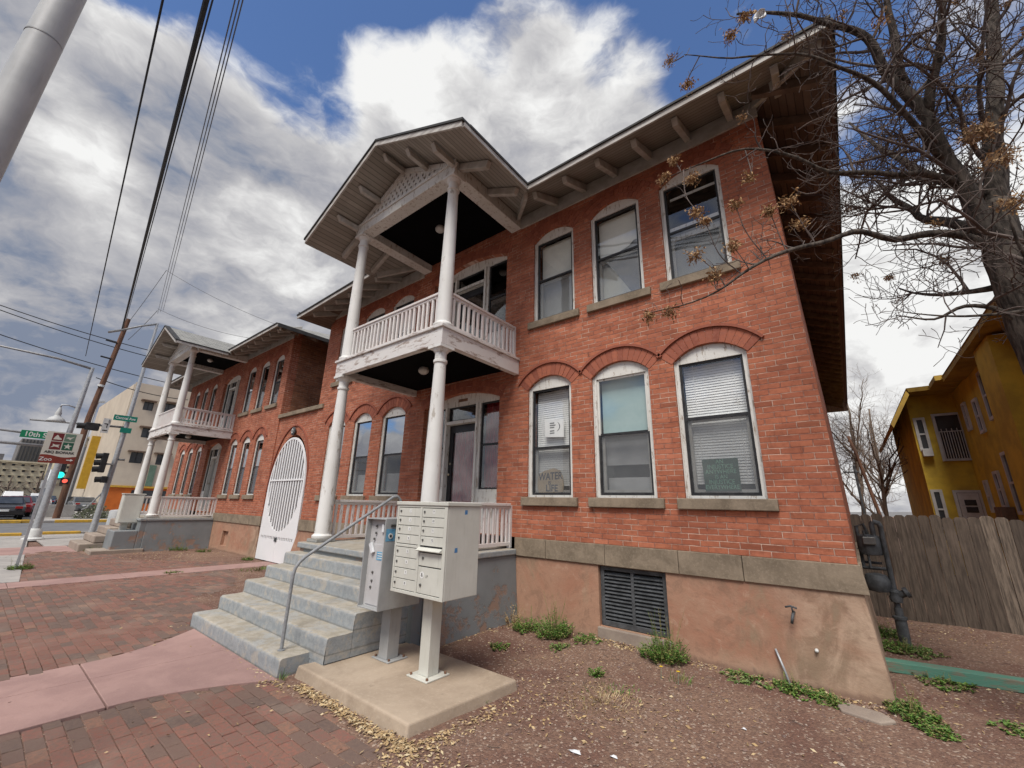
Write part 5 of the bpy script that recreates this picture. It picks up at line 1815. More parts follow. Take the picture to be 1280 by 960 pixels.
# ================================================================== GATE WALL between the houses
gw = empty('gate_wall', (-12.35, FY, 0), 'red brick wall with arched opening and stone coping between the two houses', 'wall')
gx0, gx1 = -13.549, -11.151
GY = FY + 0.03
cx = -12.36
arch = [(cx + 1.12 * cos(pi * k / 24), 1.85 + 1.60 * sin(pi * k / 24)) for k in range(25)]
plate('wall', rect(gx0, gx1, -0.05, 4.05), [[(cx - 1.12, 0.0), (cx + 1.12, 0.0)] + arch], GY, GY + 0.25, 'brick', gw)
b = MB(); b.box(gx0, gx1 + 0.3, FY - 0.05, GY + 0.3, 4.051, 4.17); b.build('coping', 'sandstone', gw, bevel=0.01)
b = MB()
n = 30
for k in range(n):
    t0, t1 = pi * k / n, pi * (k + 1) / n
    q = [(cx + a * cos(t_), 1.85 + c_ * sin(t_)) for a, c_, t_ in ((1.17, 1.86, t0), (1.17, 1.86, t1), (1.21, 1.90, t1), (1.21, 1.90, t0))]
    b.rnd = 0.2
    b.add([(p[0], GY - 0.035, p[1]) for p in q] + [(p[0], GY + 0.04, p[1]) for p in q], [(0, 1, 2, 3), (4, 5, 1, 0), (5, 6, 2, 1), (6, 7, 3, 2), (7, 4, 0, 3)])
b.build('hood_course', 'brick_arch', gw, attr=True)
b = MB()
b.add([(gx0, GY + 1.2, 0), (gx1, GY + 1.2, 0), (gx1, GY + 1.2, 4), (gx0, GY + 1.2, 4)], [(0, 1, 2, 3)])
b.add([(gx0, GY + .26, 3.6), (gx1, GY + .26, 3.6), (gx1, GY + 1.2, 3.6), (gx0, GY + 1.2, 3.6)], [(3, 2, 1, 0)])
b.build('passage_dark_sheet', 'dark_room', gw)  # near-black sheets added behind the bars, standing in for the passage's shade
gate_y = FY + 0.0
outer = [(cx - 1.10, 0.03), (cx + 1.10, 0.03), (cx + 1.10, 1.85)] + [(cx + 1.10 * cos(pi * k / 30), 1.85 + 1.52 * sin(pi * k / 30)) for k in range(1, 30)] + [(cx - 1.10, 1.85)]
slots = [rect(cx - 0.98 + k * 0.098, cx - 0.98 + k * 0.098 + 0.055, 0.58, 0.66) for k in range(20)]
gt = plate('gate', outer, [ellipse(cx, 2.05, 1.0, 1.26)] + slots, gate_y, gate_y + 0.04, 'gate_white', gw)
b = MB()
for k in range(-6, 7):
    u = k * 0.15
    hz = 1.26 * sqrt(max(0, 1 - (u / 1.0) ** 2))
    b.box(cx + u - 0.033, cx + u + 0.033, gate_y + 0.005, gate_y + 0.03, 2.05 - hz - 0.01, 2.05 + hz + 0.01)
b.build('gate_bars', 'gate_white', gt)
b = MB(); b.box(cx - 1.0, cx + 1.0, gate_y - 0.012, gate_y + 0.0048, 2.14, 2.185); b.box(cx - 0.012, cx + 0.012, gate_y - 0.006, gate_y - 0.0005, 0.03, 0.79); b.build('gate_rail', 'gate_white', gt)
b = MB(); b.box(cx - 0.07, cx + 0.07, gate_y - 0.02, gate_y - 0.0125, 0.54, 0.64); b.build('latch', 'meter_grey', gt)
b = MB(); b.lathe([(0.001, 0), (0.11, 0.0), (0.12, 0.03), (0.06, 0.05), (0.001, 0.05)], (0, 0, 0), 20)
b.v = [(cx + v[0], GY - 0.04 - v[2] - 0.001, 3.55 + v[1]) for v in b.v]
em = b.build('crest', 'meter_grey', gw, smooth=True, ang=40)
b = MB()
for k in range(20):
    t0, t1 = 2 * pi * k / 20, 2 * pi * (k + 1) / 20
    b.add([(cx + 0.055 * cos(t0), GY - 0.094, 3.55 + 0.07 * sin(t0)), (cx + 0.055 * cos(t1), GY - 0.094, 3.55 + 0.07 * sin(t1)), (cx + 0.035 * cos(t1), GY - 0.094, 3.55 + 0.048 * sin(t1)), (cx + 0.035 * cos(t0), GY - 0.094, 3.55 + 0.048 * sin(t0))], [(0, 1, 2, 3)])
b.build('ring', 'label_white', em)
# ================================================================== NEAR OBJECTS
# concrete pad
b = MB()
b.hexa([(-4.44, 2.31, -0.05), (-2.72, 2.30, -0.05), (-2.62, 3.50, -0.05), (-4.215, 3.52, -0.05)], [(-4.42, 2.34, 0.10), (-2.74, 2.33, 0.10), (-2.64, 3.48, 0.10), (-4.215, 3.50, 0.10)])
o = b.build('concrete_pad', 'pad_concrete', bevel=0.018, seg=3)
tag(o, 'square tan concrete pad under the two mailbox units', 'concrete pad')


def numlabel(parent, s, x, z, y, size=0.028):
    b = MB(); b.box(x - 0.017, x + 0.017, y - 0.0015, y + 0.0, z - 0.017, z + 0.017); l = b.build('number_label', 'label_white', parent)
    text(s, size, (x, y - 0.0022, z), (1, 0, 0), (0, 0, 1), 'ink_black', parent, 'number', 0.0003)


def lock(parent, x, z, y, r=0.010):
    b = MB(); b.tube([(x, y + 0.002, z), (x, y - 0.009, z)], r, 12)
    b.box(x - 0.0015, x + 0.0015, y - 0.0097, y - 0.0092, z - 0.006, z + 0.006)
    return b.build('lock', 'lock_metal', parent)


# cluster mailbox
mx = empty('cluster_mailbox', (-3.3, 3.0, 0.10), 'pale grey cluster mailbox with numbered doors on a square post, front unit of the pad', 'mailbox')
b = MB(); b.box(-3.44, -3.16, 2.86, 3.14, 0.101, 0.113); b.build('base_plate', 'mailbox_paint', mx, bevel=0.003)
b = MB()
for px_, py_ in ((-3.41, 2.89), (-3.19, 2.89), (-3.41, 3.11), (-3.19, 3.11)):
    b.tube([(px_, py_, 0.113), (px_, py_, 0.13)], 0.012, 6)
b.build('anchor_bolts', 'rusty', mx)
b = MB(); b.box(-3.365, -3.235, 2.935, 3.065, 0.1135, 0.78); b.build('post', 'mailbox_paint', mx, bevel=0.004)
X0, X1, Y0, Y1, Z0, Z1 = -3.66, -2.92, 2.76, 3.20, 0.795, 1.63
b = MB(); b.box(X0, X1, Y0 + 0.012, Y1, Z0, Z1 - 0.03); b.build('cabinet', 'mailbox_paint', mx, bevel=0.006)
b = MB(); b.box(X0 - 0.012, X1 + 0.012, Y0 - 0.014, Y1 + 0.012, Z1 - 0.0295, Z1 + 0.006); b.build('cap', 'mailbox_paint', mx, bevel=0.006)
b = MB()     # front frame: stiles and rails
fx = Y0 - 0.004
xm0 = (X0 + X1) / 2 + 0.0
b.box(X0 + 0.001, X0 + 0.022, fx, Y0 + 0.0119, Z0 + 0.001, Z1 - 0.031); b.box(X1 - 0.040, X1 - 0.001, fx, Y0 + 0.0119, Z0 + 0.001, Z1 - 0.031)
b.box(xm0 - 0.014, xm0 + 0.014, fx, Y0 + 0.0119, Z0 + 0.03, Z1 - 0.05)
b.box(X0 + 0.022, X1 - 0.04, fx, Y0 + 0.0119, Z1 - 0.05, Z1 - 0.031); b.box(X0 + 0.022, X1 - 0.04, fx, Y0 + 0.0119, Z0 + 0.001, Z0 + 0.029)
b.box(X0 + 0.022, xm0 - 0.014, fx, Y0 + 0.0119, 1.208, 1.232)
b.build('front_frame', 'mailbox_paint', mx, bevel=0.002, seg=1)
b = MB(); b.box(X0 + 0.02, X1 - 0.04, Y0 + 0.009, Y0 + 0.0118, Z0 + 0.02, Z1 - 0.04); b.build('shadow_gap', 'mailbox_dark_gap', mx)
la0, la1 = X0 + 0.025, xm0 - 0.017
ra0, ra1 = xm0 + 0.017, X1 - 0.043
zt_ = Z1 - 0.053
hh = (zt_ - 1.236) / 4
def mdoor(xa, xb, za, zb, num, nm='mail_door'):
    b = MB(); b.box(xa, xb, Y0 - 0.001, Y0 + 0.008, za + 0.003, zb - 0.003)
    d = b.build(nm, 'mailbox_paint', mx, bevel=0.0015, seg=1)
    return d
k_ = 1
for r_ in range(4):
    za, zb = zt_ - (r_ + 1) * hh, zt_ - r_ * hh
    d = mdoor(la0, la1, za, zb, k_); lock(d, la0 + 0.035, (za + zb) / 2 + 0.008, Y0 - 0.001); numlabel(d, str(r_ + 1), (la0 + la1) / 2 + 0.02, (za + zb) / 2 + 0.012, Y0 - 0.0012)
    d = mdoor(ra0, ra1, za, zb, k_); lock(d, ra0 + 0.035, (za + zb) / 2 + 0.008, Y0 - 0.001); numlabel(d, str(r_ + 9), (ra0 + ra1) / 2 + 0.01, (za + zb) / 2 + 0.012, Y0 - 0.0012)
h2 = (1.205 - (Z0 + 0.032)) / 4
for r_ in range(4):
    zb = 1.205 - r_ * h2; za = zb - h2
    d = mdoor(la0, la1, za, zb, k_); lock(d, la0 + 0.035, (za + zb) / 2 + 0.008, Y0 - 0.001); numlabel(d, str(r_ + 5), (la0 + la1) / 2 + 0.02, (za + zb) / 2 + 0.012, Y0 - 0.0012)
# outgoing slot hood, small door, parcel door
b = MB(); b.hexa([(ra0 - 0.012, Y0 - 0.045, 1.195), (ra1 + 0.006, Y0 - 0.045, 1.195), (ra1 + 0.006, Y0 - 0.002, 1.185), (ra0 - 0.012, Y0 - 0.002, 1.185)],
                 [(ra0 - 0.012, Y0 - 0.045, 1.203), (ra1 + 0.006, Y0 - 0.045, 1.203), (ra1 + 0.006, Y0 - 0.002, 1.225), (ra0 - 0.012, Y0 - 0.002, 1.225)])
b.build('slot_hood', 'mailbox_paint', mx, bevel=0.002, seg=1)
d = mdoor(ra0, ra1, 1.06, 1.178, 0); lock(d, ra0 + 0.06, 1.13, Y0 - 0.001, 0.012)
d = mdoor(ra0, ra1, Z0 + 0.032, 1.055, 0, 'parcel_door')
lock(d, ra0 + 0.05, 0.90, Y0 - 0.001, 0.012)
b = MB(); b.tube([(ra0 + 0.06, Y0 - 0.0012, 0.985), (ra0 + 0.06, Y0 - 0.0022, 0.985)], 0.030, 20); b.build('key_label', 'label_white', d)
text('&', 0.045, (ra0 + 0.06, Y0 - 0.003, 0.985), (1, 0, 0), (0, 0, 1), 'ink_black', d, 'emblem', 0.0003)
text('1P', 0.035, (ra0 + 0.125, Y0 - 0.0015, 0.975), (1, 0, 0), (0, 0, 1), 'ink_black', d, 'number', 0.0003)
for zz, yy in ((1.545, Y0 + 0.24), (1.21, Y0 + 0.13)):
    b = MB(); b.add([(X1 + 0.0008, yy - 0.018, zz - 0.02), (X1 + 0.0008, yy + 0.02, zz - 0.018), (X1 + 0.0008, yy + 0.019, zz + 0.022), (X1 + 0.0008, yy - 0.016, zz + 0.02)], [(0, 1, 2, 3)])
    s = b.build('sticker', 'sticker_blue', mx)

# parcel locker unit with hooded open front
lk = empty('parcel_locker', (-3.95, 3.02, 0.10), 'narrow grey steel locker with recessed front panel, between the steps and the cluster mailbox', 'locker')
b = MB(); b.box(-4.08, -3.80, 2.92, 3.16, 0.101, 0.113); b.build('base_plate', 'locker_paint', lk, bevel=0.003)
b = MB()
for px_, py_ in ((-4.05, 2.95), (-3.83, 2.95), (-3.83, 3.13)):
    b.tube([(px_, py_, 0.113), (px_, py_, 0.13)], 0.012, 6)
b.build('anchor_bolts', 'rusty', lk)
b = MB(); b.box(-4.01, -3.87, 2.95, 3.09, 0.1135, 0.60); b.build('post', 'locker_paint', lk, bevel=0.004)
LX0, LX1, LY0, LY1, LZ0, LZ1 = -4.10, -3.76, 2.70, 3.22, 0.60, 1.46
b = MB()
ft = 0.012
b.box(LX0, LX0 + ft, LY0, LY1, LZ0, LZ1); b.box(LX1 - ft, LX1, LY0, LY1, LZ0, LZ1)
b.box(LX0 + ft, LX1 - ft, LY0, LY1, LZ1 - ft, LZ1); b.box(LX0 + ft, LX1 - ft, LY0, LY1, LZ0, LZ0 + ft)
b.box(LX0 + ft, LX1 - ft, LY1 - ft, LY1, LZ0 + ft, LZ1 - ft)
b.build('housing', 'locker_paint', lk, bevel=0.002, seg=1)
b = MB(); b.box(LX0 + ft, LX1 - ft, LY0 + 0.06, LY0 + 0.075, LZ0 + ft, LZ1 - ft)
fp = b.build('front_panel', 'locker_door', lk)
b = MB(); b.box(LX0 + 0.05, LX1 - 0.02, LY0 + 0.052, LY0 + 0.0599, LZ0 + 0.03, 1.20); b.build('lower_door', 'locker_door', lk, bevel=0.002, seg=1)
for xx, zz in ((LX0 + 0.12, 1.38), (LX0 + 0.12, 1.31), (LX0 + 0.10, 1.25), (LX0 + 0.13, 0.93), (LX0 + 0.13, 0.85), (LX0 + 0.12, 0.79)):
    lock(lk, xx, zz, LY0 + 0.051, 0.012)
b = MB(); b.obox((LX0 + 0.09, LY0 + 0.035, 1.16), (1, 0, 0.6), (0, 1, 0), (-0.6, 0, 1), 0.022, 0.012, 0.055); b.build('padlock_tag', 'plastic_white', lk, bevel=0.004)
b = MB(); b.obox((LX1 - 0.10, LY0 + 0.045, 1.36), (1, 0, 0), (0, 1, 0), (0, 0, 1), 0.018, 0.006, 0.04); b.build('latch_cover', 'plastic_white', lk, bevel=0.004)
b = MB(); b.box(LX0 + 0.17, LX1 - 0.03, LY0 + 0.049, LY0 + 0.0515, 1.05, 1.13); b.build('blue_label', 'sticker_cyan', lk)
for i_ in range(3):
    b = MB(); b.box(LX0 + 0.185, LX1 - 0.045, LY0 + 0.0480, LY0 + 0.0488, 1.065 + i_ * 0.022, 1.073 + i_ * 0.022); b.build('label_line', 'label_white', lk)
b = MB(); b.box(LX1 + 0.0003, LX1 + 0.0015, LY0 + 0.015, LY0 + 0.125, 1.24, 1.36); st_ = b.build('blue_sticker', 'sticker_cyan', lk)
b = MB(); b.lathe([(0.028, 0), (0.028, 0.004)], (0, 0, 0), 16)
b.v = [(LX1 + 0.0016 + v[2], LY0 + 0.07 + v[0], 1.29 + v[1]) for v in b.v]
b.build('sticker_disc', 'label_white', st_)
b = MB(); b.lathe([(0.013, 0), (0.013, 0.002)], (0, 0, 0), 12)
b.v = [(LX1 + 0.0057 + v[2], LY0 + 0.07 + v[0], 1.29 + v[1]) for v in b.v]
b.build('sticker_dot', 'ink_black', st_)
b = MB(); b.box(LX1 + 0.0003, LX1 + 0.012, LY0 + 0.06, LY0 + 0.21, 1.385, 1.405); b.build('lift_lip', 'lock_metal', lk, bevel=0.004)

# handrail
b = MB()
hp = [(-4.72, 2.30, 0.16), (-4.72, 2.30, 0.5), (-4.72, 2.30, 0.86), (-4.72, 2.312, 0.93), (-4.72, 2.345, 0.985), (-4.72, 2.40, 1.035), (-4.72, 2.90, 1.345), (-4.72, 3.46, 1.69), (-4.72, 3.53, 1.70), (-4.72, 3.58, 1.66), (-4.72, 3.60, 1.58), (-4.72, 3.60, 0.985)]
b.tube(hp, 0.0175, 12)
b.lathe([(0.035, 0.0), (0.035, 0.008), (0.02, 0.012)], (-4.72, 2.30, 0.172), 14)
o = b.build('handrail', 'rail_steel', smooth=True, ang=60)
tag(o, 'bent grey pipe handrail rising up the front steps', 'handrail')

# signs in the lower windows of the nearer house
cs = MB()
pts = [(-3.80, 1.815), (-3.36, 1.83), (-3.345, 1.93), (-3.36, 2.06), (-3.40, 2.15), (-3.52, 2.19), (-3.68, 2.16), (-3.80, 2.11), (-3.83, 1.95)]
n = len(pts)
ysg = FY + 0.105
cs.add([(p[0], ysg, p[1]) for p in pts] + [(p[0], ysg + 0.006, p[1]) for p in pts], [tuple(range(n)), tuple(range(n, 2 * n))[::-1]] + [((k + 1) % n, k, n + k, n + (k + 1) % n) for k in range(n)])
sg = cs.build('cardboard_sign', 'cardboard')
tag(sg, 'cardboard sign reading WATER IS LIFE in a lower window', 'sign')
text('WATER', 0.155, (-3.585, ysg - 0.002, 2.065), (1, 0, 0.04), (0.02, 0, 1), 'ink_blue', sg, 'lettering', 0.0006, sx=0.82, bold=0.003)
text('IS', 0.075, (-3.60, ysg - 0.002, 1.965), (1, 0, 0), (0, 0, 1), 'ink_blue', sg, 'lettering', 0.0006, bold=0.001)
text('LIFE', 0.14, (-3.56, ysg - 0.002, 1.885), (1, 0, 0), (0, 0, 1), 'ink_blue', sg, 'lettering', 0.0006, sx=0.92, bold=0.003)
b = MB(); b.hexa([(-3.68, ysg, 2.69), (-3.33, ysg, 2.66), (-3.33, ysg + 0.001, 2.66), (-3.68, ysg + 0.001, 2.69)], [(-3.69, ysg, 2.965), (-3.33, ysg, 2.955), (-3.33, ysg + 0.001, 2.955), (-3.69, ysg + 0.001, 2.965)])
pp = b.build('paper_sign', 'paper')
tag(pp, 'white paper notice taped in the upper pane above the cardboard sign', 'notice')
b = MB()
for i_, (xa, xb, zz) in enumerate(((-3.59, -3.49, 2.90), (-3.59, -3.47, 2.865), (-3.59, -3.50, 2.83), (-3.59, -3.48, 2.775), (-3.59, -3.50, 2.74))):
    for j_ in range(int((xb - xa) / 0.022)):
        b.box(xa + j_ * 0.022, xa + j_ * 0.022 + 0.016, ysg - 0.002, ysg - 0.0005, zz - 0.010, zz + 0.010)
b.build('print', 'ink_black', pp)
b = MB()
for k in range(14):
    t0, t1 = -1.1 + 2.0 * k / 14, -1.1 + 2.0 * (k + 1) / 14
    wd = 0.012 * sin(pi * (k + 0.5) / 14) + 0.003
    b.add([(-3.50 + (0.085) * cos(t0), ysg - 0.001, 2.84 + 0.085 * sin(t0)), (-3.50 + (0.085) * cos(t1), ysg - 0.001, 2.84 + 0.085 * sin(t1)), (-3.50 + (0.085 + wd) * cos(t1), ysg - 0.001, 2.84 + (0.085 + wd) * sin(t1)), (-3.50 + (0.085 + wd) * cos(t0), ysg - 0.001, 2.84 + (0.085 + wd) * sin(t0))], [(0, 3, 2, 1)])
b.build('swoosh', 'ink_black', pp)
b = MB(); b.hexa([(-1.345, ysg, 1.84), (-0.955, ysg, 1.845), (-0.955, ysg + 0.005, 1.845), (-1.345, ysg + 0.005, 1.84)], [(-1.355, ysg, 2.215), (-0.955, ysg, 2.225), (-0.955, ysg + 0.005, 2.225), (-1.355, ysg + 0.005, 2.215)])
gc = b.build('green_sign', 'green_card')
tag(gc, 'dark green hand-lettered sign in the lower window nearest the alley', 'sign')
for i_, (s_, sz) in enumerate((('AN', 0.07), ('INJUSTICE', 0.072), ('ANYWHERE', 0.072), ('IS AN', 0.066), ('INJUSTICE', 0.072), ('EVERYWHERE', 0.068))):
    text(s_, sz, (-1.155, ysg - 0.002, 2.185 - i_ * 0.060), (1, 0, 0.01), (0, 0, 1), 'chalk_green', gc, 'lettering', 0.0004, sx=0.88, bold=0.0008)

# drain pipe leaning on the foundation, flat stone
b = MB(); b.tube([(-0.71, FY - 0.09, -0.02), (-0.76, FY - 0.055, 0.14), (-0.815, FY - 0.03, 0.30)], [0.011, 0.011, 0.010], 8)
o = b.build('metal_rod', 'galvanised', smooth=True)
tag(o, 'thin metal rod leaning on the foundation near the alley corner', 'rod')
b = slab_poly('', [(-0.33, 4.93), (-0.08, 4.86), (0.02, 4.98), (-0.06, 5.10), (-0.28, 5.14), (-0.36, 5.04)], -0.02, 0.045, '')
o = b.build('flagstone', 'tan_stone', bevel=0.01)
tag(o, 'flat tan flagstone in the dirt by the alley corner', 'stone')

# green painted timber on the ground
b = MB()
p, q = Vector((-0.02, 6.47, 0.085)), Vector((2.4, 6.86, 0.085))
N_ = 14
for k in range(N_):
    pass
b.bar(p, q, 0.15, 0.10)
o = b.build('painted_timber', 'beam_green', bevel=0.006)
tag(o, 'green painted timber lying across the alley floor', 'timber')

# gas meter set
gm = empty('gas_meter', (0.27, 7.78, 0), 'dark gas meter and pipes standing beside the house wall in the alley', 'gas meter')
b = MB()
b.tube([(0.28, 7.78, -0.05), (0.28, 7.78, 0.33)], 0.062, 14)
b.build('ground_sleeve', 'meter_grey', gm, smooth=True, ang=40)
b = MB()
b.tube([(0.28, 7.78, 0.331), (0.28, 7.78, 0.36), (0.28, 7.78, 0.37), (0.28, 7.78, 0.46)], [0.075, 0.075, 0.045, 0.045], 12)
b.tube([(0.28, 7.78, 0.46), (0.28, 7.78, 0.74), (0.28, 7.78, 1.45)], [0.032, 0.030, 0.028], 10)
b.tube([(0.28, 7.78, 1.45), (0.27, 7.78, 1.50), (0.21, 7.78, 1.52)], 0.032, 10)
b.tube([(0.21, 7.78, 1.52), (0.19, 7.78, 1.48), (0.19, 7.78, 1.28)], 0.03, 10)
b.build('riser_pipe', 'meter_grey', gm, smooth=True, ang=50)
b = MB(); b.lathe([(0.03, 0), (0.06, 0.01), (0.07, 0.07), (0.055, 0.10), (0.06, 0.13), (0.04, 0.16)], (0.285, 7.77, 0.52), 14)
b.tube([(0.285, 7.77, 0.60), (0.40, 7.75, 0.66)], [0.045, 0.04], 12); b.tube([(0.38, 7.75, 0.652), (0.42, 7.75, 0.672)], [0.065, 0.06], 12)
b.build('regulator', 'meter_grey', gm, smooth=True, ang=40)
b = MB()
b.lathe([(0.02, 0), (0.11, 0.02), (0.14, 0.08), (0.14, 0.16), (0.11, 0.22), (0.03, 0.24)], (0.13, 7.80, 0.62), 16)
b.build('valve_body', 'meter_grey', gm, smooth=True, ang=40)
b = MB()
b.lathe([(0.08, 0), (0.125, 0.01), (0.135, 0.05), (0.135, 0.20), (0.12, 0.25), (0.06, 0.27)], (0.13, 7.84, 1.08), 20)
b.build('meter_body', 'meter_grey', gm, smooth=True, ang=40)
b = MB(); b.box(0.06, 0.20, 7.68, 7.705, 1.22, 1.32); b.build('meter_dial', 'lock_metal', gm, bevel=0.01)
b = MB()
b.tube([(0.0, 7.9, 0.92), (0.0, 7.8, 0.92), (0.25, 7.78, 0.92)], 0.022, 8)
b.tube([(0.0, 7.9, 0.98), (0.22, 7.86, 0.98)], 0.018, 8)
b.tube([(0.02, 7.86, 0.92), (0.02, 7.86, 1.45), (0.10, 7.86, 1.48), (0.13, 7.86, 1.35)], 0.022, 8)
b.tube([(0.09, 7.75, 0.92), (0.09, 7.75, 1.40)], 0.016, 8)
b.build('pipes', 'meter_grey', gm, smooth=True, ang=60)

# wooden fence: boards are its slats, with rails and posts behind
fe = empty('wooden_fence', (2.0, 9.6, 0), 'weathered grey board fence closing the alley', 'fence')
b = MB()
rf_ = random.Random(3)
x = -0.035
yf_ = 9.60
while x < 7.0:
    w_ = rf_.choice([0.14, 0.145, 0.15, 0.135])
    h_ = 1.60 + rf_.uniform(-0.02, 0.03)
    b.rnd = rf_.random()
    lean = rf_.uniform(-0.003, 0.003)
    dy = rf_.uniform(-0.006, 0.006)
    xa, xb = x + 0.002, x + w_ - 0.003
    zc = h_ - 0.03
    prof = [(xa, -0.02), (xb, -0.02), (xb + lean, zc), (xb + lean - 0.03, h_), (xa + lean + 0.03, h_), (xa + lean, zc)]
    n = 6
    b.add([(p_[0], yf_ + dy, p_[1]) for p_ in prof] + [(p_[0], yf_ + dy + 0.018, p_[1]) for p_ in prof], [tuple(range(n)), tuple(range(n, 2 * n))[::-1]] + [((k + 1) % n, k, n + k, n + (k + 1) % n) for k in range(n)])
    x += w_
b.build('boards', 'fence_board', fe, attr=True)
for zz in (0.35, 1.25):
    b = MB(); b.rnd = 0.3; b.box(0.0, 7.0, yf_ + 0.03, yf_ + 0.07, zz, zz + 0.09); b.build('rail', 'fence_board', fe, attr=True)
for xx in (0.06, 2.4, 4.8):
    b = MB(); b.rnd = 0.5; b.box(xx, xx + 0.09, yf_ + 0.071, yf_ + 0.16, -0.05, 1.5); b.build('post', 'fence_board', fe, attr=True)


# ---- yellow house behind the fence
yh = empty('yellow_house', (3.0, 18, 0), 'mustard yellow stucco house with white-framed windows behind the fence', 'house')


def ywin(parent, kind, a0, a1, z0, z1, at_, wall, bars=False, name='window'):
    """a0..a1 along the wall; wall 'f' faces -Y at y=at_, wall 's' faces -X at x=at_"""
    m = MB(); g = MB(); fw = 0.07
    def bx(mm, p0, p1, q0, q1, d0, d1):
        if wall == 'f': mm.box(p0, p1, at_ - d1, at_ - d0, q0, q1)
        else: mm.box(at_ - d1, at_ - d0, p0, p1, q0, q1)
    bx(m, a0 - fw, a0, z0 - fw, z1 + fw, 0.002, 0.05); bx(m, a1, a1 + fw, z0 - fw, z1 + fw, 0.002, 0.05)
    bx(m, a0, a1, z0 - fw, z0, 0.002, 0.06); bx(m, a0, a1, z1, z1 + fw, 0.002, 0.05)
    if not bars and name == 'window': bx(m, a0, a1, (z0 + z1) / 2 - 0.025, (z0 + z1) / 2 + 0.025, 0.002, 0.04)
    o_ = m.build(name, 'dull_white', parent)
    bx(g, a0, a1, z0, z1, 0.001, 0.012)
    g.build('pane', 'window_dark', o_)
    if bars:
        k = MB()
        n = 9
        zt2 = z0 + (z1 - z0) * 0.62
        for i_ in range(n + 1):
            xx = a0 + (a1 - a0) * i_ / n
            k.box(xx - 0.008, xx + 0.008, at_ - 0.14, at_ - 0.124, z0 - 0.05, zt2 + (0.08 if i_ % 2 else 0))
        k.box(a0 - 0.05, a1 + 0.05, at_ - 0.15, at_ - 0.115, zt2 - 0.02, zt2); k.box(a0 - 0.05, a1 + 0.05, at_ - 0.15, at_ - 0.115, z0 - 0.07, z0 - 0.05)
        for xx in (a0 - 0.05, a1 + 0.04):
            k.box(xx, xx + 0.012, at_ - 0.12, at_, zt2 - 0.015, zt2); k.box(xx, xx + 0.012, at_ - 0.12, at_, z0 - 0.07, z0 - 0.055)
        k.build('window_bars', 'dull_white', o_)
    return o_


b = MB(); b.box(1.95, 3.10, 18.0, 24.0, 0, 5.35); b.build('rear_wing', 'yellow_stucco', yh)
b = MB(); b.box(3.02, 9.0, 9.9, 16.1, 0, 5.2); b.build('main_wall', 'yellow_stucco', yh)
b = MB(); b.box(3.0201, 9.0, 16.1001, 24.0, 0, 5.25); b.build('middle_wall', 'yellow_stucco', yh)
# projecting bay on the long wall
b = MB(); b.box(2.72, 3.019, 12.0, 13.2, 0, 5.15); b.build('bay', 'yellow_stucco', yh)
b = MB()
def eaveslab(mm, x0, x1, y0, y1, z, t=0.14, rise=0.32):
    mm.hexa([(x0, y0, z), (x1, y0, z), (x1, y1, z), (x0, y1, z)], [(x0, y0, z + t), (x1, y0, z + t), (x1, y1, z + t), (x0, y1, z + t)])
    mm.hexa([(x0 - 0.02, y0 - 0.02, z + t), (x1 + 0.02, y0 - 0.02, z + t), (x1 + 0.02, y1, z + t), (x0 - 0.02, y1, z + t)],
            [(x0 + 1.4, y0 + 1.6, z + t + rise), (x1, y0 + 1.6, z + t + rise), (x1, y1 - 0.5, z + t + rise), (x0 + 1.4, y1 - 0.5, z + t + rise)])
# rear wing eave slopes down to the left
b.hexa([(1.45, 17.2, 4.2), (1.98, 17.2, 5.18), (1.98, 24.5, 5.18), (1.45, 24.5, 4.2)], [(1.40, 17.2, 4.32), (1.93, 17.2, 5.32), (1.93, 24.5, 5.32), (1.40, 24.5, 4.32)])
b.hexa([(1.985, 17.2, 5.26), (3.6, 17.2, 5.27), (3.6, 24.5, 5.27), (1.985, 24.5, 5.26)], [(1.935, 17.15, 5.38), (3.6, 17.15, 5.40), (3.6, 24.5, 5.40), (1.935, 24.5, 5.38)])
b.hexa([(2.45, 16.11, 5.28), (3.7, 16.11, 5.28), (3.7, 17.14, 5.28), (2.45, 17.14, 5.28)], [(2.45, 16.11, 5.42), (3.7, 16.11, 5.42), (3.7, 17.14, 5.42), (2.45, 17.14, 5.42)])
b.build('rear_roof', 'yellow_eave', yh)
b = MB(); eaveslab(b, 2.6, 9.6, 9.2, 16.09, 5.21, 0.14, 0.9); b.build('roof', 'yellow_eave', yh)
ywin(yh, 0, 2.50, 3.0, 3.27, 4.58, 18.0, 'f', bars=True)
ywin(yh, 0, 2.07, 2.20, 3.6, 4.5, 18.0, 'f')
ywin(yh, 0, 2.05, 2.17, 1.3, 2.3, 18.0, 'f')
dd = ywin(yh, 0, 2.52, 2.97, 0.1, 2.28, 18.0, 'f', name='door_frame')
b = MB(); b.box(2.53, 2.96, 17.955, 17.985, 0.1, 2.27); d_ = b.build('door', 'dull_white', yh)
b = MB()
for zz in (1.72, 1.92): b.box(2.64, 2.88, 17.945, 17.954, zz, zz + 0.16)
b.build('door_glass', 'window_dark', d_)
ywin(yh, 0, 16.80, 17.05, 4.0, 4.65, 3.02, 's'); ywin(yh, 0, 15.55, 15.85, 3.75, 4.5, 3.02, 's')
ywin(yh, 0, 14.1, 14.7, 3.9, 4.95, 3.02, 's'); ywin(yh, 0, 15.6, 15.9, 1.9, 2.65, 3.02, 's')
ywin(yh, 0, 14.15, 14.75, 1.75, 3.0, 3.02, 's'); ywin(yh, 0, 16.9, 17.1, 1.8, 2.5, 3.02, 's')
ywin(yh, 0, 13.3, 13.8, 4.0, 5.1, 3.02, 's')
b = MB(); b.box(3.0 - 0.22, 3.0 + 0.01, 15.1, 15.7, 1.55, 1.85); b.build('flower_box', 'timber_brown', yh, bevel=0.01)
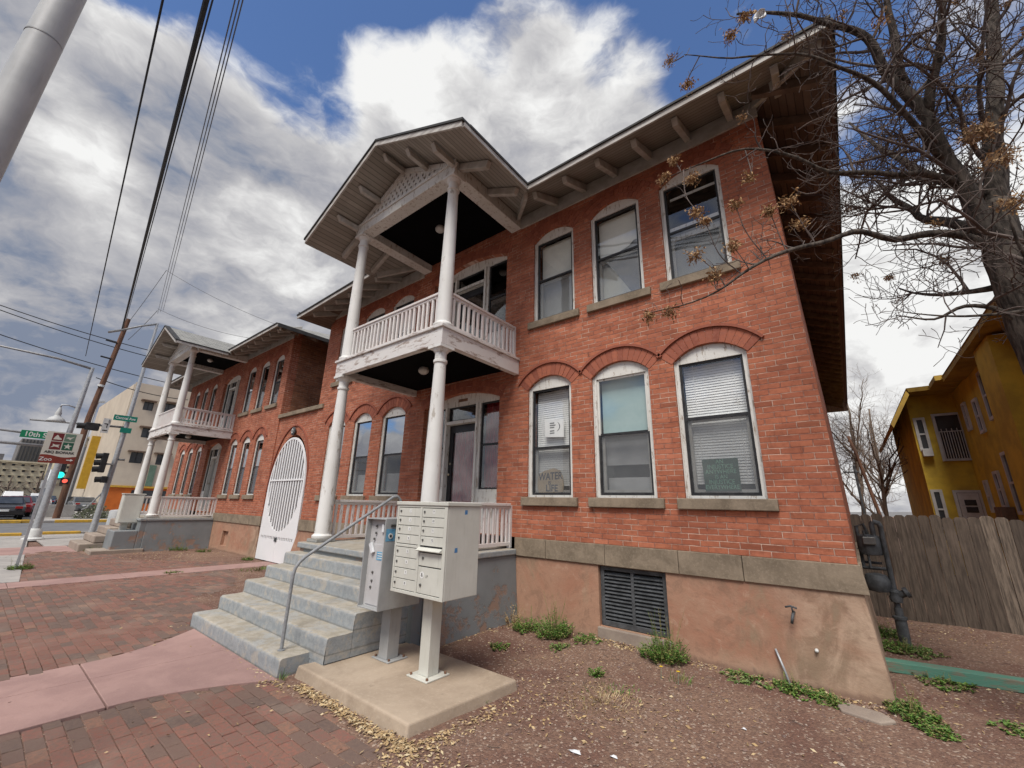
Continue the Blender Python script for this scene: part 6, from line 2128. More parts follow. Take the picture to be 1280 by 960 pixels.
b = MB(); b.box(2.02, 2.25, 17.78, 17.99, 3.35, 3.57); b.build('window_unit', 'dull_white', yh, bevel=0.01)


# ================================================================== TREES
def curved(p, d, L, n, curl, rnd_, upb=0.0):
    pts = [Vector(p)]
    d = Vector(d).normalized()
    ax = Vector((rnd_.uniform(-1, 1), rnd_.uniform(-1, 1), rnd_.uniform(-1, 1))).normalized()
    for k in range(n):
        d = (d + ax.cross(d) * curl / n + Vector((rnd_.uniform(-1, 1), rnd_.uniform(-1, 1), rnd_.uniform(-1, 1))) * 0.27 + Vector((0, 0, upb / n))).normalized()
        pts.append(pts[-1] + d * (L / n))
    return pts


def spline(pts, n):
    """Catmull-Rom through the points"""
    P_ = [Vector(p) for p in pts]
    P_ = [P_[0] * 2 - P_[1]] + P_ + [P_[-1] * 2 - P_[-2]]
    out = []
    for i_ in range(1, len(P_) - 2):
        for k in range(n):
            t_ = k / n
            a, b_, c_, d_ = P_[i_ - 1], P_[i_], P_[i_ + 1], P_[i_ + 2]
            out.append(0.5 * ((2 * b_) + (-a + c_) * t_ + (2 * a - 5 * b_ + 4 * c_ - d_) * t_ ** 2 + (-a + 3 * b_ - 3 * c_ + d_) * t_ ** 3))
    out.append(P_[-2])
    return out


class Tree:
    def __init__(self, seed):
        self.r = random.Random(seed)
        self.big = MB(); self.mid = MB(); self.tips = []
        self.count = 0

    def limb(self, pts, r0, r1, n=5, sides=9, wob=0.0):
        s = spline(pts, n)
        rs = []
        m = len(s)
        for k, p in enumerate(s):
            t_ = k / (m - 1)
            r_ = r0 + (r1 - r0) * t_ ** 0.85
            rs.append(r_ * (1 + 0.10 * noise.noise(p * 6)))
        if wob:
            s = [s[0]] + [p + Vector((noise.noise(p * 2.3), noise.noise(p * 2.3 + Vector((9, 0, 0))), noise.noise(p * 2.3 + Vector((0, 9, 0))))) * wob for p in s[1:]]
        self.big.tube(s, rs, sides)
        return s, rs

    def sprout(self, s, rs, levels, dens, L, t0=0.2, keep=None, up=0.5, curl=1.3, out=None):
        """levels: remaining depth; dens: children per metre; L: child length range"""
        r = self.r
        for k in range(1, len(s)):
            if k / len(s) < t0: continue
            seg = (s[k] - s[k - 1]).length
            nn = dens * seg
            c = int(nn) + (1 if r.random() < nn - int(nn) else 0)
            for _ in range(c):
                p = s[k - 1].lerp(s[k], r.random())
                d = (s[k] - s[k - 1]).normalized()
                side = d.cross(Vector((r.uniform(-1, 1), r.uniform(-1, 1), r.uniform(-1, 1))))
                if side.length < 0.05: continue
                side.normalize()
                dir_ = (d * r.uniform(0.1, 0.9) + side * 1.0 + Vector((0, 0, up * r.uniform(0, 1))))
                if out is not None: dir_ += out * r.uniform(0.2, 1.0)
                dir_.normalize()
                ln = r.uniform(*L) * (1.15 - 0.6 * k / len(s))
                if keep and not keep(p + dir_ * ln * 0.9): continue
                rad = min(rs[min(k, len(rs) - 1)] * 0.65, 0.0135 * ln + 0.0042)
                nseg = 6 if levels >= 2 else 4
                q = curved(p, dir_, ln, nseg, r.uniform(-curl, curl), r, up * 0.8)
                if keep and not keep(q[-1]): continue
                rr2 = [rad + (max(0.0030, rad * 0.38) - rad) * i_ / nseg for i_ in range(nseg + 1)]
                self.mid.tube(q, rr2, 5 if levels >= 2 else 3, caps=False)
                self.count += 1
                if levels > 1:
                    self.sprout(q, rr2, levels - 1, dens * 1.75, (L[0] * 0.55, L[1] * 0.55), 0.22, keep, up, curl)
                else:
                    self.tips.append(q[-1])


T_ = Tree(21)
big = empty('bare_tree', (1.45, 5.0, 0), 'large bare deciduous tree with drooping brown seed clusters, in front of the yellow house', 'tree')
# stay outside the camera's immediate surroundings and clear of the house body
def keep(p):
    if p.y > 5.2 and p.x < 0.05: return False
    if p.z > 6.55 and p.y > 4.35 and p.x < 0.75: return False
    if p.y < 1.8: return False
    if p.y > 4.45 and p.x < 0.75 and p.z > 6.2: return False
    if p.x < -1.35 and p.z < 5: return False
    if p.x < -1.6: return False
    if p.x < 0.05 and p.z < 3.2: return False
    if p.z < 2.35: return False
    return True


trunk = [(1.66, 5.05, -0.1), (1.56, 5.05, 1.0), (1.46, 5.02, 2.2), (1.40, 5.0, 3.1), (1.38, 5.0, 3.75), (1.44, 5.05, 4.3)]
st, srs = T_.limb(trunk, 0.20, 0.115, 5, 14, 0.02)
LIMBS = [
    # (points, r0, r1, density, length range, levels)
    ([(1.38, 5.0, 3.7), (1.30, 4.95, 4.15), (1.23, 4.85, 4.6), (1.15, 4.72, 5.2), (1.0, 4.62, 5.75), (0.86, 4.45, 6.15), (0.62, 4.25, 6.35), (0.30, 4.05, 6.55), (-0.15, 3.9, 6.75)], 0.085, 0.010, 5.0, (0.5, 1.2), 3),
    ([(1.42, 5.02, 4.15), (1.56, 5.15, 4.8), (1.75, 5.25, 5.6), (1.95, 5.35, 6.6), (2.1, 5.4, 7.8)], 0.09, 0.04, 4.5, (0.6, 1.5), 3),
    ([(1.06, 4.66, 5.6), (1.08, 4.55, 6.1), (1.10, 4.5, 6.7), (1.2, 4.5, 7.4)], 0.045, 0.015, 5.0, (0.5, 1.2), 3),
    ([(1.38, 5.0, 3.75), (1.15, 4.85, 3.98), (0.92, 4.7, 4.02), (0.68, 4.6, 4.0), (0.40, 4.35, 4.05), (0.12, 4.05, 3.88), (-0.18, 3.85, 3.75), (-0.42, 3.72, 3.6), (-0.72, 3.62, 3.42), (-1.2, 3.52, 3.36)], 0.042, 0.004, 3.6, (0.25, 0.7), 3),
    ([(1.22, 4.85, 4.5), (1.0, 4.7, 4.62), (0.75, 4.5, 4.6), (0.42, 4.3, 4.66), (0.12, 4.02, 4.80), (-0.25, 3.8, 4.92), (-0.60, 3.66, 4.88), (-0.95, 3.6, 4.84)], 0.035, 0.004, 3.8, (0.25, 0.7), 3),
    ([(1.38, 5.0, 3.4), (1.5, 4.8, 3.7), (1.75, 4.6, 4.1), (1.95, 4.4, 4.6), (2.2, 4.2, 5.4)], 0.08, 0.025, 4.2, (0.6, 1.3), 3),
    ([(1.40, 5.0, 3.9), (1.25, 5.3, 4.3), (1.12, 5.8, 4.8), (1.0, 6.3, 5.5), (0.95, 6.8, 6.3)], 0.065, 0.015, 5.0, (0.6, 1.4), 3),
    ([(1.38, 5.0, 3.5), (1.2, 5.2, 3.6), (0.98, 5.5, 3.75), (0.8, 5.9, 4.05)], 0.035, 0.008, 5.5, (0.4, 1.0), 3),
    ([(1.15, 4.72, 5.2), (1.3, 4.5, 5.7), (1.42, 4.3, 6.3), (1.5, 4.1, 7.0)], 0.045, 0.015, 5.0, (0.6, 1.3), 3),
    ([(1.2, 4.82, 4.75), (1.0, 4.5, 5.0), (0.82, 4.2, 5.3), (0.6, 3.95, 5.45), (0.25, 3.7, 5.6), (-0.2, 3.5, 5.75), (-0.6, 3.4, 6.0)], 0.03, 0.004, 5.0, (0.35, 0.9), 3),
    ([(1.45, 5.05, 4.4), (1.2, 5.6, 5.2), (1.05, 6.2, 6.1), (0.9, 6.8, 7.2)], 0.06, 0.015, 5.0, (0.6, 1.4), 3),
    ([(1.45, 4.9, 3.2), (1.32, 4.6, 3.12), (1.1, 4.4, 3.05), (0.85, 4.3, 3.08), (0.6, 4.3, 3.2)], 0.022, 0.004, 5.0, (0.3, 0.7), 3),
    ([(1.50, 4.9, 2.9), (1.45, 4.6, 3.1), (1.30, 4.3, 3.35), (1.2, 4.1, 3.7)], 0.03, 0.006, 6.0, (0.3, 0.8), 3),
    ([(1.40, 5.0, 3.0), (1.25, 4.9, 3.25), (1.05, 4.85, 3.35), (0.85, 4.9, 3.3), (0.62, 5.0, 3.42)], 0.028, 0.005, 4.5, (0.3, 0.8), 3),
]
for pts, r0, r1, dens, L, lv in LIMBS:
    s, rs = T_.limb(pts, r0, r1, 4, 8, 0.04)
    T_.sprout(s, rs, lv, dens * 1.1, L, 0.15 if r0 > 0.05 else 0.08, keep, 0.35, 2.0)
SEEDS = [(-1.19, 3.52, 3.36), (-1.0, 3.55, 3.36), (-0.62, 3.6, 3.62), (-0.75, 3.55, 3.85), (-0.45, 3.6, 3.85), (-0.68, 3.5, 4.25), (-0.62, 3.5, 4.12), (-0.38, 3.6, 4.25), (-0.95, 3.6, 4.86),
         (-0.85, 3.6, 5.02), (-0.70, 3.6, 4.72), (-0.15, 3.8, 4.2), (0.0, 3.9, 4.3), (-0.25, 3.7, 4.55), (0.05, 4.0, 4.1), (1.28, 4.4, 4.75), (1.22, 4.5, 4.6), (1.50, 4.3, 4.0), (1.52, 4.4, 3.8), (1.45, 4.4, 4.35), (1.62, 4.3, 3.5),
         (-0.2, 3.7, 6.3), (-0.05, 3.8, 6.55), (-0.75, 3.5, 6.2), (-0.62, 3.5, 5.75)]
ANCH = []
for pts, r0, r1, dens, L, lv in LIMBS: ANCH += spline(pts, 6)
for sp_ in SEEDS[:15] + SEEDS[21:]:
    q_ = Vector(sp_)
    an = min(ANCH, key=lambda v_: (v_ - q_).length)
    md_ = an.lerp(q_, 0.55) + Vector((random.uniform(-.05, .05), random.uniform(-.03, .03), random.uniform(-.09, -.02)))
    st_p = spline([an, md_, q_], 4)
    T_.mid.tube(st_p, [0.006 - 0.0028 * k / (len(st_p) - 1) for k in range(len(st_p))], 5, caps=False)
    for k in range(3):
        e0 = st_p[3 + k]; e1 = e0 + Vector((random.uniform(-.12, .12), random.uniform(-.06, .06), random.uniform(0.02, .16)))
        T_.mid.tube([e0, e0.lerp(e1, 0.5) + Vector((0.012, 0, 0.01)), e1], [0.003, 0.0026, 0.0022], 3, caps=False)
tb = T_.big.build('trunk', 'bark_grey', big, smooth=True)
tg = T_.mid.build('twigs', 'twig_bark', big, smooth=True)
tg['kind'] = 'stuff'
print('TWIGS', T_.count, len(T_.mid.f))


def seedcluster(parent, p, n, size, rnd_):
    m = MB()
    p = Vector(p)
    for k in range(n):
        q = p + Vector((rnd_.gauss(0, size), rnd_.gauss(0, size * 0.8), rnd_.gauss(-size * 0.5, size * 0.8)))
        d = Vector((rnd_.uniform(-1, 1), rnd_.uniform(-1, 1), rnd_.uniform(-1.5, 0.2))).normalized() * rnd_.uniform(0.015, 0.032)
        s = d.cross(Vector((rnd_.uniform(-1, 1), rnd_.uniform(-1, 1), rnd_.uniform(-1, 1)))).normalized() * rnd_.uniform(0.004, 0.009)
        m.rnd = rnd_.random()
        nrm = d.cross(s).normalized() * 0.002
        m.add([q - d * 0.5 - nrm, q + s + nrm, q + d + nrm, q - s - nrm], [(0, 1, 2), (0, 2, 3)])
        if rnd_.random() < 0.4: m.tube([p.lerp(q, 0.0), q], 0.0009, 3, caps=False)
    return m.build('seed_cluster', 'seed_brown', parent, attr=True)


rs_ = random.Random(8)
for i_, p in enumerate(SEEDS):
    tp_ = min(T_.tips, key=lambda q_: (q_ - Vector(p)).length)
    if 15 <= i_ < 21 and (tp_ - Vector(p)).length < 0.9: p = (tp_.x, tp_.y, tp_.z)
    seedcluster(big, p, rs_.randint(90, 170) if p[0] < 1 else 230, rs_.uniform(0.028, 0.042) if p[0] < 1 else 0.055, rs_)
cand = [t for t in T_.tips if 0.4 < t.x < 2.3 or t.z > 4.0]
for k in range(30):
    t = rs_.choice(cand)
    seedcluster(big, t, rs_.randint(25, 110), rs_.uniform(0.018, 0.045), rs_)
# a scrap of white plastic caught in the twigs
b = MB()
pc = Vector((0.06, 3.9, 6.55))
gp = []
for j_ in range(6):
    for i_ in range(6):
        gp.append(pc + Vector((i_ * 0.022 - 0.05, noise.noise(Vector((i_ * 0.5, j_ * 0.5, 1))) * 0.06, j_ * 0.022 - 0.05 + noise.noise(Vector((i_ * 0.7, j_ * 0.7, 4))) * 0.04)))
b.add(gp, [(j_ * 6 + i_, j_ * 6 + i_ + 1, (j_ + 1) * 6 + i_ + 1, (j_ + 1) * 6 + i_) for j_ in range(5) for i_ in range(5)])
o = b.build('plastic_bag', 'plastic_white', smooth=True)
md = o.modifiers.new('thick', 'SOLIDIFY'); md.thickness = 0.002
tag(o, 'scrap of white plastic bag caught in the twigs above the eave', 'plastic bag')


def far_tree(name, label, loc, H, spread, seed, dens=1.6, lean=(0, 0), r0=0.16, nl=7, group=None, mat='twig_far'):
    t_ = Tree(seed)
    e_ = empty(name, loc, label, 'tree', group)
    L0 = Vector(loc)
    tr = [L0 + Vector((0, 0, -0.1)), L0 + Vector((lean[0] * 0.3, lean[1] * 0.3, H * 0.22)), L0 + Vector((lean[0] * 0.7, lean[1] * 0.7, H * 0.45)), L0 + Vector((lean[0], lean[1], H * 0.8))]
    s, rs = t_.limb(tr, r0, r0 * 0.3, 4, 7, 0.1)
    for k in range(nl):
        a = 2 * pi * k / nl + t_.r.uniform(-0.4, 0.4)
        f = t_.r.uniform(0.25, 0.75)
        p = s[int(f * (len(s) - 1))]
        q = p + Vector((cos(a), sin(a), 0)) * spread * t_.r.uniform(0.5, 1.0) + Vector((0, 0, H * t_.r.uniform(0.2, 0.42)))
        m_ = p.lerp(q, 0.5) + Vector((0, 0, t_.r.uniform(-0.2, 0.4)))
        s2, rs2 = t_.limb([p, m_, q], r0 * 0.42, r0 * 0.10, 4, 5, 0.12)
        t_.sprout(s2, rs2, 3, dens, (H * 0.12, H * 0.24), 0.15, None, 0.6, 1.2)
    t_.big.build('trunk', 'twig_far', e_, smooth=True)
    c_ = t_.mid.build('crown', mat, e_)
    c_['kind'] = 'stuff'
    return e_


far_tree('bare_tree', 'slim bare tree behind the fence beside the yellow house', (0.95, 22.0, 0), 7.2, 1.8, 5, 2.8, (0.3, 0), 0.09)
far_tree('bare_tree', 'multi-limbed bare tree behind the alley fence next to the brick eave', (0.35, 24.0, 0), 8.5, 2.2, 6, 2.6, (0.3, 0.5), 0.11)
far_tree('bare_tree', 'distant hazy bare tree low between the houses, furthest back', (1.6, 34.0, 0), 9.0, 3.0, 9, 2.4, (0.2, 0.5), 0.13)
# leaning pole in the back yard
b = MB(); b.tube([(0.75, 17.0, -0.1), (0.66, 17.0, 1.6), (0.42, 17.0, 3.4), (0.30, 17.0, 4.0)], [0.05, 0.05, 0.045, 0.04], 8)
o = b.build('wooden_post', 'pole_wood', smooth=True); tag(o, 'leaning brown wooden post behind the alley fence', 'post')
b = MB(); b.tube([(0.28, 15.0, 1.0), (0.26, 15.0, 2.9)], 0.03, 6); b.tube([(0.0, 15.0, 2.72), (0.34, 15.0, 2.72)], 0.02, 6)
o = b.build('service_mast', 'meter_grey'); tag(o, 'thin dark service mast beside the brick wall beyond the fence', 'mast')


# ================================================================== GROUND COVER, WEEDS, LITTER
def weed(label, x, y, r, h, n, seed, name='weed', kind='clump', cat='weed', mat='leaf_green'):
    rd = random.Random(seed)
    m = MB()
    z = max(0.0, dirt_h(x, y))
    for k in range(n):
        a = rd.uniform(0, 2 * pi); rr_ = r * (rd.random() ** 0.7) * (1.0 + 0.5 * noise.noise(Vector((cos(a) * 1.5, sin(a) * 1.5, seed * 3.1))))
        p = Vector((x + rr_ * cos(a), y + rr_ * sin(a), z - 0.005))
        hh_ = h * rd.uniform(0.35, 1.0) * (1.15 - 0.6 * rr_ / r)
        dr = Vector((cos(a) * rd.uniform(0, 1.3), sin(a) * rd.uniform(0, 1.3), 1)).normalized()
        m.rnd = rd.random()
        if kind == 'grass':
            q = p + dr * hh_ * 1.2
            mid_ = p + dr * hh_ * 0.6 + Vector((0, 0, hh_ * 0.12))
            s = Vector((-sin(a + 1), cos(a + 1), 0)) * 0.0035
            m.add([p - s, p + s, mid_ + s * 0.8, mid_ - s * 0.8, q], [(0, 1, 2, 3), (3, 2, 4)])
        else:
            stem_top = p + dr * hh_
            m.tube([p, stem_top], 0.0018, 3, caps=False)
            for j_ in range(rd.randint(4, 7)):
                t_ = rd.uniform(0.25, 1.0)
                c_ = p.lerp(stem_top, t_)
                la = rd.uniform(0, 2 * pi)
                L_ = rd.uniform(0.012, 0.050) * (1.2 - 0.5 * t_)
                d = Vector((cos(la), sin(la), rd.uniform(-0.25, 0.6))).normalized()
                s = d.cross(Vector((0, 0, 1))).normalized() * L_ * 0.32
                u_ = Vector((0, 0, 0.004))
                m.rnd = rd.random()
                m.add([c_, c_ + d * L_ * 0.5 + s + u_, c_ + d * L_, c_ + d * L_ * 0.5 - s + u_, c_ + d * L_ * 0.5 - u_], [(0, 4, 1), (4, 2, 1), (0, 3, 4), (4, 3, 2)])
    if kind != 'grass' and n > 60:
        for k in range(n // 9):
            a = rd.uniform(0, 2 * pi); q0 = Vector((x + r * 0.7 * cos(a) * rd.random(), y + r * 0.7 * sin(a) * rd.random(), z))
            hh_ = h * rd.uniform(0.9, 1.7)
            q1 = q0 + Vector((rd.uniform(-0.3, 0.3) * hh_, rd.uniform(-0.3, 0.3) * hh_, hh_))
            m.rnd = 0.9 if rd.random() < 0.5 else rd.random()
            m.tube([q0, q0.lerp(q1, 0.5) + Vector((rd.uniform(-0.01, 0.01), 0, 0.01)), q1], [0.002, 0.0016, 0.001], 3, caps=False)
            for j_ in range(6):
                c_ = q0.lerp(q1, rd.uniform(0.55, 1.0)); d = Vector((rd.uniform(-1, 1), rd.uniform(-1, 1), rd.uniform(0, 1))).normalized() * rd.uniform(0.008, 0.018)
                s_ = d.cross(Vector((0, 0, 1))).normalized() * 0.003
                m.add([c_, c_ + d * 0.5 + s_, c_ + d, c_ + d * 0.5 - s_], [(0, 1, 2, 3)])
    o_ = m.build(name, mat, attr=True)
    tag(o_, label, cat)
    return o_


weed('leafy weed spreading left of the basement vent, nearest the porch', -3.72, 5.10, 0.16, 0.20, 90, 1)
weed('tall leafy weed clump by the left side of the basement vent', -3.28, 5.12, 0.19, 0.32, 170, 2)
weed('low leafy weed under the basement vent sill', -2.80, 5.12, 0.16, 0.11, 50, 3)
weed('bushy leafy weed at the right side of the basement vent', -1.86, 5.14, 0.20, 0.31, 200, 4)
weed('small weed sprig in the dirt in front of the vent', -2.22, 4.22, 0.05, 0.12, 20, 5)
weed('small weed beside the right edge of the mailbox pad', -3.55, 4.30, 0.11, 0.07, 26, 6)
weed('weed patch ahead of the vent among dry leaves', -2.95, 4.75, 0.13, 0.08, 34, 7)
weed('weed with yellow flowers in the open dirt', -1.55, 4.66, 0.10, 0.14, 34, 8, kind='grass')
weed('creeping green weeds at the foundation under the hose bib, left end', -1.10, 5.22, 0.18, 0.07, 60, 9)
weed('creeping green weeds at the foundation by the metal rod', -0.68, 5.20, 0.24, 0.08, 130, 10)
weed('creeping green weeds near the flagstone', -0.42, 5.12, 0.15, 0.07, 70, 11)
weed('green weeds round the battered alley corner of the foundation', 0.14, 5.28, 0.17, 0.14, 120, 12)
weed('weeds in front of the alley corner and the green timber', 0.26, 5.02, 0.13, 0.08, 60, 13)
weed('grassy weeds around the foot of the gas meter', 0.22, 7.55, 0.32, 0.10, 260, 14)
weed('low weeds beside the gas meter toward the fence', 0.02, 8.3, 0.30, 0.12, 160, 15)
weed('weeds along the near side of the green timber', 0.45, 6.38, 0.26, 0.06, 90, 16)
weed('low weeds in the gravel at the far right of the alley', 0.78, 5.50, 0.15, 0.04, 60, 17)
weed('weeds growing at the foot of the zoo sign pole', -14.85, 1.08, 0.26, 0.16, 110, 18)
weed('weeds in front of the post box pad of the farther house', -18.3, 2.75, 0.25, 0.16, 80, 19)
weed('weed clump in the planting bed of the farther house, left', -17.0, 4.5, 0.25, 0.20, 70, 20)
weed('weed clump in the planting bed of the farther house, right', -16.1, 4.95, 0.22, 0.14, 60, 21)
weed('grassy weeds beside the white gate path', -11.3, 4.7, 0.35, 0.12, 220, 22, kind='grass')
weed('weed growing out of the gap below the white gate', -13.35, 5.15, 0.15, 0.12, 60, 23)
weed('weed tuft on the pink path to the gate', -12.1, 3.2, 0.20, 0.06, 40, 24)
weed('grass tuft by the lower corner of the front steps', -4.45, 2.22, 0.03, 0.10, 16, 25, kind='grass')
weed('grass tuft by the outer corner of the pad', -2.70, 3.1, 0.05, 0.08, 12, 26, kind='grass')
# two yellow flowers
for i_, (x_, y_, lab) in enumerate(((-1.72, 4.60, 'small yellow wildflower, the left of the pair'), (-1.55, 4.58, 'small yellow wildflower, the right of the pair'))):
    e_ = empty('wildflower', (x_, y_, 0.02), lab, 'flower')
    m = MB(); m.tube([(x_, y_, 0.0), (x_ + 0.01, y_, 0.13)], 0.0015, 4); m.build('stem', 'chalk_green', e_)
    m = MB()
    for k in range(9):
        a = 2 * pi * k / 9
        c_ = Vector((x_ + 0.01, y_, 0.132))
        d = Vector((cos(a), sin(a), 0.25)) * 0.02; s = Vector((-sin(a), cos(a), 0)) * 0.006
        m.add([c_, c_ + d * 0.6 + s, c_ + d, c_ + d * 0.6 - s], [(0, 1, 2, 3)])
    m.build('petals', 'petal_yellow', e_)

# dry leaf litter
def litter(name, spots, label):
    rd = random.Random(44)
    m = MB()
    for (x_, y_, rx, ry, n, z0) in spots:
        for k in range(n):
            px_ = x_ + rd.gauss(0, rx); py_ = y_ + rd.gauss(0, ry)
            if -4.44 < px_ < -2.62 and 2.32 < py_ < 3.5: continue
            if in_steps(px_, py_) : continue
            a = rd.uniform(0, 2 * pi); L_ = rd.uniform(0.010, 0.024)
            zz = z0 + max(0, dirt_h(px_, py_)) + rd.uniform(0.003, 0.012)
            d = Vector((cos(a), sin(a), rd.uniform(-0.3, 0.3))) * L_
            s = Vector((-sin(a), cos(a), rd.uniform(-0.5, 0.5))) * L_ * rd.uniform(0.25, 0.45)
            c_ = Vector((px_, py_, zz))
            m.rnd = rd.random()
            m.add([c_ - d, c_ + s - Vector((0, 0, 0.002)), c_ + d, c_ - s + Vector((0, 0, 0.003))], [(0, 1, 2), (0, 2, 3)])
    o_ = m.build(name, 'dry_leaf', attr=True)
    tag(o_, label, 'leaf litter', kind='stuff')


spots = [(-3.2, 5.3, 0.8, 0.05, 260, 0), (-1.2, 5.3, 0.8, 0.05, 260, 0), (-4.05, 4.6, 0.05, 0.5, 120, 0), (-0.3, 5.25, 0.3, 0.08, 120, 0)]
for k in range(16):
    t_ = k / 15
    spots.append((-4.5 + 1.85 * t_, 2.245 - 0.01 * t_, 0.05, 0.035, 75, 0.004))
spots += [(-4.6, 2.14, 0.18, 0.06, 260, 0.0), (-2.62, 2.35, 0.10, 0.12, 260, 0), (-2.55, 2.8, 0.06, 0.3, 220, 0), (-2.45, 2.2, 0.2, 0.12, 220, 0), (-7.12, 2.5, 0.05, 0.3, 60, 0), (-5.4, 2.14, 0.25, 0.02, 60, 0)]
spots += [(-2.4, 3.4, 0.3, 0.4, 90, 0), (-1.9, 3.6, 0.4, 0.35, 260, 0), (-3.0, 4.6, 0.4, 0.35, 120, 0), (-2.3, 5.26, 0.3, 0.06, 200, 0), (-3.9, 5.2, 0.12, 0.1, 120, 0), (-1.2, 4.2, 0.8, 0.7, 110, 0), (-4.1, 3.6, 0.06, 0.1, 60, 0),
          (0.6, 5.8, 0.5, 0.4, 160, 0), (0.5, 8.9, 0.6, 0.4, 260, 0), (-17.0, 4.0, 1.3, 0.6, 500, 0), (-15.2, 3.6, 1.0, 0.6, 300, 0), (-9.0, 4.3, 1.2, 0.5, 220, 0), (-3.7, 1.3, 1.6, 0.8, 60, 0.008), (-9.0, 1.8, 3.0, 1.0, 90, 0.006)]
litter('leaf_litter', spots, 'dry tan leaves and chaff scattered over the dirt')
# dried grass patch
weed('patch of half-dry straw grass in the dirt before the foundation', -1.95, 3.75, 0.34, 0.05, 520, 31, name='dry_grass', kind='grass', cat='grass', mat='dry_leaf')
weed('thin green grass mixed into the straw patch', -1.95, 3.95, 0.28, 0.04, 160, 32, name='grass_patch', kind='grass', cat='grass')
weed('dry stalk weed against the porch side wall', -4.02, 5.15, 0.08, 0.34, 30, 33, name='dry_weed', mat='dry_leaf')

# pebbles
rd = random.Random(77)
m = MB()
for k in range(9000):
    if k < 7000: x_, y_ = rd.uniform(-2.8, 1.6), rd.uniform(1.6, 5.4)
    else: x_, y_ = rd.uniform(-0.1, 3), rd.uniform(5.3, 9.5)
    if rd.random() < 0.45 and y_ > 4: continue
    if paver_zone(x_, y_) or (-4.44 < x_ < -2.62 and 2.3 < y_ < 3.52): continue
    s = rd.uniform(0.0022, 0.0055) * (1.0 if rd.random() < 0.97 else 2.0)
    c_ = Vector((x_, y_, dirt_h(x_, y_) + s * 0.3))
    m.rnd = rd.random()
    a = rd.uniform(0, pi); cx_, sx_ = cos(a) * s * rd.uniform(1, 1.8), sin(a) * s * rd.uniform(1, 1.8)
    m.add([c_ + Vector((cx_, sx_, 0)), c_ + Vector((-sx_, cx_, 0)), c_ - Vector((cx_, sx_, 0)), c_ - Vector((-sx_, cx_, 0)), c_ + Vector((0, 0, s * 0.8)), c_ - Vector((0, 0, s))],
          [(0, 1, 4), (1, 2, 4), (2, 3, 4), (3, 0, 4), (1, 0, 5), (2, 1, 5), (3, 2, 5), (0, 3, 5)])
o = m.build('gravel', 'pebble', attr=True)
tag(o, 'fine red-brown gravel over the dirt yard', 'gravel', kind='stuff')
rd = random.Random(5)
m = MB()
for k in range(420):
    if k < 260: x_, y_ = rd.uniform(-4.0, 0.2), 5.38 - abs(rd.gauss(0, 0.10))
    else: x_, y_ = rd.uniform(-2.7, 1.4), rd.uniform(2.0, 5.3)
    if paver_zone(x_, y_): continue
    s = rd.uniform(0.006, 0.016)
    c_ = Vector((x_, y_, dirt_h(x_, y_) + s * 0.25)); m.rnd = rd.random(); a = rd.uniform(0, pi)
    cx_, sx_ = cos(a) * s * rd.uniform(0.8, 1.6), sin(a) * s * rd.uniform(0.8, 1.6)
    m.add([c_ + Vector((cx_, sx_, 0)), c_ + Vector((-sx_ * 0.8, cx_ * 0.8, 0)), c_ - Vector((cx_ * 0.9, sx_, 0)), c_ - Vector((-sx_, cx_, 0)), c_ + Vector((s * 0.2, 0, s * 0.8)), c_ - Vector((0, 0, s))],
          [(0, 1, 4), (1, 2, 4), (2, 3, 4), (3, 0, 4), (1, 0, 5), (2, 1, 5), (3, 2, 5), (0, 3, 5)])
o = m.build('stones', 'pebble', attr=True)
tag(o, 'scattered larger stones and soil crumbs in the yard', 'gravel', kind='stuff')
rd = random.Random(6)
m = MB()
for k in range(260):
    x_, y_ = (rd.gauss(-2.0, 1.2), rd.gauss(3.8, 0.9)) if k < 170 else (rd.gauss(0.5, 0.6), rd.gauss(8.3, 0.6))
    if paver_zone(x_, y_) or y_ > 9.5 or (y_ > 5.3 and x_ < 0.15) or (-4.44 < x_ < -2.62 and 2.3 < y_ < 3.52) or in_steps(x_, y_): continue
    a = rd.uniform(0, pi); L_ = rd.uniform(0.02, 0.10); z_ = dirt_h(x_, y_) + 0.006
    m.tube([(x_, y_, z_), (x_ + cos(a) * L_ * 0.5, y_ + sin(a) * L_ * 0.5, z_ + rd.uniform(0, 0.012)), (x_ + cos(a + 0.3) * L_, y_ + sin(a + 0.3) * L_, z_)], 0.0018, 3, caps=False)
o = m.build('fallen_twigs', 'twig_bark')
tag(o, 'small fallen twigs and stalks strewn on the dirt', 'twigs', kind='stuff')
# scraps of white litter at the bottom edge
for i_, (x_, y_, s, lab) in enumerate(((-1.72, 2.93, 0.05, 'scrap of white paper litter, larger, at the bottom edge of the dirt'), (-1.50, 3.06, 0.03, 'small scrap of white litter to the right of the larger one'), (-0.9, 4.05, 0.02, 'tiny white chip lying in the open dirt'), (-5.05, 2.55, 0.0, ''))):
    if not lab: continue
    m = MB(); h_ = dirt_h(x_, y_)
    m.add([(x_ - s, y_, h_ + 0.004), (x_ - s * 0.3, y_ - s * 0.5, h_ + 0.012), (x_ + s, y_ - s * 0.1, h_ + 0.006), (x_ + s * 0.5, y_ + s * 0.4, h_ + 0.014), (x_ - s * 0.5, y_ + s * 0.3, h_ + 0.007), (x_, y_, h_ + 0.02)], [(0, 1, 5), (1, 2, 5), (2, 3, 5), (3, 4, 5), (4, 0, 5)])
    o = m.build('litter', 'plastic_white'); tag(o, lab, 'litter')
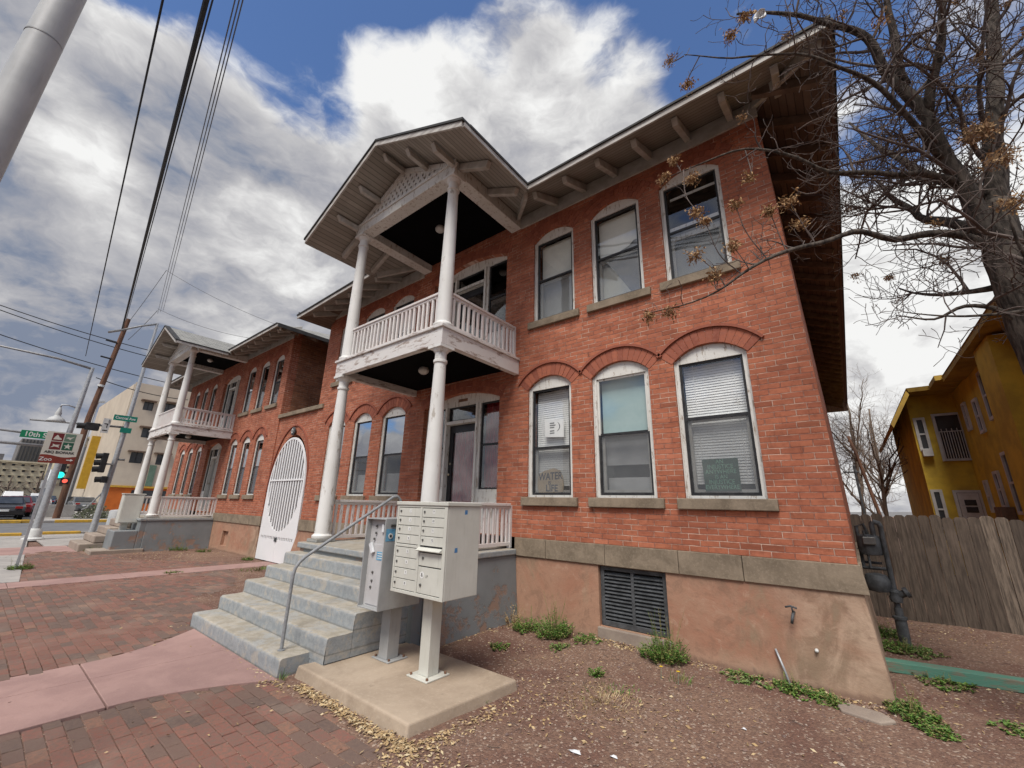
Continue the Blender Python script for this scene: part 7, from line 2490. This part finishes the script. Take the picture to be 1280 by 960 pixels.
# ================================================================== STREET FURNITURE TO THE LEFT
# big light pole close on the left
b = MB()
b.tube([(-4.0, -0.50, -0.05), (-4.0, -0.462, 3.0), (-4.0, -0.40, 7.6)], [0.112, 0.100, 0.080], 32)
pn = empty('light_pole', (-4.0, -0.43, 0), 'thick pale round light pole rising out of the top left corner', 'pole')
b.build('shaft', 'galvanised_pale', pn, smooth=True, ang=50)
b = MB(); b.tube([(-4.0, -0.44, 4.72), (-4.0, -0.44, 4.730)], [0.0945, 0.0945], 32); b.build('seam', 'pole_grey', pn, smooth=True, ang=50)
b = MB(); b.lathe([(0.20, 0), (0.20, 0.02), (0.13, 0.05), (0.12, 0.12)], (-4.0, -0.50, 0.0), 20); b.build('base', 'galvanised_pale', pn, smooth=True, ang=40)

# zoo sign on its post
zs = empty('zoo_sign', (-14.8, 1.02, 0), 'cream and maroon zoo direction sign with four picture squares on a thin steel post', 'sign')
b = MB(); b.box(-14.84, -14.79, 0.99, 1.04, -0.03, 3.02); b.build('post', 'galvanised', zs)
sx_ = -14.77
outer = [(0.76, 2.36), (0.9, 2.345), (1.05, 2.365), (1.25, 2.34), (1.42, 2.345), (1.40, 3.03), (0.80, 3.03)]
yl, yr_ = 0.79, 1.39
plate('panel', [(yl, 2.34), (yr_, 2.34), (yr_, 3.08), (yl, 3.08)], [], sx_, sx_ + 0.006, 'sign_cream', zs, axis='x')
b = MB()
N_ = 16
for k in range(N_):
    ya = yl + (yr_ - yl) * k / N_; yb = yl + (yr_ - yl) * (k + 1) / N_
    za = 2.51 + 0.022 * sin(2 * pi * (k / N_) * 1.0 + 0.6); zb = 2.51 + 0.022 * sin(2 * pi * ((k + 1) / N_) + 0.6)
    b.add([(sx_ + 0.0085, ya, 2.34), (sx_ + 0.0085, yb, 2.34), (sx_ + 0.0085, yb, zb), (sx_ + 0.0085, ya, za)], [(0, 1, 2, 3)])
b.build('lower_band', 'sign_rust', zs)
sq = 0.185
for (u, v, mt, kind_) in ((0.895, 2.865, 'sign_maroon', 'a'), (1.10, 2.865, 'sign_sage', 'b'), (0.895, 2.66, 'sign_maroon', 'c'), (1.10, 2.66, 'sign_leaf', 'd')):
    b = MB(); b.box(sx_ + 0.0062, sx_ + 0.0085, u, u + sq, v, v + sq); pl = b.build('picture_square', mt, zs)
    m = MB(); X_ = sx_ + 0.0095
    if kind_ == 'a': pts = [(0.02, 0.03), (0.165, 0.03), (0.15, 0.07), (0.11, 0.09), (0.10, 0.12), (0.07, 0.145), (0.06, 0.12), (0.04, 0.09)]
    elif kind_ == 'b': pts = [(0.02, 0.08), (0.06, 0.11), (0.10, 0.10), (0.165, 0.13), (0.12, 0.08), (0.10, 0.04), (0.07, 0.07)]
    elif kind_ == 'c': pts = [(0.015, 0.04), (0.08, 0.07), (0.165, 0.05), (0.14, 0.09), (0.165, 0.12), (0.09, 0.11), (0.04, 0.13), (0.05, 0.09)]
    else: pts = [(0.0925 + (0.08 if k % 2 == 0 else 0.03) * cos(pi / 2 + k * pi / 5), 0.09 + (0.08 if k % 2 == 0 else 0.03) * sin(pi / 2 + k * pi / 5)) for k in range(10)]
    m.add([(X_, u + p[0], v + p[1]) for p in pts], [tuple(range(len(pts)))])
    m.build('motif', 'sign_cream', pl)
text('ABQ BIOPARK', 0.078, (sx_ + 0.009, 1.09, 2.595), (0, 1, 0), (0, 0, 1), 'ink_black', zs, 'lettering', 0.0005, sx=1.0, bold=0.002)
text('Zoo', 0.12, (sx_ + 0.0105, 0.90, 2.425), (0, 1, 0), (0, 0, 1), 'label_white', zs, 'lettering', 0.0005, bold=0.001)
m = MB(); m.add([(sx_ + 0.0105, 1.24, 2.42), (sx_ + 0.0105, 1.31, 2.42), (sx_ + 0.0105, 1.31, 2.40), (sx_ + 0.0105, 1.36, 2.43), (sx_ + 0.0105, 1.31, 2.46), (sx_ + 0.0105, 1.31, 2.44), (sx_ + 0.0105, 1.24, 2.44)], [tuple(range(7))])
m.build('arrow', 'label_white', zs)

# mast-arm pole with ornamental lamp on the near corner
mp = empty('mast_arm_pole', (-24.0, 1.85, 0), 'tapered grey mast-arm pole with bell-shaped lamp behind the zoo sign', 'street lamp')
b = MB(); b.tube([(-24, 1.82, 0.0), (-24, 1.86, 3.8), (-24, 1.92, 6.75)], [0.125, 0.095, 0.065], 16); b.build('shaft', 'galvanised', mp, smooth=True, ang=50)
b = MB(); b.lathe([(0.30, -0.02), (0.30, 0.05), (0.21, 0.09), (0.19, 0.32), (0.14, 0.40)], (-24, 1.82, 0), 18); b.build('footing', 'dull_white', mp, smooth=True, ang=40)
b = MB(); b.tube([(-24, 1.92, 6.70), (-24, 0.9, 6.86), (-24, -1.2, 6.92)], [0.05, 0.045, 0.03], 8); b.build('lamp_arm', 'pole_grey', mp, smooth=True)
b = MB(); b.tube([(-24, 1.85, 3.40), (-24, 0.2, 3.42), (-24, -6, 3.6)], [0.06, 0.055, 0.04], 10); b.build('mast_arm', 'pole_grey', mp, smooth=True)
b = MB(); b.tube([(-24, 1.85, 3.78), (-24, 0.2, 3.86), (-24, -6, 4.1)], [0.045, 0.04, 0.035], 10); b.build('sign_arm', 'pole_grey', mp, smooth=True)
b = MB(); b.tube([(-24, 1.85, 5.0), (-24, 1.6, 5.08), (-24, 1.42, 5.06), (-24, 1.40, 4.95)], 0.028, 8); b.build('lamp_bracket', 'galvanised', mp, smooth=True)
b = MB(); b.lathe([(0.27, 0.0), (0.275, 0.03), (0.20, 0.14), (0.11, 0.20), (0.09, 0.26), (0.10, 0.32), (0.07, 0.42), (0.055, 0.5), (0.03, 0.56)], (-24, 1.40, 4.38), 18); b.build('bell_lamp', 'galvanised_pale', mp, smooth=True, ang=60)
sn = empty('street_sign', (-23.9, 0.95, 3.65), 'green street name sign reading 10th St on the mast arm', 'sign')
b = MB(); b.box(-23.93, -23.92, 0.62, 1.48, 3.66, 3.93); b.build('panel', 'sign_green', sn)
text('10th St', 0.24, (-23.917, 1.04, 3.79), (0, 1, 0), (0, 0, 1), 'label_white', sn, 'lettering', 0.001, sx=0.95, bold=0.004)

# traffic signal pole
tp = empty('signal_pole', (-26.4, 3.72, 0), 'tall grey traffic signal pole with long luminaire arm beyond the far steps', 'traffic signal')
b = MB(); b.tube([(-26.4, 3.70, 0.0), (-26.4, 3.82, 5.0), (-26.4, 3.87, 10.15)], [0.12, 0.09, 0.055], 14); b.build('shaft', 'galvanised', tp, smooth=True, ang=50)
b = MB(); b.tube([(-26.4, 3.87, 10.12), (-26.4, 3.3, 9.8), (-26.4, 2.55, 9.27)], [0.05, 0.045, 0.04], 8); b.build('luminaire_arm', 'pole_grey', tp, smooth=True)
b = MB(); b.obox((-26.4, 2.45, 9.22), (0, 1, 0.6), (1, 0, 0), (0, -0.6, 1), 0.25, 0.1, 0.04); b.build('luminaire', 'pole_grey', tp, bevel=0.02)
b = MB(); b.box(-26.42, -26.36, 3.84, 3.80 + 0.3, 0.01 + 3.2, 3.3); b.tube([(-26.4, 3.80, 4.75), (-26.4, 2.6, 4.70), (-26.4, 0.8, 4.62)], [0.05, 0.045, 0.04], 8); b.build('signal_arm', 'pole_grey', tp, smooth=True)
def head(parent, x, y, z, n=3, lit=None, axis='y-'):
    m = MB(); m.box(x - 0.1, x + 0.1, y - 0.15, y + 0.15, z, z + 0.30 * n)
    h_ = m.build('signal_head', 'signal_black', parent, bevel=0.02)
    for k in range(n):
        zc = z + 0.15 + 0.30 * k
        m = MB(); m.tube([(x + 0.101, y, zc), (x + 0.24, y, zc + 0.0)], [0.125, 0.13], 14, caps=False); m.build('visor', 'signal_black', h_)
        if lit == k:
            m = MB(); m.lathe([(0.11, 0), (0.11, 0.01)], (0, 0, 0), 16); m.v = [(x + 0.102 + v[2], y + v[0], zc + v[1]) for v in m.v]; m.build('lens', 'signal_green', h_)
    return h_
def headside(parent, x, y, z, n=3):
    """signal head facing away toward -y"""
    m = MB(); m.box(x - 0.13, x + 0.13, y - 0.1, y + 0.1, z, z + 0.29 * n)
    h_ = m.build('signal_head', 'signal_black', parent, bevel=0.02)
    for k in range(n):
        zc = z + 0.145 + 0.29 * k
        m = MB(); m.tube([(x, y - 0.101, zc), (x, y - 0.30, zc - 0.02)], [0.12, 0.125], 14, caps=False); m.build('visor', 'signal_black', h_)
    return h_
headside(tp, -26.2, 3.38, 2.62)
b = MB(); b.box(-26.42, -26.1, 3.47, 3.72, 2.98, 3.04); b.build('head_bracket', 'pole_grey', tp)
headside(tp, -26.2, 3.56, 2.18, 1)
m = MB(); m.box(-26.5, -26.28, 2.45, 2.92, 4.45, 4.78); hh_ = m.build('signal_head', 'signal_black', tp, bevel=0.02)
for zc in (4.615,):
    m = MB(); m.tube([(-26.4, 2.449, zc), (-26.4, 2.2, zc - 0.02)], [0.13, 0.13], 14); m.build('visor', 'signal_black', hh_)
b = MB(); b.box(-26.43, -26.25, 3.15, 3.2, 4.9, 5.0); b.tube([(-26.4, 3.8, 2.0), (-26.4, 3.3, 1.1), (-26.4, 3.1, 0.98)], 0.03, 6); b.build('bracket', 'pole_grey', tp)
b = MB(); b.lathe([(0.10, 0), (0.11, 0.05), (0.08, 0.12)], (-26.4, 3.05, 0.95), 12); b.build('push_button', 'signal_black', tp)
cs_ = empty('street_sign', (-26.3, 3.6, 5.0), 'green Central Ave street name sign on the signal pole', 'sign')
b = MB(); b.box(-26.28, -26.27, 3.28, 4.12, 5.02, 5.28); b.build('panel', 'sign_teal', cs_)
text('Central Ave', 0.17, (-26.267, 3.70, 5.15), (0, 1, 0), (0, 0, 1), 'label_white', cs_, 'lettering', 0.001, sx=0.86, bold=0.003)
o = MB(); o.box(-26.28, -26.27, 3.62, 4.02, 4.48, 4.72); o = o.build('street_sign', 'sign_teal'); tag(o, 'small green sign plate below the Central Ave sign', 'sign')
t2_ = empty('traffic_sign', (-26.3, 3.15, 4.4), 'white turn-arrow regulatory sign beside the black signal head', 'sign')
b = MB(); b.box(-26.30, -26.29, 2.98, 3.24, 4.38, 5.05); b.build('panel', 'dull_white', t2_)
b = MB(); b.box(-26.289, -26.285, 3.04, 3.18, 4.78, 4.82); b.box(-26.289, -26.285, 3.13, 3.16, 4.62, 4.82); b.box(-26.289, -26.285, 3.03, 3.19, 4.48, 4.52); b.build('marking', 'ink_black', t2_)

# far-side signal with green light and walk sign
fs = empty('signal_post', (-41.0, 3.2, 0), 'distant signal post with green light and red hand under the zoo sign', 'traffic signal')
b = MB(); b.tube([(-41, 2.85, 0), (-41, 2.95, 3.2)], [0.16, 0.13], 12); b.build('shaft', 'galvanised', fs, smooth=True)
b = MB(); b.box(-41.2, -40.8, 3.18, 3.55, 2.62, 3.95); b.build('signal_head', 'signal_black', fs, bevel=0.03)
b = MB(); b.lathe([(0.20, 0), (0.20, 0.02)], (0, 0, 0), 18); b.v = [(-40.79 + v[2], 3.37 + v[0], 2.88 + v[1]) for v in b.v]; b.build('green_lens', 'signal_green', fs)
b = MB(); b.box(-41.1, -40.82, 3.48, 3.9, 2.3, 2.72); b.build('walk_box', 'signal_black', fs, bevel=0.03)
b = MB(); b.lathe([(0.13, 0), (0.13, 0.02)], (0, 0, 0), 18); b.v = [(-40.81 + v[2], 3.68 + v[0], 2.51 + v[1]) for v in b.v]; b.build('red_hand', 'signal_red', fs)
b = MB(); b.box(-40.9, -40.8, 2.65, 3.05, 2.0, 2.5); b.build('notice_box', 'dull_white', fs)

# utility pole
upo = empty('utility_pole', (-42.0, 3.95, 0), 'leaning brown wooden utility pole carrying the wires', 'utility pole')
b = MB(); b.tube([(-42, 3.93, -0.1), (-42, 3.97, 7.0), (-42, 4.42, 14.9)], [0.19, 0.175, 0.14], 12); b.build('shaft', 'pole_wood', upo, smooth=True, ang=50)
b = MB(); b.tube([(-41.9, 4.05, 9.3), (-41.9, 4.06, 9.45)], [0.188, 0.188], 12); b.build('collar', 'dull_white', upo)
for z_ in (12.8, 11.5):
    b = MB(); b.tube([(-41.9, 4.2, z_), (-41.9, 3.55, z_ + 0.05)], 0.06, 8); b.build('insulator', 'signal_black', upo)
# distant twin-globe lamp
b = MB(); b.tube([(-60, 5.9, 0), (-60, 6.0, 11.0)], 0.07, 6); b.obox((-60, 6.1, 11.05), (0, 1, 0.2), (1, 0, 0), (0, -0.2, 1), 0.4, 0.15, 0.09)
o = b.build('street_lamp', 'galvanised_pale'); tag(o, 'distant slim street lamp behind the Central Ave sign', 'street lamp')


def wire(name, a, c_, sag, r, label, mat='wire_black', n=24):
    a = Vector(a); c_ = Vector(c_)
    m = MB()
    pts = []
    for k in range(n + 1):
        t_ = k / n
        p = a.lerp(c_, t_); p.z -= sag * 4 * t_ * (1 - t_)
        pts.append(p)
    rr_ = [r * (1.0) for p in pts]
    m.tube(pts, rr_, 5)
    o_ = m.build(name, mat)
    tag(o_, label, 'wire', 'overhead wires along the street')
    return o_


wire('overhead_wire', (0.40, -0.62, 9.27), (-38.00, 2.55, 10.42), 0, 0.018, 'single black overhead wire, the leftmost of the steep ones', 'wire_black')
wire('overhead_wire', (2.21, -0.51, 8.18), (-41.60, 4.19, 13.77), 0, 0.032, 'thick dark cable bundle strand, leftmost in the bundle', 'wire_black')
wire('overhead_wire', (2.15, -0.48, 8.32), (-41.60, 4.24, 13.72), 0, 0.018, 'dark cable running close beside the thick strand', 'wire_black')
wire('overhead_wire', (2.11, -0.43, 8.46), (-41.60, 4.29, 13.67), 0, 0.014, 'thin outer cable at the right side of the dark bundle', 'wire_black')
wire('overhead_wire', (2.77, -0.62, 8.08), (-44.00, 6.27, 16.69), 0, 0.011, 'thin grey overhead line, left one of the three', 'wire_grey')
wire('overhead_wire', (2.84, -0.60, 8.02), (-44.00, 6.41, 16.90), 0, 0.011, 'thin grey overhead line, middle one of the three', 'wire_grey')
wire('overhead_wire', (2.90, -0.59, 7.97), (-44.00, 6.56, 17.11), 0, 0.011, 'thin grey overhead line, right one of the three', 'wire_grey')
wire('overhead_wire', (-42.00, -2.16, 13.61), (-42.00, 8.40, 12.84), 0.25, 0.03, 'upper thin wire crossing behind the utility pole from the left', 'wire_black')
wire('overhead_wire', (-42.00, -2.08, 13.30), (-42.00, 8.41, 12.28), 0.25, 0.03, 'second thin wire just below the upper crossing wire', 'wire_black')
wire('overhead_wire', (-42.00, -1.69, 11.69), (-42.00, 9.16, 10.51), 0.25, 0.03, 'dark crossing wire below the pair, carrying the hanging link', 'wire_black')
wire('overhead_wire', (-42.00, 3.68, 9.93), (-42.00, 9.37, 9.45), 0.25, 0.03, 'low crossing wire from the utility pole towards the apartment block', 'wire_black')
wire('overhead_wire', (-40.00, 5.47, 19.03), (-42.00, 4.53, 14.88), 0.1, 0.018, 'guy line from the pole top to the upper ring', 'wire_grey')
wire('overhead_wire', (-40.00, 5.64, 15.57), (-42.00, 4.74, 13.26), 0.1, 0.018, 'guy line from the pole to the lower ring', 'wire_grey')
wire('overhead_wire', (-40.00, 5.47, 19.03), (-32.84, 12.00, 14.69), 0.3, 0.015, 'service line from the upper ring to the farther house roof', 'wire_grey')
wire('overhead_wire', (-40.00, 5.62, 15.70), (-35.90, 12.00, 14.27), 0.4, 0.015, 'service line from the lower ring to the farther house roof', 'wire_grey')

# grey utility cabinet on its own small slab
uc = empty('utility_cabinet', (-17.9, 3.1, 0), 'tan-grey parcel cabinet on a post in front of the farther house', 'cabinet')
b = MB(); b.box(-18.15, -17.2, 2.50, 3.68, -0.03, 0.10); b.build('slab', 'tan_stone', uc, bevel=0.02)
b = MB(); b.box(-17.98, -17.82, 3.10, 3.26, 0.101, 0.82); b.build('post', 'mailbox_paint', uc)
b = MB(); b.box(-18.05, -17.70, 2.98, 3.48, 0.82, 1.68); b.build('cabinet', 'mailbox_paint', uc, bevel=0.01)
b = MB(); b.box(-17.699, -17.685, 3.0, 3.46, 0.85, 1.64); b.build('door', 'mailbox_paint', uc, bevel=0.004)
b = MB(); b.box(-18.07, -17.68, 2.96, 3.50, 1.681, 1.71); b.build('cap', 'mailbox_paint', uc, bevel=0.006)
# pale pedestal beside the signal pole
b = MB(); b.lathe([(0.30, 0), (0.30, 1.0), (0.27, 1.05), (0.05, 1.08)], (-24.6, 4.1, 0), 16); o = b.build('pedestal', 'galvanised_pale', smooth=True, ang=40); tag(o, 'round pale metal pedestal behind the tan cabinet', 'pedestal')


# ---- cars
def car(paint, label, x, y, L=4.5, W=1.8, H=1.45, group='cars parked down the street', kind='sedan', face=1):
    e_ = empty('parked_car', (x, y, 0), label, 'car', group)
    hw = W / 2
    if kind == 'truck': prof = [(-L / 2, 0.45), (-L / 2, 1.0), (-0.6, 1.05), (-0.5, 1.75), (1.0, 1.75), (1.3, 1.15), (L / 2, 1.05), (L / 2, 0.45)]
    elif kind == 'van': prof = [(-L / 2, 0.35), (-L / 2, 1.1), (-L / 2 + 0.15, 1.85), (1.1, 1.9), (1.7, 1.2), (L / 2, 1.0), (L / 2, 0.35)]
    else: prof = [(-L / 2, 0.32), (-L / 2 - 0.03, 0.75), (-L / 2 + 0.12, 0.98), (-1.45, 1.0), (-0.95, H - 0.03), (0.35, H), (1.05, 0.98), (L / 2 - 0.15, 0.82), (L / 2, 0.6), (L / 2, 0.32)]
    m = MB(); n = len(prof)
    def ins(z): return 0.0 if z < 1.05 else 0.16 * min(1, (z - 1.0) / 0.4)
    vs = [(x + face * p[0], y - hw + ins(p[1]), p[1]) for p in prof] + [(x + face * p[0], y + hw - ins(p[1]), p[1]) for p in prof]
    m.add(vs, [tuple(range(n)), tuple(range(n, 2 * n))[::-1]] + [((k + 1) % n, k, n + k, n + (k + 1) % n) for k in range(n)])
    m.build('body', paint, e_, bevel=0.05, seg=3)
    # glass band
    m = MB()
    if kind == 'sedan':
        g = [(-1.34, 1.03), (-0.93, H - 0.10), (0.30, H - 0.07), (0.88, 1.03)]
        m.add([(x + face * p[0], y - hw - 0.006 + ins(p[1]) * 0.95, p[1]) for p in g], [(0, 1, 2, 3)])
        m.add([(x + face * p[0], y + hw + 0.006 - ins(p[1]) * 0.95, p[1]) for p in g], [(3, 2, 1, 0)])
        m.add([(x + face * (-1.47), y - hw + 0.15, 1.04), (x + face * (-1.47), y + hw - 0.15, 1.04), (x + face * (-1.04), y + hw - 0.22, H - 0.10), (x + face * (-1.04), y - hw + 0.22, H - 0.10)], [(0, 1, 2, 3)])
        m.add([(x + face * 1.07, y - hw + 0.15, 1.02), (x + face * 1.07, y + hw - 0.15, 1.02), (x + face * 0.50, y + hw - 0.22, H - 0.06), (x + face * 0.50, y - hw + 0.22, H - 0.06)], [(0, 1, 2, 3)])
    else:
        m.box(x + face * (-L / 2) - (0.02 if face > 0 else -0.02) - 0.01, x + face * (-L / 2) + 0.01, y - hw + 0.2, y + hw - 0.2, 1.25, 1.7) if kind == 'van' else m.box(x - 0.4, x + 0.9, y - hw + 0.09, y + hw - 0.09, 1.25, 1.62)
    m.build('windows', 'car_glass', e_)
    for sx2 in (-1, 1):
        for sy2 in (-1, 1):
            m = MB(); cx_ = x + sx2 * L * 0.31; cy_ = y + sy2 * (hw - 0.10)
            m.tube([(cx_, cy_ - 0.11, 0.33), (cx_, cy_ + 0.11, 0.33)], 0.33, 16)
            w_ = m.build('wheel', 'tyre', e_)
            m = MB(); m.tube([(cx_, cy_ - 0.115, 0.33), (cx_, cy_ + 0.115, 0.33)], 0.19, 12); m.build('rim', 'galvanised', w_)
    xr_ = x + (L / 2 + 0.03)
    for sy2 in (-1, 1):
        m = MB(); m.box(xr_ - 0.05, xr_ + 0.012, y + sy2 * (hw - 0.30) - 0.16, y + sy2 * (hw - 0.30) + 0.16, 0.72, 0.86)
        m.build('tail_light', 'tail_red', e_, bevel=0.01)
    m = MB(); m.box(xr_ - 0.02, xr_ + 0.016, y - 0.22, y + 0.22, 0.55, 0.68); m.build('number_plate', 'label_white', e_)
    return e_


CARS = [('car_black', 'black car at the near end of the parked row', -43.5, 1.51, 'sedan'), ('car_red', 'dark red car second in the parked row', -50, 2.21, 'sedan'), ('car_grey', 'grey car third in the parked row', -56.5, 2.91, 'sedan'),
        ('car_black', 'black car fourth in the parked row', -63.0, 3.65, 'sedan'), ('car_blue', 'dark blue car fifth in the parked row', -70.0, 4.46, 'sedan'), ('car_white', 'white van standing above the row of parked cars', -80.0, 3.22, 'van'),
        ('car_silver', 'silver car sixth in the parked row', -77.0, 5.36, 'sedan'), ('car_white', 'white pickup facing the street near the brown trees', -92.0, 6.1, 'truck'), ('car_silver', 'silver car behind the white pickup', -104.0, 7.42, 'sedan'), ('car_black', 'black car left of the white van', -60.0, -1.8, 'sedan'),
        ('car_grey', 'grey car parked by the black building behind the bush', -64.0, 7.6, 'sedan'), ('car_white', 'white car parked in front of the striped yellow panel', -70.0, 9.2, 'sedan')]
CARS += [('car_grey', 'grey car at the left edge of the distant second row', -56.0, -3.4, 'sedan'), ('car_black', 'black car in the middle of the distant second row', -67.0, -1.4, 'sedan'), ('car_blue', 'blue car at the far end of the parked row', -85.0, 6.35, 'sedan'), ('car_black', 'black car far down the street under the brown trees', -100.0, 7.82, 'sedan')]
for c_ in CARS:
    car(c_[0], c_[1], c_[2], c_[3], kind=c_[4])

# bushes on the far corner
def bush(label, x, y, r, h, n, seed, mat='shrub_grey'):
    rd = random.Random(seed); m = MB()
    for k in range(n):
        a = rd.uniform(0, 2 * pi); el = math.acos(rd.uniform(0, 1)); q = rd.uniform(0.55, 1.0)
        p = Vector((x + r * q * cos(a) * sin(el), y + r * q * sin(a) * sin(el), 0.05 + h * q * cos(el)))
        d = Vector((rd.uniform(-1, 1), rd.uniform(-1, 1), rd.uniform(0.0, 1.2))).normalized() * rd.uniform(0.08, 0.16)
        s = d.cross(Vector((rd.uniform(-1, 1), rd.uniform(-1, 1), 0.3))).normalized() * rd.uniform(0.02, 0.04)
        m.rnd = rd.random()
        m.add([p, p + d * 0.5 + s, p + d, p + d * 0.5 - s], [(0, 1, 2, 3)])
    o_ = m.build('bush', mat, attr=True); tag(o_, label, 'bush')
bush('round grey-green sage bush on the far street corner', -41.5, 5.6, 0.95, 1.0, 1600, 1)
bush('low dark bush to the left of the sage bush', -46.0, 4.6, 0.7, 0.9, 700, 2)
# low concrete wall by the bush
b = MB(); b.box(-44.0, -43.7, 3.2, 4.9, 0.0, 0.95); o = b.build('concrete_block_wall', 'grey_concrete', bevel=0.02); tag(o, 'low pale concrete block beside the sage bush', 'wall')

bush('dark green evergreen shrub far down the street at the left', -84.0, -3.4, 2.0, 3.4, 1200, 3, 'leaf_green')
bush('rounded olive street tree crown behind the parked cars', -100.0, -1.0, 3.0, 5.2, 1500, 4)
# brown bare trees massed down the street
for i_, (x_, y_, h_, lab) in enumerate(((-95, 6.0, 6.0, 'brown bare street tree nearest the zoo sign post'), (-105, 3.5, 5.5, 'brown bare street tree in the middle of the distant clump'), (-118, 1.2, 5.0, 'brown bare street tree at the left of the distant clump'), (-90, 10.5, 6.0, 'brown bare street tree right of the wooden pole'))):
    far_tree('bare_tree', lab, (x_, y_, 0), h_, 2.8, 60 + i_, 1.5, (0, 0), 0.22, 8, 'street trees down the road')

# ---- cream apartment building with orange ground floor
cb = empty('apartment_building', (-62, 12, 0), 'cream stucco apartment block with orange ground floor beyond the farther house', 'building')
wins = [(9.9, 10.8, 11.2, 12.2), (11.5, 12.9, 11.2, 12.4), (10.4, 11.5, 8.1, 9.2), (10.0, 11.1, 5.2, 6.4), (12.3, 13.4, 5.2, 6.4), (12.6, 13.7, 8.1, 9.2)]
plate('wall', [(8.75, 2.75), (30, 2.75), (30, 14.2), (8.75, 14.2)], [rect(a, b_, c_, d_) for a, b_, c_, d_ in wins], -62.3, -62.0, 'stucco_cream', cb, axis='x')
b = MB(); b.box(-85, -62.8, 8.76, 30, 0, 14.15); b.build('body', 'stucco_cream', cb)
b = MB(); b.box(-62.6, -61.9, 8.75, 30, 2.55, 2.75); b.build('ledge', 'yellow_curb', cb)
b = MB(); b.box(-62.5, -62.05, 8.8, 30, 0.0, 2.55); b.build('ground_floor', 'stucco_orange', cb)
for a, c_ in ((10.9, 13.2), (13.5, 15.5)):
    b = MB(); b.box(-62.04, -62.0, a, c_, 0.9, 2.3); b.build('shop_window', 'window_dark', cb)
for a, b_, c_, d_ in wins:
    m = MB(); m.box(-62.28, -62.24, a, b_, c_, d_); wv = m.build('window', 'window_dark', cb)
    m = MB(); m.box(-62.24, -62.2, (a + b_) / 2 - 0.03, (a + b_) / 2 + 0.03, c_, d_); m.box(-62.24, -62.18, a, b_, c_, c_ + 0.06); m.build('frame', 'signal_black', wv)
    m = MB(); m.box(-61.99, -61.4, a - 0.35, b_ + 0.15, d_ + 0.02, d_ + 0.14); m.build('canopy', 'timber_brown', wv)
b = MB(); b.box(-61.99, -61.9, 11.9, 12.5, 2.8, 5.1); o = b.build('banner', 'sign_sage', cb)
b = MB(); b.box(-61.98, -61.9, 15.0, 16.5, 3, 14.0); b.build('orange_panel', 'stucco_orange', cb)

# ---- dark building with yellow panel
db = empty('dark_building', (-75, 9, 0), 'dark grey shopfront with tall yellow vertical panel beside the cream block', 'building')
b = MB(); b.box(-90, -75.5, 9.0, 13.5, 0, 8.6); b.build('wall', 'far_dark', db)
b = MB(); b.box(-75.49, -75.0, 7.95, 9.1, 2.4, 9.0); b.build('yellow_panel', 'panel_yellow', db)
b = MB(); b.box(-74.0, -73.6, 6.9, 10.6, 0, 1.45); b.build('low_wall', 'far_dark', db)
b = MB(); b.box(-75.6, -75.2, 9.11, 9.4, 0, 8.6); b.build('dark_fin', 'window_dark', db)

# ---- long cream building with rows of small windows
def grid_building(name, label, x, y0, y1, z1, ny, nz, wz0, mat, wmat, w_, h_, rnds):
    e_ = empty(name, (x, (y0 + y1) / 2, 0), label, 'building')
    b = MB(); b.box(x - 20, x, y0, y1, 0, z1); b.build('wall', mat, e_)
    for j_ in range(nz):
        for i_ in range(ny):
            yc_ = y0 + (y1 - y0) * (i_ + 0.5 + (0.25 if j_ % 2 else 0)) / ny; zc_ = wz0 + (z1 - wz0) * (j_ + 0.45) / nz
            m = MB(); m.box(x + 0.001, x + 0.05, yc_ - w_ / 2, yc_ + w_ / 2, zc_, zc_ + h_); wv = m.build('window', wmat, e_)
            m = MB(); m.box(x + 0.051, x + 0.5, yc_ - w_ / 2 - 0.1, yc_ + w_ / 2 + 0.3, zc_ + h_, zc_ + h_ + 0.10); m.build('hood', mat, wv)
    b = MB(); b.box(x - 20, x + 0.3, y0 - 0.1, y1 + 0.1, z1 + 0.001, z1 + 0.35); b.build('parapet', mat, e_)
grid_building('office_building', 'long cream office block with small hooded windows on the left horizon', -140, -14, 9.0, 8.1, 17, 5, 2.0, 'hotel_cream', 'far_dark', 0.45, 0.4, 1)
grid_building('hotel_building', 'pale pink and cream building with dotted windows behind the wooden utility pole', -141, 10.5, 20.0, 14.8, 8, 9, 3.0, 'hotel_cream', 'far_dark', 0.5, 0.5, 2)
tw = empty('office_tower', (-165, 6, 0), 'grey ribbed office tower behind the zoo sign', 'building')
b = MB(); b.box(-185, -165, 4.9, 12.5, 0, 15.4); b.build('wall', 'tower_grey', tw)
for k in range(12):
    b = MB(); yy = 5.1 + k * 0.62; b.box(-164.99, -164.8, yy, yy + 0.25, 1.0, 15.2); b.build('rib', 'far_dark', tw)
lb = MB(); lb.box(-215, -200, -30, 3.6, 0, 13.2); o = lb.build('low_brown_building', 'tower_grey'); tag(o, 'low brown building at the far left on the horizon', 'building')

# distant ground rise so that the horizon is not a bare plane
b = MB()
N_ = 40
for k in range(N_):
    a0 = radians(-150 + 240 * k / N_); a1 = radians(-150 + 240 * (k + 1) / N_)
    R0, R1 = 430, 520
    h0 = 3 + 5 * abs(noise.noise(Vector((k * 0.4, 0, 0)))); h1 = 3 + 5 * abs(noise.noise(Vector(((k + 1) * 0.4, 0, 0))))
    b.add([(R0 * sin(a0), R0 * cos(a0), -1), (R0 * sin(a1), R0 * cos(a1), -1), (R1 * sin(a1), R1 * cos(a1), h1), (R1 * sin(a0), R1 * cos(a0), h0)], [(0, 1, 2, 3)])
o = b.build('hills', 'tower_grey'); tag(o, kind='structure')
